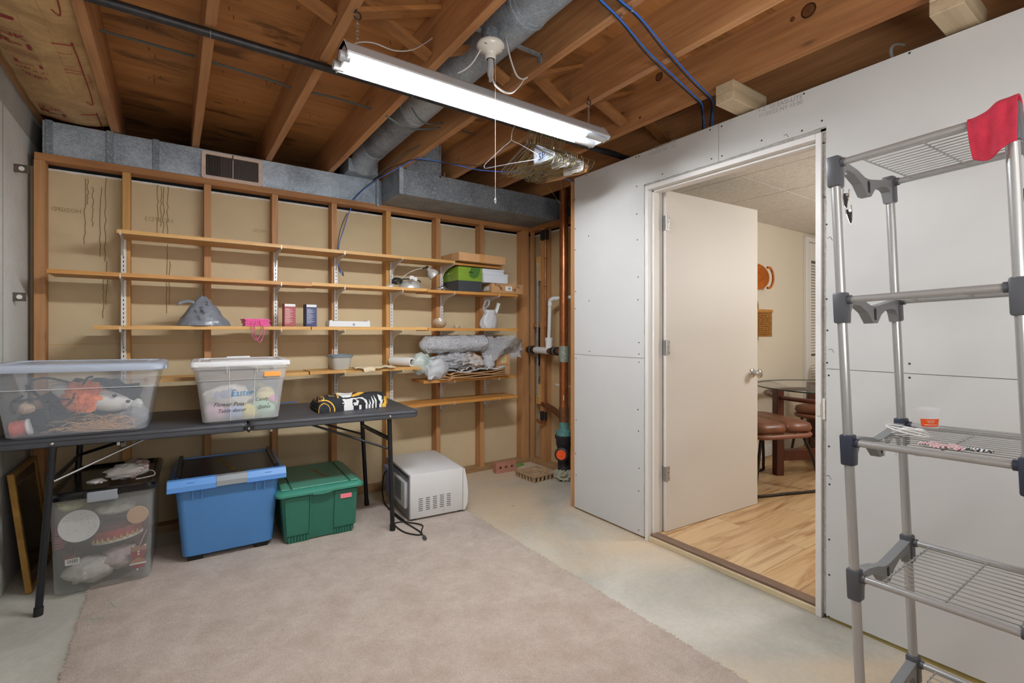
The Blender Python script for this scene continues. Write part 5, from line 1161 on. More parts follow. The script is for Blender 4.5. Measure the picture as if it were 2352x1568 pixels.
# ------------------------------------------------------------------ bins
def yawM(p, deg): return TR(*p) @ RZ(math.radians(deg))
def bin_shell(par, w0, d0, w1, d1, z0, z1, r, m, name='tub', steps=(0, 1), wall=None):
    rings = []
    for k, t in enumerate(steps):
        w_ = w0 + (w1 - w0) * t; d_ = d0 + (d1 - d0) * t; rings.append(rrect(-w_ / 2, w_ / 2, -d_ / 2, d_ / 2, r, z0 + (z1 - z0) * t, 5))
    return rings
CLEAR = alpha_plastic('clear_bin_plastic', '#ccd4de', .28, .22); CLEARW = alpha_plastic('milky_bin_plastic', '#dadcdd', .42, .3); CLEARB = alpha_plastic('clear_tall_bin_plastic', '#c4c8c8', .32, .2)
LIDB = alpha_plastic('bluish_lid_plastic', '#bcc8da', .88, .3); LIDW = alpha_plastic('white_lid_plastic', '#dfe1e2', .95, .3)
SEAM = alpha_plastic('bin_moulding_line', '#e4e8ec', .75, .2)
def tubring(w0, d0, w1, d1, z0, z1, t, r, grow=0.0):
    w_ = w0 + (w1 - w0) * t + grow; d_ = d0 + (d1 - d0) * t + grow
    return rrect(-w_ / 2, w_ / 2, -d_ / 2, d_ / 2, r, z0 + (z1 - z0) * t, 6)
# --- big clear bin on the table (left)
bM = TR(-.335, 3.045, tz(-.3, 3.0) + .001) @ RZ(math.radians(-2.5)); bM = bM @ RY(math.radians(.7))
A = T('clear_storage_bin', 'large clear plastic bin with bluish lid on the left end of the folding table', 'storage bin', M=bM)
W0, D0, W1, D1, H = .475, .36, .565, .41, .300
mb = MB(); mb.loft([rrect(-W0/2+.02, W0/2-.02, -D0/2+.02, D0/2-.02, .03, 0, 6), tubring(W0, D0, W1, D1, 0, H, .04, .035), tubring(W0, D0, W1, D1, 0, H, .70, .035), tubring(W0, D0, W1, D1, 0, H, .71, .035, .008), tubring(W0, D0, W1, D1, 0, H, 1, .035, .008)], caps=(True, False))
mb.build('tub', CLEAR, A, smooth=50, local=True)
mb = MB(); mb.tube(tubring(W0, D0, W1, D1, 0, H, .705, .035, .006), .0016, 5, closed=True); mb.build('moulding_line', SEAM, A, local=True)
LW, LD = .605, .45
def lring(i, z, r=.05): return rrect(-LW/2 + i, LW/2 - i, -LD/2 + i, LD/2 - i, r, z, 6)
MB().loft([lring(.012, H - .012), lring(.004, H - .014), lring(0, H - .008), lring(0, H + .010), lring(.008, H + .018), lring(.030, H + .020, .04), lring(.036, H + .012, .04), lring(.07, H + .012, .04), lring(.076, H + .018, .035)]).build('lid', LIDB, A, smooth=40, local=True)
MB().box((LW/2 - .004, -.05, H - .02), (LW/2 + .006, .05, H + .002), .002).build('latch', LIDB, A, local=True)
# contents
BLKF = mat('black_felt', '#15171c', .95, var=.2, vs=20); ORF = mat('orange_fur', '#ff8346', .9, var=.25, vs=60, bump=1.0, bs=120); WHF = mat('white_plush', '#dcdad4', .8, var=.05)
def inA(x, y, z): return bM @ Vector((x, y, z))
bl = T('costume_pieces', 'black felt costume hat pieces inside the large clear bin', 'costume', bM.translation)
MB().blob(inA(-.09, -.02, .062), (.125, .10, .055), 26, 14, .2, 3, 2, zmin=tz(-.3)+.008).build('folded_felt', BLKF, bl)
MB().blob(inA(.02, .07, .13), (.17, .05, .09), 26, 14, .25, 3, 5).build('folded_felt', BLKF, bl)
for pts in (((-.19, -.10, .20), (-.17, -.11, .245), (-.12, -.10, .255), (-.05, -.10, .232)), ((-.19, -.10, .225), (-.15, -.11, .18), (-.12, -.12, .13), (-.11, -.12, .07)), ((-.23, -.08, .15), (-.17, -.11, .165), (-.10, -.12, .16), (-.04, -.13, .16)), ((-.225, -.1, .10), (-.235, -.1, .15), (-.2, -.1, .18)), ((-.05, -.13, .13), (-.03, -.13, .16), (-.025, -.13, .185)), ((.0, -.11, .22), (.015, -.11, .25), (.035, -.11, .255))):
    MB().tube(smoothpath([inA(*p) for p in pts], 4), .012, 8, r2=.005).build('felt_strip', BLKF, bl)
wf = T('plush_figure', 'white and orange plush figure lying inside the large clear bin', 'stuffed toy', bM.translation)
MB().tube(smoothpath([inA(-.12, -.06, .21), inA(-.07, -.06, .19), inA(-.01, -.065, .165), inA(.07, -.07, .14), inA(.13, -.075, .125), inA(.18, -.07, .115), inA(.215, -.06, .12)], 5), [.004, .014, .022, .028, .032, .036, .040, .045, .047, .048, .049, .05, .05, .05, .05, .049, .048, .047, .045, .042, .038, .034, .030, .024, .020, .018, .022, .026, .024, .018, .006], 16).build('white_body', WHF, wf, smooth=60)
fu = MB(); fu.blob(inA(.0, -.08, .160), (.078, .058, .070), 30, 20, .12, 3, 7, hf=.2)
rr = random.Random(6)
for k in range(900):
    d = Vector((rr.gauss(0, 1), rr.gauss(0, 1) - .5, rr.gauss(0, 1))).normalized(); a = inA(.0, -.08, .165) + Vector((d.x * .06, d.y * .05, d.z * .057)); fu.tube([a, a + d * rr.uniform(.008, .024) + Vector((rr.uniform(-.01, .01), 0, rr.uniform(-.012, .004)))], .0007, 3)
fu.build('orange_fur', ORF, wf)
for (x, z) in ((.115, .165), (.165, .135)): MB().blob(inA(x, -.122, z), (.010, .004, .008), 10, 6, .1).build('dark_spot', BLKF, wf)
STW = mat('dry_straw', '#c99a6c', .7, var=.2, vs=30)
mb = MB()
for k in range(170):
    x = rr.gauss(.05, .07); z = .012 + abs(rr.gauss(0, .028)); y = rr.uniform(-.155, -.09); a = rr.uniform(-.5, .5); L = rr.uniform(.03, .09)
    x = max(-.10, min(.16, x)); p0 = inA(x - L / 2 * math.cos(a), y, z); p1 = inA(x, y + rr.uniform(-.01, .01), z + L * .5 * math.sin(a) * .4 + .006); p2 = inA(x + L / 2 * math.cos(a), y, max(.006, z + L / 2 * math.sin(a)))
    mb.tube([p0, p1, p2], .0009, 3)
mb.tube(smoothpath([inA(.09, -.15, .03), inA(.14, -.155, .07), inA(.18, -.15, .06), inA(.19, -.15, .02), inA(.13, -.15, .015)], 5), .0018, 5)
tag(mb.build('straw_bundle', STW, None, kind='stuff'), 'loose dry straw at the bottom of the large clear bin', 'straw')
for a_, b_ in (((-.12, .16), (-.10, .06)), ((-.115, .12), (-.07, .10)), ((-.06, .10), (-.065, .05)), ((-.05, .095), (-.055, .045))):
    pass
cn_ = T('red_can', 'red and white label can lying at the left of the large clear bin', 'can', bM.translation)
cM2 = bM @ TR(-.205, -.11, .04) @ RY(math.radians(80)) @ RZ(.4)
MB().lathe([(.030, -.028), (.034, -.026), (.034, .026), (.030, .028)], 24, M=cM2).build('can_body', mat('red_white_label', '#c4584a', .4, var=.4, vs=50), cn_, smooth=40)
MB().lathe([(.034, .024), (.036, .028), (.034, .036), (.001, .036)], 24, M=cM2).build('white_lid', WHITE, cn_, smooth=40)
tag(MB().blob(inA(-.185, -.1, .125), (.03, .02, .024), 14, 8, .15).build('small_pouch', mat('cream_red_cloth', '#b59a84', .8, var=.3, vs=30), None), 'cream and red pouch at the left inside the large clear bin', 'pouch')
tag(MB().blob(inA(.19, -.08, .065), (.045, .05, .055), 24, 14, .25, 3, 12, hf=.1, zmin=tz(-.15)+.01).build('clear_bag', alpha_plastic('thin_clear_film', '#c9cdd2', .35, .15, 1.0, 30), None, smooth=60), 'crumpled clear film bag at the right inside the large clear bin', 'bag')

# --- medium bin with handwriting
mM = TR(.303, 3.035, tz(.3, 3.0) + .001) @ RZ(math.radians(-3))
Bn = T('handwritten_storage_bin', 'clear bin with white lid and handwritten Easter label in the middle of the table', 'storage bin', M=mM)
W0, D0, W1, D1, H = .345, .335, .415, .40, .300
MB().loft([rrect(-W0/2+.018, W0/2-.018, -D0/2+.018, D0/2-.018, .03, 0, 6), tubring(W0, D0, W1, D1, 0, H, .04, .03), tubring(W0, D0, W1, D1, 0, H, .74, .03), tubring(W0, D0, W1, D1, 0, H, .75, .03, .010), tubring(W0, D0, W1, D1, 0, H, .93, .03, .012), tubring(W0, D0, W1, D1, 0, H, .93, .03, .026), tubring(W0, D0, W1, D1, 0, H, 1, .03, .026)], caps=(True, False)).build('tub', CLEARW, Bn, smooth=50, local=True)
mb = MB(); mb.tube(tubring(W0, D0, W1, D1, 0, H, .745, .03, .006), .0013, 5, closed=True)
def frontB(x, t, off=-.0015):   # point on the front wall of the bin
    d_ = D0 + (D1 - D0) * t + (.010 if t > .745 else 0); return Vector((x, -d_ / 2 + off, H * t))
for x0, x1 in ((-.052, -.060), (.052, .058)): mb.tube([frontB(x0, .05), frontB(x0 + (x1 - x0) * .7, .7), frontB(x1, .99, -.008)], .0013, 5)
for x0 in (-.068, .066): mb.tube([frontB(x0, .86, -.006), frontB(x0, .98, -.008)], .0016, 5)
mb.build('moulding_lines', SEAM, Bn, local=True)
LW, LD = .452, .425
def lring(i, z, r=.02): return rrect(-LW/2 + i, LW/2 - i, -LD/2 + i, LD/2 - i, r, z, 5)
MB().loft([lring(.004, H - .006), lring(0, H - .006), lring(0, H + .012), lring(.006, H + .018), lring(.035, H + .020), lring(.042, H + .014), lring(.08, H + .014), lring(.085, H + .019)]).build('lid', LIDW, Bn, smooth=35, local=True)
for y in (LD/2 - .01,): MB().box((-.06, y - .02, H + .012), (.06, y + .012, H + .026), .003).build('lid_tab', LIDW, Bn, local=True)
MB().box((LW/2 - .01, -.05, H - .014), (LW/2 + .008, .05, H + .010), .003).build('latch', LIDW, Bn, local=True)
q = frontB(.125, .85, -.004); MB().box((.10, q.y - .001, H * .785), (.178, q.y + .0005, H * .865)).build('orange_sticker', mat('orange_sticker', '#f7a04a', .6), Bn, local=True)
fw = mM @ Vector((0, 0, 0))
def ft(s_, x, t, wd, m, sh=.25, h_=None, up=0.0):
    sl = ((D1 - D0) / 2) / H
    o = mM @ (frontB(x, t, -.003)); X_ = mM.to_3x3() @ Vector((1, 0, up)); Z_ = mM.to_3x3() @ Vector((0, -sl, 1))
    text(s_, frame(o, X_, Z_), wd, m, Bn, 'handwriting', shear=sh, height=h_)
BLM = mat('blue_marker', '#3b86b5', .6)
ft('Easter', -.048, .46, .100, BLM, .2, .034); ft('Flower Pots', -.125, .30, .135, INK, .3, .020, -.02); ft('Table decor', -.105, .19, .125, INK, .3, .018); ft('Candy', .062, .335, .062, INK, .3, .022, .04); ft('+', .118, .275, .008, INK, 0); ft('Dishes', .075, .21, .058, INK, .2, .018, .04)
scribble(Bn, mM @ TR(-.05, .05, H + .0155), .14, .02, 9, INK, .0008, 5)
rr = random.Random(21)
def inB(x, y, z): return mM @ Vector((x, y, z))
zfl = tz(.3) + .008
cont = [((-.03, .03, .23), (.15, .12, .05), '#96723f', 'brown crinkled paper at the top of the handwritten bin', 'paper', 'packing_paper', .2),
        ((.03, .02, .17), (.15, .11, .05), '#5b7a8c', 'blue grey cloth inside the handwritten bin', 'cloth', 'folded_cloth', .15),
        ((-.055, -.10, .13), (.105, .05, .065), '#d0ccc6', 'white plastic shopping bag inside the handwritten bin', 'bag', 'white_bag', .15),
        ((.09, .0, .12), (.08, .09, .05), '#4f7f78', 'teal grey beaded garland inside the handwritten bin', 'garland', 'garland', .2),
        ((-.11, -.10, .06), (.055, .05, .055), '#d3aac2', 'pale pink basket piece inside the handwritten bin', 'basket', 'pink_item', .1),
        ((-.03, -.10, .05), (.05, .05, .045), '#9ab2dc', 'pale blue dish inside the handwritten bin', 'dish', 'blue_item', .1),
        ((.035, -.11, .045), (.042, .045, .04), '#e6da80', 'pale yellow dish inside the handwritten bin', 'dish', 'yellow_item', .1),
        ((.10, -.10, .06), (.06, .05, .055), '#a2cbb0', 'pale green grass lump inside the handwritten bin', 'grass', 'green_item', .15),
        ((.115, -.10, .125), (.045, .035, .045), '#ece0a0', 'cream plastic egg inside the handwritten bin', 'egg', 'egg', .03),
        ((.145, -.125, .108), (.018, .016, .02), '#d884b4', 'small pink plastic egg inside the handwritten bin', 'egg', 'egg', .0)]
for i, (c_, r_, col, lab, cat_, nm, am) in enumerate(cont):
    tag(MB().blob(inB(*c_), r_, 22, 12, am, 3, i, hf=am * .4, zmin=zfl).build(nm, mat('bin_item_%d' % i, col, .8, var=.15, vs=30), None, smooth=60), lab, cat_)
wbg = [o for o in bpy.data.objects if o.name.startswith('white_bag')][0]
text('RES', frame(inB(-.115, -.158, .118), mM.to_3x3() @ Vector((1, 0, .22)), mM.to_3x3() @ Vector((0, 0, 1))), .085, mat('blue_bag_print', '#6a82b5', .6), wbg, 'bag_lettering', bold=.03)
gd = [o for o in bpy.data.objects if o.name.startswith('garland')][0]; mb = MB(); rr = random.Random(3)
for k in range(70):
    q = inB(rr.uniform(.03, .15), -.095 - rr.uniform(0, .02), rr.uniform(.13, .20)); mb.cbox(q, (.003, .003, .003))
for a in range(5): mb.tube([inB(.088, -.115, .185), inB(.088 + .014 * math.cos(a * 1.257), -.115, .185 + .014 * math.sin(a * 1.257))], .003, 4)
mb.build('beads', mat('yellow_beads', '#d5c878', .4), gd, kind='stuff')

# --- blanket
def blz(x, y):
    return 0
BM = frame((.735, 2.975, 0), (1, -.03, 0), (.0, 1, 0))
bl_ = T('folded_blanket', 'folded black, gold and white fleece throw on the right half of the table', 'blanket', (.93, 3.06, tz(.93)))
FBK = mat('black_fleece', '#222428', .9, var=.3, vs=50, bump=.4, bs=90); FWH = mat('white_fleece', '#dcdcda', .9, var=.05, vs=40); FGD = mat('gold_fleece', '#e5b041', .9, var=.1, vs=40)
# footprint corners (table plane): front-left, front-right, back-right, back-left
def tab(u, v): 
    q = P(u, v, Z=.748); return q
cFL, cFR, cBR, cBL = tab(727, 948), tab(888, 932), tab(893, 916), tab(694, 926)
cBR = Vector((1.19, 3.17, .748)); cBL = Vector((.70, 3.20, .748)); cFL = Vector((.69, 2.94, .748)); cFR = Vector((1.115, 2.985, .748))
def prof_(s, t):
    e = min(1, s / .10, (1 - s) / .12, t / .16, (1 - t) / .2); e = max(0, e); e = math.sqrt(max(0, 1 - (1 - e) ** 2))
    return e * (.070 + .014 * math.sin(s * 3.0)) * (1 + .12 * noise.noise(Vector((s * 5, t * 4, 3))))
def bf(s, t):
    a = cFL.lerp(cFR, s); b = cBL.lerp(cBR, s); p = a.lerp(b, t); z = tz(p.x, p.y) + .002 + prof_(s, t); return Vector((p.x, p.y, z))
def inpoly(x, y, poly):
    c = False; j = len(poly) - 1
    for i in range(len(poly)):
        xi, yi = poly[i]; xj, yj = poly[j]
        if (yi > y) != (yj > y) and x < (xj - xi) * (y - yi) / (yj - yi) + xi: c = not c
        j = i
    return c
zq = lambda p: (680 + p[0] / 7.127, 860 + p[1] / 7.127)
white = [[(630, 275), (700, 280), (790, 300), (850, 270), (900, 290), (880, 370), (770, 375), (700, 340)], [(755, 405), (800, 400), (930, 385), (920, 470), (945, 540), (920, 580), (800, 590), (770, 520), (810, 490), (760, 470), (790, 450)], [(930, 385), (1080, 370), (1150, 410), (1180, 480), (1160, 555), (1130, 560), (1145, 480), (1110, 410), (1060, 390), (930, 400)],
         [(960, 400), (1030, 425), (1025, 470), (1010, 500), (1100, 545), (1100, 565), (960, 500), (930, 470), (985, 460), (990, 425)], [(1195, 400), (1235, 480), (1200, 555), (1170, 558), (1205, 480)], [(1225, 345), (1280, 440), (1260, 545), (1235, 548), (1252, 450)], [(1260, 325), (1320, 420), (1320, 530), (1300, 535), (1295, 430)], [(1330, 320), (1400, 350), (1400, 420), (1425, 400), (1400, 520), (1360, 525), (1380, 440), (1350, 400)], [(880, 300), (920, 290), (900, 360), (840, 365)]]
gold = [[(625, 280), (690, 330), (700, 385), (675, 385), (660, 330)], [(835, 250), (960, 238), (980, 245), (930, 290), (900, 360), (895, 290), (850, 265)], [(920, 330), (1080, 260), (1200, 245), (1245, 275), (1130, 285), (1020, 340), (910, 365)], [(1435, 350), (1500, 350), (1505, 430), (1470, 510), (1400, 525), (1440, 440)], [(770, 262), (800, 262), (800, 300), (770, 300)]]
white = [[zq(p) for p in q] for q in white]; gold = [[zq(p) for p in q] for q in gold]
arcs = [(zq((465, 600)), 13.5, 16.5), (zq((450, 600)), 24.5, 20.0)]
def bmi(c):
    u, v = PX(c)
    for q in white:
        if inpoly(u, v, q): return 1
    for q in gold:
        if inpoly(u, v, q): return 2
    for (cx, cy), rx_, ry_ in (((745.2, 944.2), 13.6, 17.4), ((744.5, 944.2), 24.6, 25.5)):
        k = math.hypot((u - cx) / rx_, (v - cy) / ry_)
        if .94 < k < 1.04: return 2
    for (cx, cy), rx_, ry_ in (((718, 915), 7, 5), ((735, 915), 9, 5), ((735, 916), 4, 3)):
        k = math.hypot((u - cx) / rx_, (v - cy) / ry_)
        if .86 < k < 1.12 and u > cx - 4: return 2
    for (a0, a1, b0, b1) in ((755, 768, 908.5, 909.6), (760, 768, 903, 904), (745, 752, 902, 903.2), (755, 756.4, 903, 909)):
        if a0 < u < a1 and b0 < v < b1: return 2
    return 0
mb = MB().grid(bf, 240, 130, mif=bmi)
mb.build('top_fold', [FBK, FWH, FGD], bl_, smooth=60)
for k in range(3):
    MB().tube(smoothpath([Vector((.70 + .008 * k, 2.955 + .01 * k, tz(.7) + .012 + k * .016)), Vector((.698 + .004 * k, 3.05, tz(.7) + .012 + k * .017)), Vector((.705 + .006 * k, 3.17, tz(.7) + .012 + k * .016))], 6), .010, 10).build('side_fold', FBK, bl_, smooth=60)
MB().loft([[cFL.lerp(cBR, .04) + Vector((0, 0, .004)), cFR + Vector((-.03, .02, .006)), cBR + Vector((-.04, -.03, .006)), cBL + Vector((.03, -.03, .006))], [cFL + Vector((.02, .02, .022)), cFR + Vector((-.03, .02, .02)), cBR + Vector((-.04, -.03, .02)), cBL + Vector((.03, -.03, .02))]]).build('inner_fold', FBK, bl_)
q = P(664, 924, Z=tz(.55, 3.0) + .006)
cmb = MB().tube([q + Vector((-.05, -.008, 0)), q + Vector((.0, 0, 0)), q + Vector((.048, .006, 0))], .006, 8, r2=.003); tag(cmb.build('blue_comb', mat('bright_blue_plastic', '#3f7fd6', .4), None, smooth=50), 'bright blue plastic strip on the table beside the handwritten bin', 'plastic strip')

# --- tall clear bin with black lid under the table
tM = TR(-.258, 3.225, .013) @ RZ(math.radians(-2.3))
TBn = T('tall_storage_bin', 'tall clear bin of holiday decorations with black lid under the left of the table', 'storage bin', M=tM)
W0, D0, W1, D1, H = .355, .50, .378, .54, .455
BLID = mat('glossy_black_lid', '#0e0e10', .22); GLATCH = mat('grey_latch', '#8d939b', .35)
MB().loft([rrect(-W0/2+.015, W0/2-.015, -D0/2+.015, D0/2-.015, .03, 0, 6), tubring(W0, D0, W1, D1, 0, H, .03, .03), tubring(W0, D0, W1, D1, 0, H, 1, .03)], caps=(True, False)).build('tub', CLEARB, TBn, smooth=50, local=True)
LW, LD = .40, .575
def lring(i, z, r=.03): return rrect(-LW/2 + i, LW/2 - i, -LD/2 + i, LD/2 - i, r, z, 6)
MB().loft([lring(.006, H - .012), lring(0, H - .012), lring(-.002, H + .006), lring(.006, H + .018), lring(.02, H + .020), lring(.03, H + .006), lring(.06, H + .004)]).build('lid', BLID, TBn, smooth=35, local=True)
MB().box((-.055, -LD/2 - .008, H - .035), (.058, -LD/2 + .02, H + .012), .005, seg=2).build('latch', GLATCH, TBn, local=True)
for s_ in (-1, 1): MB().tube([(s_ * .062, -LD/2 - .002, H - .012), (s_ * .062, -LD/2 - .002, H + .010)], .008, 10).build('latch_post', BLID, TBn, local=True)
def inT(x, y, z): return tM @ Vector((x, y, z))
tT = lambda x, y, z, rx=0, ry=0, rz=0: tM @ TR(x, y, z) @ RZ(rz) @ RY(ry) @ RX(rx)
pl = MB().lathe([(.001, -.004), (.070, -.004), (.074, 0), (.074, .004), (.066, .004), (.062, .002), (.001, .002)], 36, M=tT(-.090, -.232, .305, rx=PI / 2) )
plo = tag(pl.build('speckled_plate', mat('white_speckled_enamel', '#d3d4d2', .4), None, smooth=50), 'round white speckled lid against the front of the tall clear bin', 'plate')
mb = MB(); rr = random.Random(31)
for k in range(34):
    a = rr.uniform(0, 6.28); r_ = .062 * math.sqrt(rr.random()); q = tM @ Vector((-.09 + r_ * math.cos(a), -.2367, .305 + r_ * math.sin(a))); mb.cbox(q, (.0022, .0006, .0022))
mb.build('speckles', mat('dark_specks', '#5b2f33', .6), plo, kind='stuff')
tn = T('cookie_tin', 'red holiday cookie tin in the middle of the tall clear bin', 'tin', inT(.03, -.1, .2))
tinM = tT(.035, -.125, .225, rx=-.10, ry=-.10)
MB().lathe([(.095, -.04), (.10, -.038), (.10, .038), (.095, .042), (.001, .042)], 36, M=tinM).build('tin_body', mat('red_tin_print', '#a12e2c', .3, .2, var=.3, vs=24), tn, smooth=40)
MB().lathe([(.101, .020), (.103, .022), (.103, .042), (.098, .046), (.001, .046)], 36, M=tinM).build('tin_lid', mat('dark_red_tin', '#5a2431', .3, .2, var=.3, vs=50), tn, smooth=40)
mb = MB()
for k in range(9): a = math.radians(215 + k * 14); mb.lathe([(.009, 0), (.007, .008), (.001, .022)], 6, M=tinM @ TR(.1005 * math.cos(a), .1005 * math.sin(a), -.030))
mb.build('tree_print', mat('olive_gold_print', '#a8914e', .5), tn, kind='stuff')
MB().lathe([(.1012, -.038), (.1018, -.026), (.1010, -.025)], 36, M=tinM, cap=False).build('snow_band', mat('snow_print', '#cfcac2', .5), tn)
items = [((.035, -.16, .345), (.078, .06, .028), '#c5c1b5', 'white crumpled cloth above the cookie tin in the tall bin', 'cloth', 'white_cloth'),
         ((-.13, -.12, .39), (.055, .10, .032), '#b9b97a', 'pale yellow textured box at the top left in the tall bin', 'box', 'yellow_box'),
         ((-.055, -.18, .075), (.10, .07, .055), '#b9b5b0', 'white frosted plastic bag at the bottom of the tall bin', 'bag', 'frosted_bag'),
         ((.055, -.16, .10), (.085, .07, .048), '#b5a6a6', 'white plastic bag with red print at the bottom of the tall bin', 'bag', 'printed_bag'),
         ((.02, .05, .40), (.13, .14, .03), '#55645c', 'dark green garland at the top of the tall bin', 'garland', 'pine_garland'),
         ((.10, .0, .18), (.06, .08, .10), '#6d3240', 'dark red fabric at the right in the tall bin', 'cloth', 'red_cloth'),
         ((-.05, .10, .15), (.11, .12, .12), '#4a3a3c', 'dark bundle at the back of the tall bin', 'cloth', 'dark_cloth')]
for i, (c_, r_, col, lab, cat_, nm) in enumerate(items):
    tag(MB().blob(inT(*c_), r_, 22, 12, .12, 3, i + 20, hf=.06, zmin=.01).build(nm, mat('tall_item_%d' % i, col, .8, var=.2, vs=30), None, smooth=60), lab, cat_)
tag(MB().lathe([(.001, -.005), (.040, -.005), (.043, 0), (.040, .004), (.001, .004)], 28, M=tT(.125, -.225, .31, rx=PI / 2)).build('tan_disc', mat('tan_card', '#bf9369', .7), None, smooth=40), 'round tan cork disc at the upper right in the tall bin', 'disc')
mb = MB().lathe([(.001, -.002), (.024, 0), (.026, .03), (.001, .032)], 16, M=tT(-.125, -.215, .14)); orn = tag(mb.build('ornament', mat('gold_red_ornament', '#8f4a2c', .2, .6, var=.4, vs=30), None, smooth=50), 'gold and red ornaments box at the lower left in the tall bin', 'ornament')
MB().cbox(inT(-.112, -.2445, .148), (.05, .001, .028)).build('barcode_label', LAB, orn)
mb = MB()
for k in range(10): mb.cbox(inT(-.132 + k * .0042, -.2455, .150), (.0014 + .001 * (k % 2), .0006, .018))
mb.build('bars', PRB, orn, kind='stuff')
mb = MB()
for k in range(8): mb.cbox(inT(-.163, -.215, .215 + k * .0125), (.028, .03, .005), .001)
tag(mb.build('striped_ribbon', mat('red_ribbon', '#9c4650', .6), None), 'red striped ribbon spool at the left edge in the tall bin', 'ribbon')
gb_ = T('gingerbread_ornament', 'red felt gingerbread figure hanging at the lower right in the tall bin', 'ornament', inT(.13, -.24, .1))
gm = tM @ TR(.13, -.238, .105) @ RX(PI / 2)
MB().prism([(-.03, .055), (-.012, .062), (.0, .05), (.02, .062), (.034, .055), (.028, .02), (.02, .0), (.03, -.03), (.015, -.05), (-.02, -.05), (-.032, -.02), (-.02, .0), (-.03, .02)], .006, M=gm).build('felt_body', mat('red_felt', '#8f2433', .8), gb_)
MB().prism([(-.03, .055), (-.012, .062), (.0, .05), (.02, .062), (.034, .055), (.03, .035), (-.028, .035)], .007, M=gm @ TR(0, 0, .0005)).build('tan_arms', mat('gingerbread_tan', '#9d6d50', .8), gb_)
MB().prism([(-.03, -.012), (.0, .004), (.026, -.012), (.026, -.022), (-.03, -.022)], .0075, M=gm @ TR(0, 0, .0005)).build('tan_hem', mat('gingerbread_tan_hem', '#a57555', .8), gb_)
mb = MB()
for q in ((-.02, .06), (.026, .058), (0, .018), (0, .030), (-.004, -.055)): mb.lathe([(.0045, 0), (.003, .003)], 8, M=gm @ TR(q[0], q[1], .006))
mb.prism([(-.034, -.022), (.03, -.022), (.03, -.029), (-.034, -.029)], .009, M=gm); mb.build('white_trim', WHF, gb_)
MB().tube([gm @ Vector((.0, .05, .004)), gm @ Vector((.032, .13, .004))], .001, 4).build('cord', WHF, gb_)
# plastic bag on the tall bin lid
zl = .488
pbg = T('shopping_bag', 'crumpled white shopping bag with red lettering on the black bin lid', 'bag', (-.2, 3.1, zl))
WCR = mat('white_opaque_bag', '#cfcdcc', .4, var=.04, bump=.5, bs=18); BRN = alpha_plastic('brown_in_bag', '#7b6a62', .95, .25, .8, 22)
q = P(260, 1098, Y=3.06)
MB().blob((-.185, 3.07, zl + .038), (.085, .05, .034), 28, 16, .16, 3, 5, hf=.08, zmin=zl + .001).build('bag_film', WCR, pbg, smooth=50)
MB().blob((-.155, 3.10, zl + .062), (.055, .035, .026), 22, 12, .14, 3, 9, hf=.08).build('dark_contents', BRN, pbg, smooth=50)
MB().blob((-.30, 3.05, zl + .012), (.035, .02, .012), 18, 10, .2, 3, 2, zmin=zl + .001).build('bag_corner', WCR, pbg, smooth=50)
MB().tube(smoothpath([(-.16, 3.03, zl + .012), (-.12, 3.02, zl + .035), (-.085, 3.02, zl + .038), (-.075, 3.015, zl + .015), (-.11, 3.01, zl + .008), (-.15, 3.01, zl + .006)], 5), .008, 6, r2=.002).build('bag_handle', WCR, pbg, smooth=50)
scribble(pbg, frame((-.165, 3.006, zl + .012), (.8, 0, .6), (-.6, 0, .8)), .095, .014, 8, mat('red_bag_print', '#b8202c', .5), .0012, 8)

# --- blue tote
bM2 = TR(.262, 3.262, RT) @ RZ(math.radians(-2.8))
BT = T('blue_tote', 'large blue plastic tote with dark lid and grey latch under the table', 'storage bin', M=bM2)
BP1 = mat('blue_tote_plastic', '#4a7fb8', .45, var=.04, vs=3, bump=.08, bs=200); BP2 = mat('light_blue_rim', '#5f95d6', .4); NAVY = mat('navy_lid_plastic', '#14203d', .3); LGRY = mat('light_grey_latch', '#8f9496', .4)
W0, D0, W1, D1, Z0, H = .425, .46, .485, .53, .02, .415
def tr2(t, g=0, r=.035): return tubring(W0, D0, W1, D1, Z0, H, t, r, g)
MB().loft([rrect(-W0/2+.02, W0/2-.02, -D0/2+.02, D0/2-.02, .03, Z0, 6), tr2(.03), tr2(1)]).build('tub', BP1, BT, smooth=40, local=True)
for x in (-.155, .155):
    for y in (-.18, .18): MB().box((x - .035, y - .035, 0), (x + .035, y + .035, .024), .003).build('foot', BLK, BT, local=True)
LW, LD = .545, .575
def lr(i, z, r=.04): return rrect(-LW/2 + i, LW/2 - i, -LD/2 + i, LD/2 - i, r, z, 6)
MB().loft([lr(.008, H - .018), lr(0, H - .018), lr(.0, H + .002), lr(.020, H + .026), lr(.032, H + .028), lr(.036, H + .016)], caps=(True, False)).build('rim', BP2, BT, smooth=35, local=True)
MB().box((-LW/2 + .03, -LD/2 + .05, H + .008), (LW/2 - .03, LD/2 - .04, H + .022), .004).build('lid_panel', NAVY, BT, local=True)
MB().box((-LW/2 + .028, -LD/2 + .052, H + .012), (-LW/2 + .050, LD/2 - .03, H + .045), .004).build('lid_ridge', NAVY, BT, local=True); MB().box((LW/2 - .050, -LD/2 + .052, H + .012), (LW/2 - .028, LD/2 - .03, H + .045), .004).build('lid_ridge', NAVY, BT, local=True)
for x0, x1 in ((-LW/2 - .002, -.060), (.082, LW/2 + .002)): MB().prism([(-.004, -.024), (.0, -.026), (.0, 0), (.022, .028), (.05, .030), (.05, -.02)], x1 - x0, M=Matrix(((0, 0, 1, x0), (1, 0, 0, -LD/2 - .004), (0, 1, 0, H), (0, 0, 0, 1)))).build('front_rim', BP2, BT, local=True)
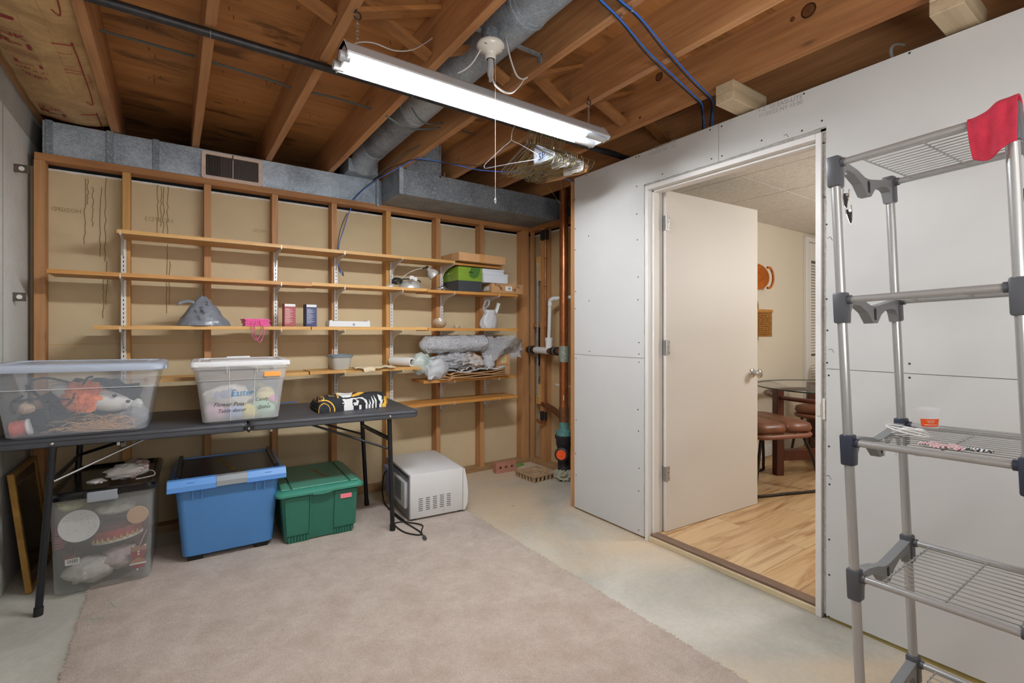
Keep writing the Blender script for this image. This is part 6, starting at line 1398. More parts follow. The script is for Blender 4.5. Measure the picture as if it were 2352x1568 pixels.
MB().prism([(-.004, -.022), (.0, -.024), (.0, .002), (.018, .024), (.05, .026), (.05, -.02)], .142, M=Matrix(((0, 0, 1, -.060), (1, 0, 0, -LD/2 - .006), (0, 1, 0, H + .003), (0, 0, 0, 1)))).build('latch', LGRY, BT, local=True)
for x in (-.175, .185): MB().cbox((x, -LD/2 + .012, H + .013), (.034, .012, .004), M=None).build('slot', mat('slot_blue', '#27507f', .5) if x < 0 else bpy.data.materials['slot_blue'], BT, local=True)
for x in (-.165, -.125, .125, .165): MB().box((x - .002, -D1/2 - .006, H - .075), (x + .002, -D1/2 + .01, H - .01), .001).build('rib', BP2, BT, local=True)
MTP = mat('masking_tape', '#8d7238', .6)
def tapestrip(par, M, L, wd, s_):
    tpz = MB().prism([(0, 0), (L, 0), (L + .006, wd / 2), (L, wd), (0, wd)], .0008, M=M).build('masking_tape', MTP, par)
    scribble(tpz, M @ TR(L * .12, wd * .2, .001), L * .75, wd * .6, 11, INK, .0010, s_)
tapestrip(BT, bM2 @ TR(-.055, .16, H + .0225) @ RZ(math.radians(-78)), .32, .026, 6)
# --- green tote
gM2 = TR(.722, 3.205, RT) @ RZ(math.radians(-2.6))
GT = T('green_tote', 'dark green ribbed plastic tote with tape and pink sticker under the table', 'storage bin', M=gM2)
GP1 = mat('green_tote_plastic', '#2a6a58', .4, var=.04, vs=3); GP2 = mat('green_lid_plastic', '#3b8470', .42, var=.03, vs=4); GP3 = mat('green_lid_shade', '#246f5b', .42)
W0, D0, W1, D1, Z0, H = .385, .46, .435, .51, .0, .285
MB().loft([rrect(-W0/2+.012, W0/2-.012, -D0/2+.012, D0/2-.012, .03, Z0, 6), tr2(.03, 0, .03), tr2(1, 0, .03)]).build('tub', GP1, GT, smooth=40, local=True)
def gf(x, t, off=0): return Vector((x, -(D0 + (D1 - D0) * t) / 2 - off, Z0 + (H - Z0) * t))
for x0, x1, nm in ((-.185, -.068, 'rib_panel'), (.07, .195, 'rib_panel')):
    mb = MB(); a, b, c_, d_ = gf(x0, .16, .008), gf(x1, .16, .008), gf(x1 * 1.04, .93, .006), gf(x0 * 1.06, .93, .006); i_ = Vector((0, .02, 0))
    mb.loft([[a + i_, b + i_, b, a], [d_ + i_, c_ + i_, c_, d_]]); mb.build(nm, GP1, GT, local=True)
for x0, x1 in ((-.180, -.068), (.07, .182)):
    mb = MB(); n__ = 7
    for k in range(n__):
        xx = x0 + (x1 - x0) * (k + .5) / n__; mb.tube([gf(xx, .0, .003) + Vector((0, .004, .002)), gf(xx, .13, .003) + Vector((0, .004, 0))], .0075, 8)
    mb.build('bottom_flutes', GP1, GT, kind='stuff', local=True, smooth=50)
MB().tube([gf(-.062, .12, .004), gf(-.060, .95, .003)], .003, 6).build('edge_rib', GP2, GT, local=True)
LW, LD = .485, .56
MB().loft([lr(.008, H - .008, .035), lr(0, H - .008, .035), lr(.0, H + .004, .035), lr(.012, H + .016, .035), lr(.03, H + .022, .03)]).build('lid', GP2, GT, smooth=35, local=True)
for x0, x1 in ((-.215, -.165), (-.158, .158), (.165, .212)): MB().box((x0, -.245, H + .020), (x1, .25, H + .029), .004).build('lid_panel', GP2, GT, local=True)
MB().prism([(-.055, 0), (.055, 0), (.05, -.016), (.0, -.020), (-.05, -.016)], .02, M=Matrix(((1, 0, 0, .0), (0, 0, 1, -LD/2 - .006), (0, 1, 0, H + .004), (0, 0, 0, 1)))).build('lid_tab', GP2, GT, local=True)
q = gf(.145, .80, .0095); MB().box((.105, q.y - .001, q.z - .012), (.170, q.y + .0003, q.z + .014)).build('pink_sticker', mat('pink_sticker', '#f0808e', .6), GT, local=True)
tapestrip(GT, gM2 @ TR(.0, .12, H + .0295) @ RZ(math.radians(-78)), .22, .018, 7)

# --- microwave
oM = frame((1.232, 2.885, RT), (1.0, -.10, 0), (.10, 1, 0))
MW = T('microwave_oven', 'white microwave oven on the rug beside the folding table', 'microwave', M=oM)
MWW = mat('white_appliance_enamel', '#d4d4d3', .3); MWG = mat('grey_galvanized_back', '#8b8c8e', .4, .4)
Lw, Ld, Lh = .365, .56, .283
MB().box((.0, 0, .012), (Lw, Ld, .012 + Lh), .006, seg=2).build('cabinet', MWW, MW, local=True, smooth=35)
MB().box((-.006, .006, .014), (.002, Ld - .006, .006 + Lh)).build('back_panel', MWG, MW, local=True)
MB().box((-.030, .03, .075), (-.004, .30, .245), .010, seg=2).build('rear_housing', mat('pale_grey_metal', '#b3b5b5', .4, .2), MW, local=True, smooth=35)
MB().box((-.031, .10, .11), (-.0295, .24, .235)).build('rating_label', mat('grey_label', '#6d7072', .6, var=.2, vs=60), MW, local=True)
MB().box((-.04, .34, .07), (-.004, .52, .25), .012, seg=2).build('blue_film_cover', mat('bluish_film', '#7d86b3', .3), MW, local=True, smooth=35)
mb = MB()
for k in range(16): mb.box((-.0068, .04 + k * .028, .268), (-.0055, .058 + k * .028, .282))
mb.build('rear_slots', PRB, MW, kind='stuff', local=True)
dpr = [(Lw, .010), (Lw, Lh + .008), (Lw + .012, Lh + .005), (Lw + .030, Lh * .7), (Lw + .036, Lh * .45), (Lw + .032, Lh * .2), (Lw + .014, .012)]
MB().prism(dpr, Ld - .004, M=Matrix(((1, 0, 0, 0), (0, 0, 1, .002), (0, 1, 0, 0), (0, 0, 0, 1)))).build('door', MWW, MW, local=True, smooth=40)
MB().box((Lw - .004, -.0004, .014), (Lw - .002, .0002, Lh + .008)).build('door_seam', MWG, MW, local=True)
mb = MB()
for c_ in range(5):
    for r_ in range(7):
        x = .055 + c_ * .048; z = .058 + r_ * .0125 + c_ * .0005; mb.box((x, -.0012, z), (x + .028, .0005, z + .0045), .0005)
mb.build('vent_slots', mat('slot_grey', '#55565a', .6), MW, kind='stuff', local=True)
MB().lathe([(.003, 0), (.002, .001)], 8, M=TR(.225, 0, .035) @ RX(PI / 2)).build('screw', SCR, MW, local=True)
for x in (.03, Lw - .02):
    for y in (.03, Ld - .04): MB().cbox((x, y, .008), (.024, .02, .016), .002).build('foot', BLK, MW, local=True)
cw = MB(); pts = [oM @ Vector(p) for p in ((-.03, .40, .24), (-.05, .44, .20), (-.055, .47, .10), (-.05, .48, .03), (-.06, .36, .008), (-.045, .14, .006), (-.03, .02, .008))]
cw.tube(smoothpath(pts, 6), .0045, 8)
g0 = [P(u, v, Z=RT + .005) for u, v in ((935, 1197), (910, 1200), (908, 1207), (930, 1222), (962, 1228), (966, 1222), (945, 1208), (915, 1190), (893, 1168))]
g1 = [P(u, v, Z=RT + .007) for u, v in ((935, 1199), (958, 1202), (971, 1207), (968, 1218), (970, 1228))]
cw.tube(smoothpath(g0, 6), .0042, 8); cw.tube(smoothpath(g1, 6), .0042, 8)
cw.build('power_cord', BLK, MW, smooth=60)
q = P(974, 1232, Z=RT + .010); q2 = P(980, 1241, Z=RT + .010); dq = (q2 - q).normalized()
pg_ = MB().tube([q - dq * .012, q, q + dq * .022, q + dq * .03], [.006, .011, .011, .008], 8, r2=.008); pgo = pg_.build('plug', mat('dark_grey_plug', '#3c3d42', .5), MW, smooth=40)
sd = dq.cross(Vector((0, 0, 1)))
for k in (-.005, .005): MB().tube([q + dq * .03 + sd * k, q + dq * .048 + sd * k], .0018, 4, r2=.0008).build('prong', STEEL, pgo)

# --- brick, pulp tray, green packet
BRK = mat('red_brick', '#b07a66', .9, var=.15, vs=30, bump=.5, bs=120)
bkM = frame((2.268, 3.475, 0), (1, -.10, 0), (.1, 1, 0))
bk = T('hollow_brick', 'red brick with three holes standing on edge by the stud wall', 'brick', M=bkM)
vs = []; fs = []; L_, H_, D_ = .200, .088, .057; holes = [.045, .1, .155]; nr = 14
mb = MB(); cells = [(0, .0725), (.0725, .1275), (.1275, L_)]
for (x0, x1), hx in zip(cells, holes):
    sq = []
    for k in range(nr):
        a = 2 * PI * k / nr; c_, s_ = math.cos(a), math.sin(a); k1 = min(((x1 - hx) if c_ > 0 else (hx - x0)) / max(abs(c_), 1e-6), (H_ / 2) / max(abs(s_), 1e-6)); sq.append((hx + c_ * k1, H_ / 2 + s_ * k1))
    # add exact corners
    ring = [(hx + .0135 * math.cos(2 * PI * k / nr), H_ / 2 + .0135 * math.sin(2 * PI * k / nr)) for k in range(nr)]
    for y, flip in ((0, 1), (D_, 0)):
        v_ = [(x, y, z) for x, z in sq] + [(x, y, z) for x, z in ring]; f_ = [(k, (k + 1) % nr, (k + 1) % nr + nr, k + nr) for k in range(nr)]
        mb.add(v_, f_)
        for cx, cz in ((x0, 0), (x1, 0), (x0, H_), (x1, H_)):
            a = math.atan2(cz - H_ / 2, cx - hx) % (2 * PI); k = int(a / (2 * PI / nr)) % nr
            mb.add([(sq[k][0], y, sq[k][1]), (cx, y, cz), (sq[(k + 1) % nr][0], y, sq[(k + 1) % nr][1])], [(0, 1, 2)])
    mb.add([(x, 0, z) for x, z in ring] + [(x, D_, z) for x, z in ring], [(k, (k + 1) % nr, (k + 1) % nr + nr, k + nr) for k in range(nr)])
mb.add([(0, 0, 0), (L_, 0, 0), (L_, D_, 0), (0, D_, 0), (0, 0, H_), (L_, 0, H_), (L_, D_, H_), (0, D_, H_)], [(0, 3, 2, 1), (4, 5, 6, 7), (0, 4, 7, 3), (1, 2, 6, 5)])
mb.build('brick_body', BRK, bk, local=True)
PUL = mat('moulded_paper_pulp', '#a68b6c', .95, var=.1, vs=20, bump=.5, bs=80)
ptM = frame((2.365, 3.075, 0), (1, .02, 0), (0, 1, 0)); ptr = T('pulp_tray', 'moulded brown paper pulp tray lying on the concrete near the copper pipe', 'packing tray', M=ptM)
def pf(a, b):
    x, y = a * .25, b * .26; d = math.hypot(x - .125, y - .13); z = .045
    if .04 < d < .10: z = .028
    if d < .02: z = .025
    z += .006 * noise.noise(Vector((a * 9, b * 9, 2))); return Vector((x, y, z))
MB().grid(pf, 44, 44).build('tray_top', PUL, ptr, local=True, solid=.004, smooth=60)
mb = MB()
for k in range(6):
    for (x, y) in ((.02 + k * .042, .018), (.02 + k * .042, .242), (.018, .03 + k * .04), (.232, .03 + k * .04)): mb.lathe([(.010, .001), (.012, .012), (.015, .043)], 8, M=TR(x, y, 0))
mb.build('tray_feet', PUL, ptr, local=True, smooth=50)
gp = MB().box((0, 0, 0), (.09, .05, .012), .003, M=frame(P(1190, 1072, Z=.001), (1, .25, 0), (-.25, 1, 0))); gpo = tag(gp.build('green_packet', mat('green_packet', '#5d9a4a', .4, var=.2, vs=30), None), 'small flat green packet between the brick and the corner', 'packet')
sc1 = MB().cbox(P(1179, 1161, Z=.002), (.006, .004, .003)); tag(sc1.build('floor_debris', SCR, None), 'tiny dark speck on the bare concrete', 'debris')

# --- framed pictures leaning on the left wall
GLDF = mat('gilt_frame', '#9a7433', .45, .3, var=.2, vs=20); GLASSD = mat('dark_glazing', '#141212', .2)
B0 = Vector((-.548, 3.125, .004)); T0 = Vector((-.612, 3.07, .565)); T1 = Vector((-.612, 3.53, .555)); B1 = B0 + (T1 - T0)
fX = (B1 - B0); fY = (T0 - B0); fM = frame(B0, fX, fY); Lx = fX.length; Ly = (fM.inverted() @ T0).y
fp = T('picture_frame', 'gilt framed picture leaning against the concrete wall under the table', 'picture frame', M=fM)
bw_ = .022
for (x0, x1, y0, y1, nm) in ((0, bw_, 0, Ly, 'frame_side'), (Lx - bw_, Lx, 0, Ly, 'frame_side'), (bw_, Lx - bw_, 0, bw_, 'frame_rail'), (bw_, Lx - bw_, Ly - bw_, Ly, 'frame_rail')):
    MB().box((x0, y0, -.012), (x1, y1, .012), .002).build(nm, GLDF, fp, local=True)
MB().box((bw_, bw_, -.004), (Lx - bw_, Ly - bw_, .002)).build('glazing', GLASSD, fp, local=True)
MB().box((bw_ + .0, bw_ + .0, .0021), (Lx - bw_, bw_ + .05, .003)).build('mat_board', mat('brown_mat_board', '#5c4630', .8), fp, local=True)
MB().box((bw_, bw_, .0021), (bw_ + .05, Ly - bw_, .003)).build('mat_board', bpy.data.materials['brown_mat_board'], fp, local=True)
MB().box((bw_, Ly - bw_ - .05, .0021), (Lx - bw_, Ly - bw_, .003)).build('mat_board', bpy.data.materials['brown_mat_board'], fp, local=True)
# ------------------------------------------------------------------ four tier metal rack, slightly leaning
R_ = Vector((CY, -SY, 0)); U_ = Vector((0, 0, 1)); FW_ = Vector((SY, CY, 0))
cv = lambda a, b, c: R_ * a + U_ * b + FW_ * c
Lx = cv(.653, .04, -1.0).normalized(); Uz = cv(-.039, 1, .0144); Uz = (Uz - Lx * Uz.dot(Lx)).normalized(); Dy = Uz.cross(Lx).normalized()
P1 = Vector((0, 0, CAMZ)) + cv(.667 * 1.4, .329 * 1.4, 1.4)
h0 = (P1.z - .012) / Uz.z
org = P1 - Uz * h0
RM = Matrix((Lx, Dy, Uz)).transposed().to_4x4(); RM.translation = org
LN, DP = .362, .386
tiers = [h0 - .0, h0 - .393, h0 - .800, h0 - 1.182, h0 - 1.575]
RK = T('storage_rack', 'silver metal tube rack with wire shelves and grey plastic joints by the drywall', 'rack', M=RM)
ALU = mat('brushed_aluminium_tube', '#b4b5b5', .27, .65); WCH = mat('silver_wire', '#a2a2a1', .3, .4); CLG = mat('dark_grey_plastic', '#4b4d52', .4); CLN = mat('navy_grey_plastic', '#2b3140', .4); BRG = mat('mid_grey_plastic', '#77797b', .45)
for x in (0, LN):
    for y in (0, DP): MB().tube([(x, y, .0), (x, y, h0 + .005)], .0125, 18).build('pole', ALU, RK, smooth=50, local=True)
for x in (0, LN):
    for y in (0, DP): MB().tube([(x, y, -.006 if x < .1 else -.012), (x, y, .03)], .0155, 16).build('foot_cap', BLK, RK, smooth=50, local=True)
prf = [(.0, .030), (.06, .030), (.12, .020), (.165, .006), (.19, .004), (.215, .006), (.26, .012), (.33, .022), (.386, .030), (.386, -.045), (.368, -.045), (.352, -.012), (.335, -.004), (.28, -.004), (.235, -.022), (.205, -.048), (.175, -.048), (.14, -.015), (.09, .006), (.045, .010), (.028, -.012), (.022, -.045), (.0, -.045)]
for ti, z in enumerate(tiers):
    CM = (CLG, CLG, CLN, CLG, CLG)[ti]
    for x in (0, LN):
        sgn = 1 if x == 0 else -1
        for y in (0, DP):
            MB().box((x - .0172, y - .0172, z - .044), (x + .0172, y + .0172, z + .044), .006, seg=2).build('pole_joint', CM, RK, smooth=35, local=True)
            MB().tube([(x + sgn * .012, y, z + .022), (x + sgn * .027, y, z + .022)], .0128, 14).build('bar_socket', CM, RK, smooth=50, local=True)
        if ti < 3: M_ = Matrix(((0, 0, 1, x - .013), (1, 0, 0, 0), (0, 1, 0, z), (0, 0, 0, 1))); pp_ = prf
        else: M_ = Matrix(((0, 0, 1, x - .013), (1, 0, 0, 0), (0, 1, 0, z), (0, 0, 0, 1))); pp_ = prf
        MB().prism(pp_, .026, M=M_).build('end_bracket', BRG, RK, local=True)
        for xs in (x - .0136, x + .0130): MB().prism([(.183, -.038), (.197, -.038), (.199, -.006), (.19, .0), (.181, -.006)], .0006, M=Matrix(((0, 0, 1, xs), (1, 0, 0, 0), (0, 1, 0, z), (0, 0, 0, 1)))).build('bracket_slot', BLK, RK, local=True)
    for y in (0, DP): MB().tube([(0, y, z + .022), (LN, y, z + .022)], .0098, 16).build('side_bar', ALU, RK, smooth=50, local=True)
    for x in (.060, .194, .328): MB().tube([(x, .0, z + .022), (x, DP, z + .022)], .0022, 8).build('cross_wire', WCH, RK, local=True)
    for k in range(13): y = .026 + (DP - .052) * k / 12; MB().tube([(.058, y, z + .0262), (.330, y, z + .0262)], .0016, 6).build('shelf_wire', WCH, RK, local=True)
# shim under the near feet
for y in (0, DP):
    p = RM @ Vector((LN, y, -.012)); 
    if p.z > .004: tag(MB().box((p.x - .03, p.y - .03, 0), (p.x + .03, p.y + .03, p.z), .001).build('wood_shim', W_BLK, None), 'small wood shim under the rack foot ' + ('nearest the wall' if y else 'nearest the rug'), 'shim')
# red cloth
REDC = mat('red_fleece_cloth', '#a82439', .95, var=.12, vs=60, bump=.4, bs=250)
zc = tiers[0] + .022
def rc(a, b):
    x = .290 + .088 * a; rise = .022 * (1 / (1 + math.exp(-(a - .45) * 12))); r_ = .0125 + rise * .55
    # b: 0 back hem -> over bar -> 1 front hem
    if b < .25: y = r_ + .001; z = zc - .05 * (1 - b / .25)
    elif b < .45: th = PI * (b - .25) / .2; y = r_ * math.cos(th); z = zc + r_ * math.sin(th) + rise * .5
    else:
        t = (b - .45) / .55; y = -r_ - .004 * math.sin(t * 4 + a * 5) - .006 * t; z = zc + rise * .5 * (1 - t) - t * (.086 + .012 * math.sin(a * 5))
        x = .290 + .088 * a * (1 - .12 * t) + .008 * t
    return Vector((x, y + .002 * math.sin(a * 18), z))
rc0 = MB().grid(rc, 36, 46); o = rc0.build('red_cloth', REDC, None, smooth=60, origin=RM, local=True, solid=.003); tag(o, 'red cloth draped over the top corner of the metal rack', 'cloth')
# binder clips
def clip(par, M):
    mb = MB(); mb.prism([(-.006, 0), (.006, 0), (.004, -.022), (.0015, -.040), (-.0015, -.040), (-.004, -.022)], .006, M=M); mb.build('jaw', BLK, par)
    MB().tube([M @ Vector(p) for p in ((-.0075, .008, .003), (-.0085, -.012, .003), (-.004, -.036, .003), (0, -.046, .003), (.004, -.036, .003), (.0085, -.012, .003), (.0095, .012, .003))], .0014, 6).build('wire_arm', CHROME, par)
    MB().tube([M @ Vector((0, -.004, -.002)), M @ Vector((0, -.004, .008))], .0045, 10).build('spring', CHROME, par)
for (u, v, d, lab) in ((1941, 437, 1.40, 'dark metal spring clips hanging at the top left corner of the rack'), (2342, 425, 1.12, 'dark metal spring clips hanging at the right edge near the red cloth')):
    q = Vector((0, 0, CAMZ)) + ray(u, v) * d
    cl_ = T('spring_clip', lab, 'clip', q, 0, 'spring clips on the rack')
    clip(cl_, frame(q + Vector((0, 0, -.01)), cv(1, 0, 0), (0, 0, 1))); clip(cl_, frame(q + cv(.008, -.056, 0), cv(1, .15, 0), cv(-.15, 1, 0)))
    MB().tube(smoothpath([q + cv(-.016, .035, -.0), q + cv(-.014, .015, 0), q + cv(-.003, -.002, 0)], 5), .001, 5).build('wire_hook', STEEL, cl_)
    hk_ = q + cv(-.016, .035, 0); MB().tube([hk_, hk_ + cv(.012, .016, 0), hk_ + cv(.020, .012, 0)], .001, 5).build('wire_hook', STEEL, cl_)
# cup on the third shelf
def onrack(u, v, z):    # point of the rack plane at local height z under a direction
    Ri = RM.inverted(); o = Ri @ Vector((0, 0, CAMZ)); d = Ri.to_3x3() @ ray(u, v); k = (z - o.z) / d.z; return o + d * k
z3_ = tiers[2] + .0279
CUPM = alpha_plastic('clear_frosted_cup', '#d8d9da', .2, .15); ORL = mat('orange_label', '#e8581b', .4)
q = onrack(2128, 985, z3_); cup = T('plastic_cup', 'clear plastic cup with an orange label on the third rack shelf', 'cup', M=RM @ TR(q.x, q.y, z3_))
MB().lathe([(.026, 0.001), (.029, .003), (.036, .058), (.0375, .062), (.036, .064), (.034, .060), (.027, .006), (.001, .004)], 32, cap=False).build('cup_body', CUPM, cup, smooth=50, local=True)
nn = 14; a0 = math.radians(222); mb = MB(); vs = []
# label faces the viewer
vd = (RM.inverted().to_3x3() @ (Vector((0, 0, CAMZ)) - (RM @ Vector((q.x, q.y, z3_))))); ac = math.atan2(vd.y, vd.x) + .35
for j, (r_, z) in enumerate(((.0302, .012), (.0338, .036))):
    for k in range(nn + 1): a = ac - .75 + 1.5 * k / nn; vs.append((r_ * math.cos(a), r_ * math.sin(a), z))
lbo = mb.add(vs, [(k, k + 1, k + nn + 2, k + nn + 1) for k in range(nn)]).build('orange_label', ORL, cup, local=True, smooth=60)
mb = MB()
for zz, w0 in ((.030, .3), (.025, .22), (.018, .5)):
    mb.tube([((.0293 + zz * .15 ) * math.cos(ac + w0 * t_), (.0293 + zz * .15) * math.sin(ac + w0 * t_), zz) for t_ in [-1, -.6, -.2, .2, .6, 1]], .0008, 4)
mb.build('white_print', WHITE, lbo, local=True)
# white cord bundle
WC2 = mat('white_wire_jacket', '#d6d7d7', .4); mb = MB(); q = onrack(2058, 1000, z3_)
for k in range(6):
    r_ = .020 + .003 * k; mb.tube([RM @ Vector((q.x + .03 + r_ * 1.5 * math.cos(a), q.y + r_ * .8 * math.sin(a), z3_ + .004 + .010 * (1 + math.sin(a + k)) + .001 * k)) for a in [2 * PI * j / 18 for j in range(18)]], .0018, 6, closed=True)
dn_ = lambda u, v, d=1.42: Vector((0, 0, CAMZ)) + ray(u, v) * d
mb.tube(smoothpath([dn_(2070, 1005), dn_(2075, 1030), dn_(2095, 1042), dn_(2120, 1046), dn_(2125, 1030), dn_(2120, 1010)], 6), .0028, 6)
co_ = mb.build('earphone_cord', WC2, None, smooth=60); tag(co_, 'coiled white cord on the third rack shelf with ends hanging through the wires', 'cord')
for u in (2030, 2056): MB().tube([dn_(u, 1008), dn_(u + .5, 1022), dn_(u + 1, 1034), dn_(u + 2, 1048)], [.0022, .0045, .0040, .0008], 8).build('cord_end', WC2, co_, smooth=60)
MB().cbox(RM @ Vector((q.x + .012, q.y, z3_ + .016)), (.018, .014, .014), .003).build('plug', WC2, co_)
# striped ribbon
RS = mat('red_stripe', '#8d2238', .7); NS = mat('navy_stripe', '#2b3348', .7); WS = mat('white_stripe', '#d8d8d6', .7)
p0 = onrack(2112, 1021, z3_); p1 = onrack(2285, 1043, z3_)
def rbf(a, b):
    p = p0.lerp(p1, a); w_ = .05 * math.sin(PI * min(1, a * 1.15 + .08)) + .006; d = (p1 - p0).normalized(); s_ = Vector((-d.y, d.x, 0)); p = p + s_ * (b - .5) * w_
    return RM @ Vector((p.x, p.y, z3_ + .002 + .006 * abs(math.sin(a * 11 + b * 3))))
_Ri = RM.inverted()
def rmi(c):
    l = _Ri @ c; d = (p1 - p0); t = (l - p0).dot(d) / d.length_squared; s_ = (l - p0).cross(d.normalized()).z
    k = int((t * 30 + s_ * 160) // 1) % 2; return 0 if k else (1 if t < .62 else 2)
tag(MB().grid(rbf, 120, 12, mif=rmi).build('striped_fabric', [WS, RS, NS], None, solid=.002), 'red white and navy striped fabric strip on the third rack shelf', 'ribbon')

# ------------------------------------------------------------------ next room furniture
LEA = mat('brown_leather', '#764b36', .38, var=.25, vs=14, bump=.35, bs=26); WAL = mat('dark_walnut', '#54281a', .35, var=.2, vs=10); IRN = mat('bronze_iron', '#2f2622', .45, .5)
WIC = mat('orange_wicker', '#b5651d', .6, var=.35, vs=60, bump=.8, bs=120); WIC2 = mat('golden_wicker', '#b07a34', .6, var=.35, vs=50, bump=.8, bs=100)
YN = 2.40
wt = T('oval_basket', 'orange woven oval tray basket with side handle hung on the beige wall', 'basket', (4.4, YN, 1.6))
c0 = Vector((4.375, YN - .01, 1.722)); mb = MB()
for k in range(15):
    s_ = 1 - k * .062; mb.tube([c0 + Vector((.21 * s_ * math.cos(a), -.035 - .05 * (s_ - .3) if False else -.045 * s_ - .002, .115 * s_ * math.sin(a))) for a in [2 * PI * j / 40 for j in range(40)]], .0058, 6, closed=True)
mb.build('woven_rings', WIC, wt, smooth=60)
mb = MB()
for k in range(44):
    a = 2 * PI * k / 44; mb.tube([c0 + Vector((.21 * math.cos(a), -.052, .115 * math.sin(a))), c0 + Vector((.06 * math.cos(a), -.018, .035 * math.sin(a)))], .0028, 4)
mb.build('spokes', WIC, wt, kind='stuff')
for s_ in (1, -1): MB().tube(smoothpath([c0 + Vector((s_ * .17, -.055, .095)), c0 + Vector((s_ * .205, -.066, .09)), c0 + Vector((s_ * .243, -.07, .035)), c0 + Vector((s_ * .243, -.07, -.035)), c0 + Vector((s_ * .205, -.066, -.09)), c0 + Vector((s_ * .17, -.055, -.095))], 5), .011, 8).build('handle', WIC, wt, smooth=60)
wk = T('wall_basket', 'square golden woven wall basket below the oval tray', 'basket', (4.3, YN, 1.17))
x0, x1, z0, z1 = 4.10, 4.487, 1.172, 1.418; yf, yb2 = 2.26, 2.392
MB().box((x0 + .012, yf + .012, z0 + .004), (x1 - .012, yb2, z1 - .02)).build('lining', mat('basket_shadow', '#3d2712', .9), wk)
mb = MB(); nh = 12; nv = 16
for r_ in range(nh):
    z = z0 + (z1 - z0 - .02) * (r_ + .5) / nh
    mb.tube([(x0 + (x1 - x0) * k / (nv * 2), yf + .006 + (.006 if (k // 1 + r_) % 2 else -.003), z) for k in range(nv * 2 + 1)], .0075, 5, r2=.0045)
    mb.tube([(x1 - .004 + (.004 if (k + r_) % 2 else -.003), yf + (yb2 - yf) * k / 8, z) for k in range(9)], .0075, 5, r2=.0045)
mb.build('woven_strands', WIC2, wk, kind='stuff')
mb = MB()
for c_ in range(nv): x = x0 + (x1 - x0) * (c_ + .5) / nv; mb.tube([(x, yf + .004, z0), (x, yf + .004, z1 - .02)], .006, 5, r2=.003)
mb.build('upright_strands', WIC2, wk, kind='stuff')
MB().box((x0 - .004, yf - .006, z1 - .025), (x1 + .006, yf + .012, z1), .003).build('rim', WIC2, wk); MB().box((x1 - .012, yf - .004, z1 - .025), (x1 + .006, yb2, z1), .003).build('rim', WIC2, wk)
MB().tube(smoothpath([(4.37, 2.33, 1.41), (4.365, 2.33, 1.47), (4.33, 2.33, 1.53), (4.25, 2.33, 1.555)], 5), .006, 6).build('handle', WIC2, wk, smooth=60)
# glass table
gt = T('glass_dining_table', 'round glass dining table on a dark walnut base in the next room', 'table', (4.6, 1.75, .03))
gc = Vector((4.57, 1.79, .74)); GL = NT('table_glass'); GL.b.inputs['Base Color'].default_value = (.55, .62, .58, 1); GL.b.inputs['Roughness'].default_value = .02; GL.b.inputs['Alpha'].default_value = .13; GLS = GL.m
GLE = mat('glass_edge', '#3a4440', .1)
MB().lathe([(.001, 0), (.595, 0), (.600, .004), (.600, .008), (.595, .012), (.001, .012)], 80, M=TR(gc.x, gc.y, .745)).build('glass_top', GLS, gt, smooth=40)
MB().lathe([(.6005, .001), (.6012, .006), (.6005, .011)], 80, M=TR(gc.x, gc.y, .745), cap=False).build('glass_edge', GLE, gt, smooth=40)
for ad in (152, 42, 262, 322):
    a = math.radians(ad); dx, dy = math.cos(a), math.sin(a)
    MB().box((.475, -.032, .03), (.54, .032, .742), .004, M=TR(gc.x, gc.y, 0) @ RZ(a)).build('leg', WAL, gt)
    MB().box((.02, -.025, .15), (.475, .025, .24), .004, M=TR(gc.x, gc.y, 0) @ RZ(a)).build('stretcher', WAL, gt)
ring = [(gc.x + .50 * math.cos(a), gc.y + .50 * math.sin(a), .675) for a in [2 * PI * k / 60 for k in range(60)]]
MB().tube(ring, .03, 8, closed=True, r2=.018).build('ring', WAL, gt, smooth=40)
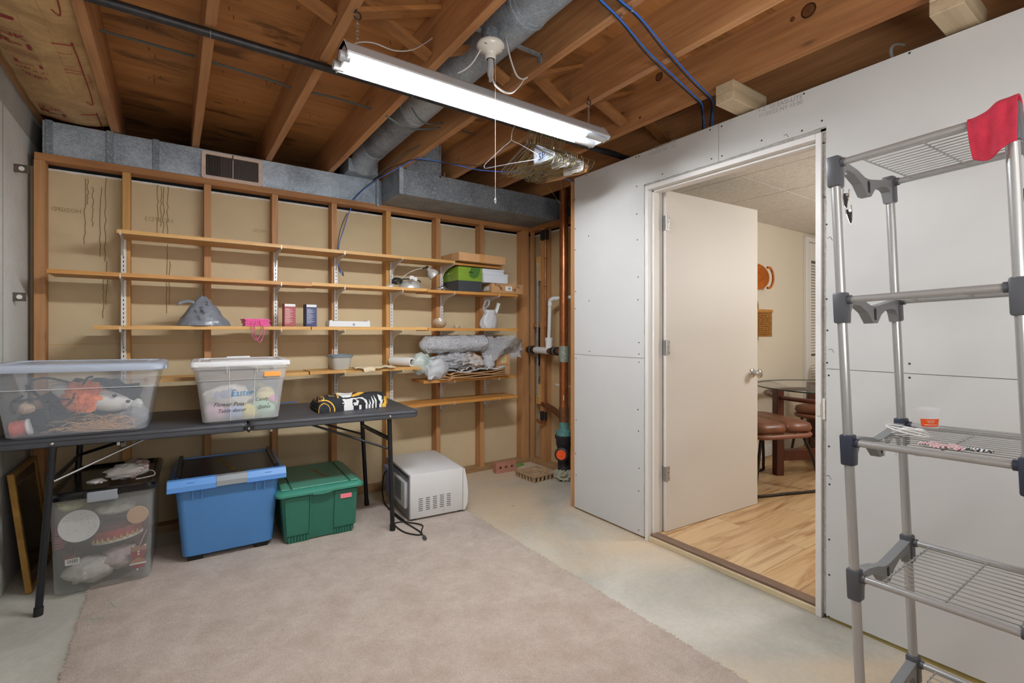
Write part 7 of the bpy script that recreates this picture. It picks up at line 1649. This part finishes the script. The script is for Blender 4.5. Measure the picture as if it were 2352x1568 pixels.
def chair(M, lab):
    c = T('leather_chair', lab, 'chair', M=M, group='leather chairs at the glass table')
    def cush(x0, x1, y0, y1, z, h, sd):
        return lambda a, b: None
    for k, (y0, y1) in enumerate(((-.26, -.02), (-.03, .25))):
        mb = MB(); mb.loft([rrect(-.25, .25, y0 + .01, y1 - .01, .06, .44, 6), rrect(-.275, .275, y0 - .01, y1 + .01, .09, .47, 6), rrect(-.27, .27, y0, y1, .09, .505, 6), rrect(-.22, .22, y0 + .04, y1 - .04, .07, .525, 6)]); mb.build('seat_cushion', LEA, c, smooth=70, local=True)
    MB().tube([(x, y, .425) for x, y, _ in rrect(-.27, .27, -.27, .27, .12, 0, 6)], .018, 10, closed=True).build('seat_frame', mat('leather_piping', '#80503c', .45) if 'leather_piping' not in bpy.data.materials else bpy.data.materials['leather_piping'], c, smooth=60, local=True)
    mb = MB(); mb.loft([rrect(-.22, .22, -.03, .03, .03, .55, 5), rrect(-.25, .25, -.045, .045, .04, .62, 5), rrect(-.25, .25, -.045, .045, .04, .86, 5), rrect(-.19, .19, -.03, .03, .03, .93, 5)], M=TR(0, .30, 0) @ RX(-.12)); mb.build('backrest', LEA, c, smooth=70, local=True)
    for s_ in (-1, 1):
        MB().tube(smoothpath([(s_ * .20, -.20, .42), (s_ * .25, -.25, .25), (s_ * .275, -.275, .06), (s_ * .275, -.25, .012), (s_ * .275, .0, .012), (s_ * .275, .24, .012), (s_ * .27, .27, .05), (s_ * .24, .22, .25), (s_ * .22, .18, .42)], 5), .011, 8).build('sled_leg', IRN, c, smooth=60, local=True)
    MB().tube([(-.20, .3, .43), (-.20, .33, .62)], .010, 8).build('back_support', IRN, c, local=True); MB().tube([(.20, .3, .43), (.20, .33, .62)], .010, 8).build('back_support', IRN, c, local=True)
    return c
chair(TR(3.76, 1.99, .03) @ RZ(math.radians(69)), 'brown leather chair on black sled legs right behind the open door')
chair(TR(4.95, 1.92, .03) @ RZ(math.radians(-86)), 'brown leather chair on the far side of the glass table')
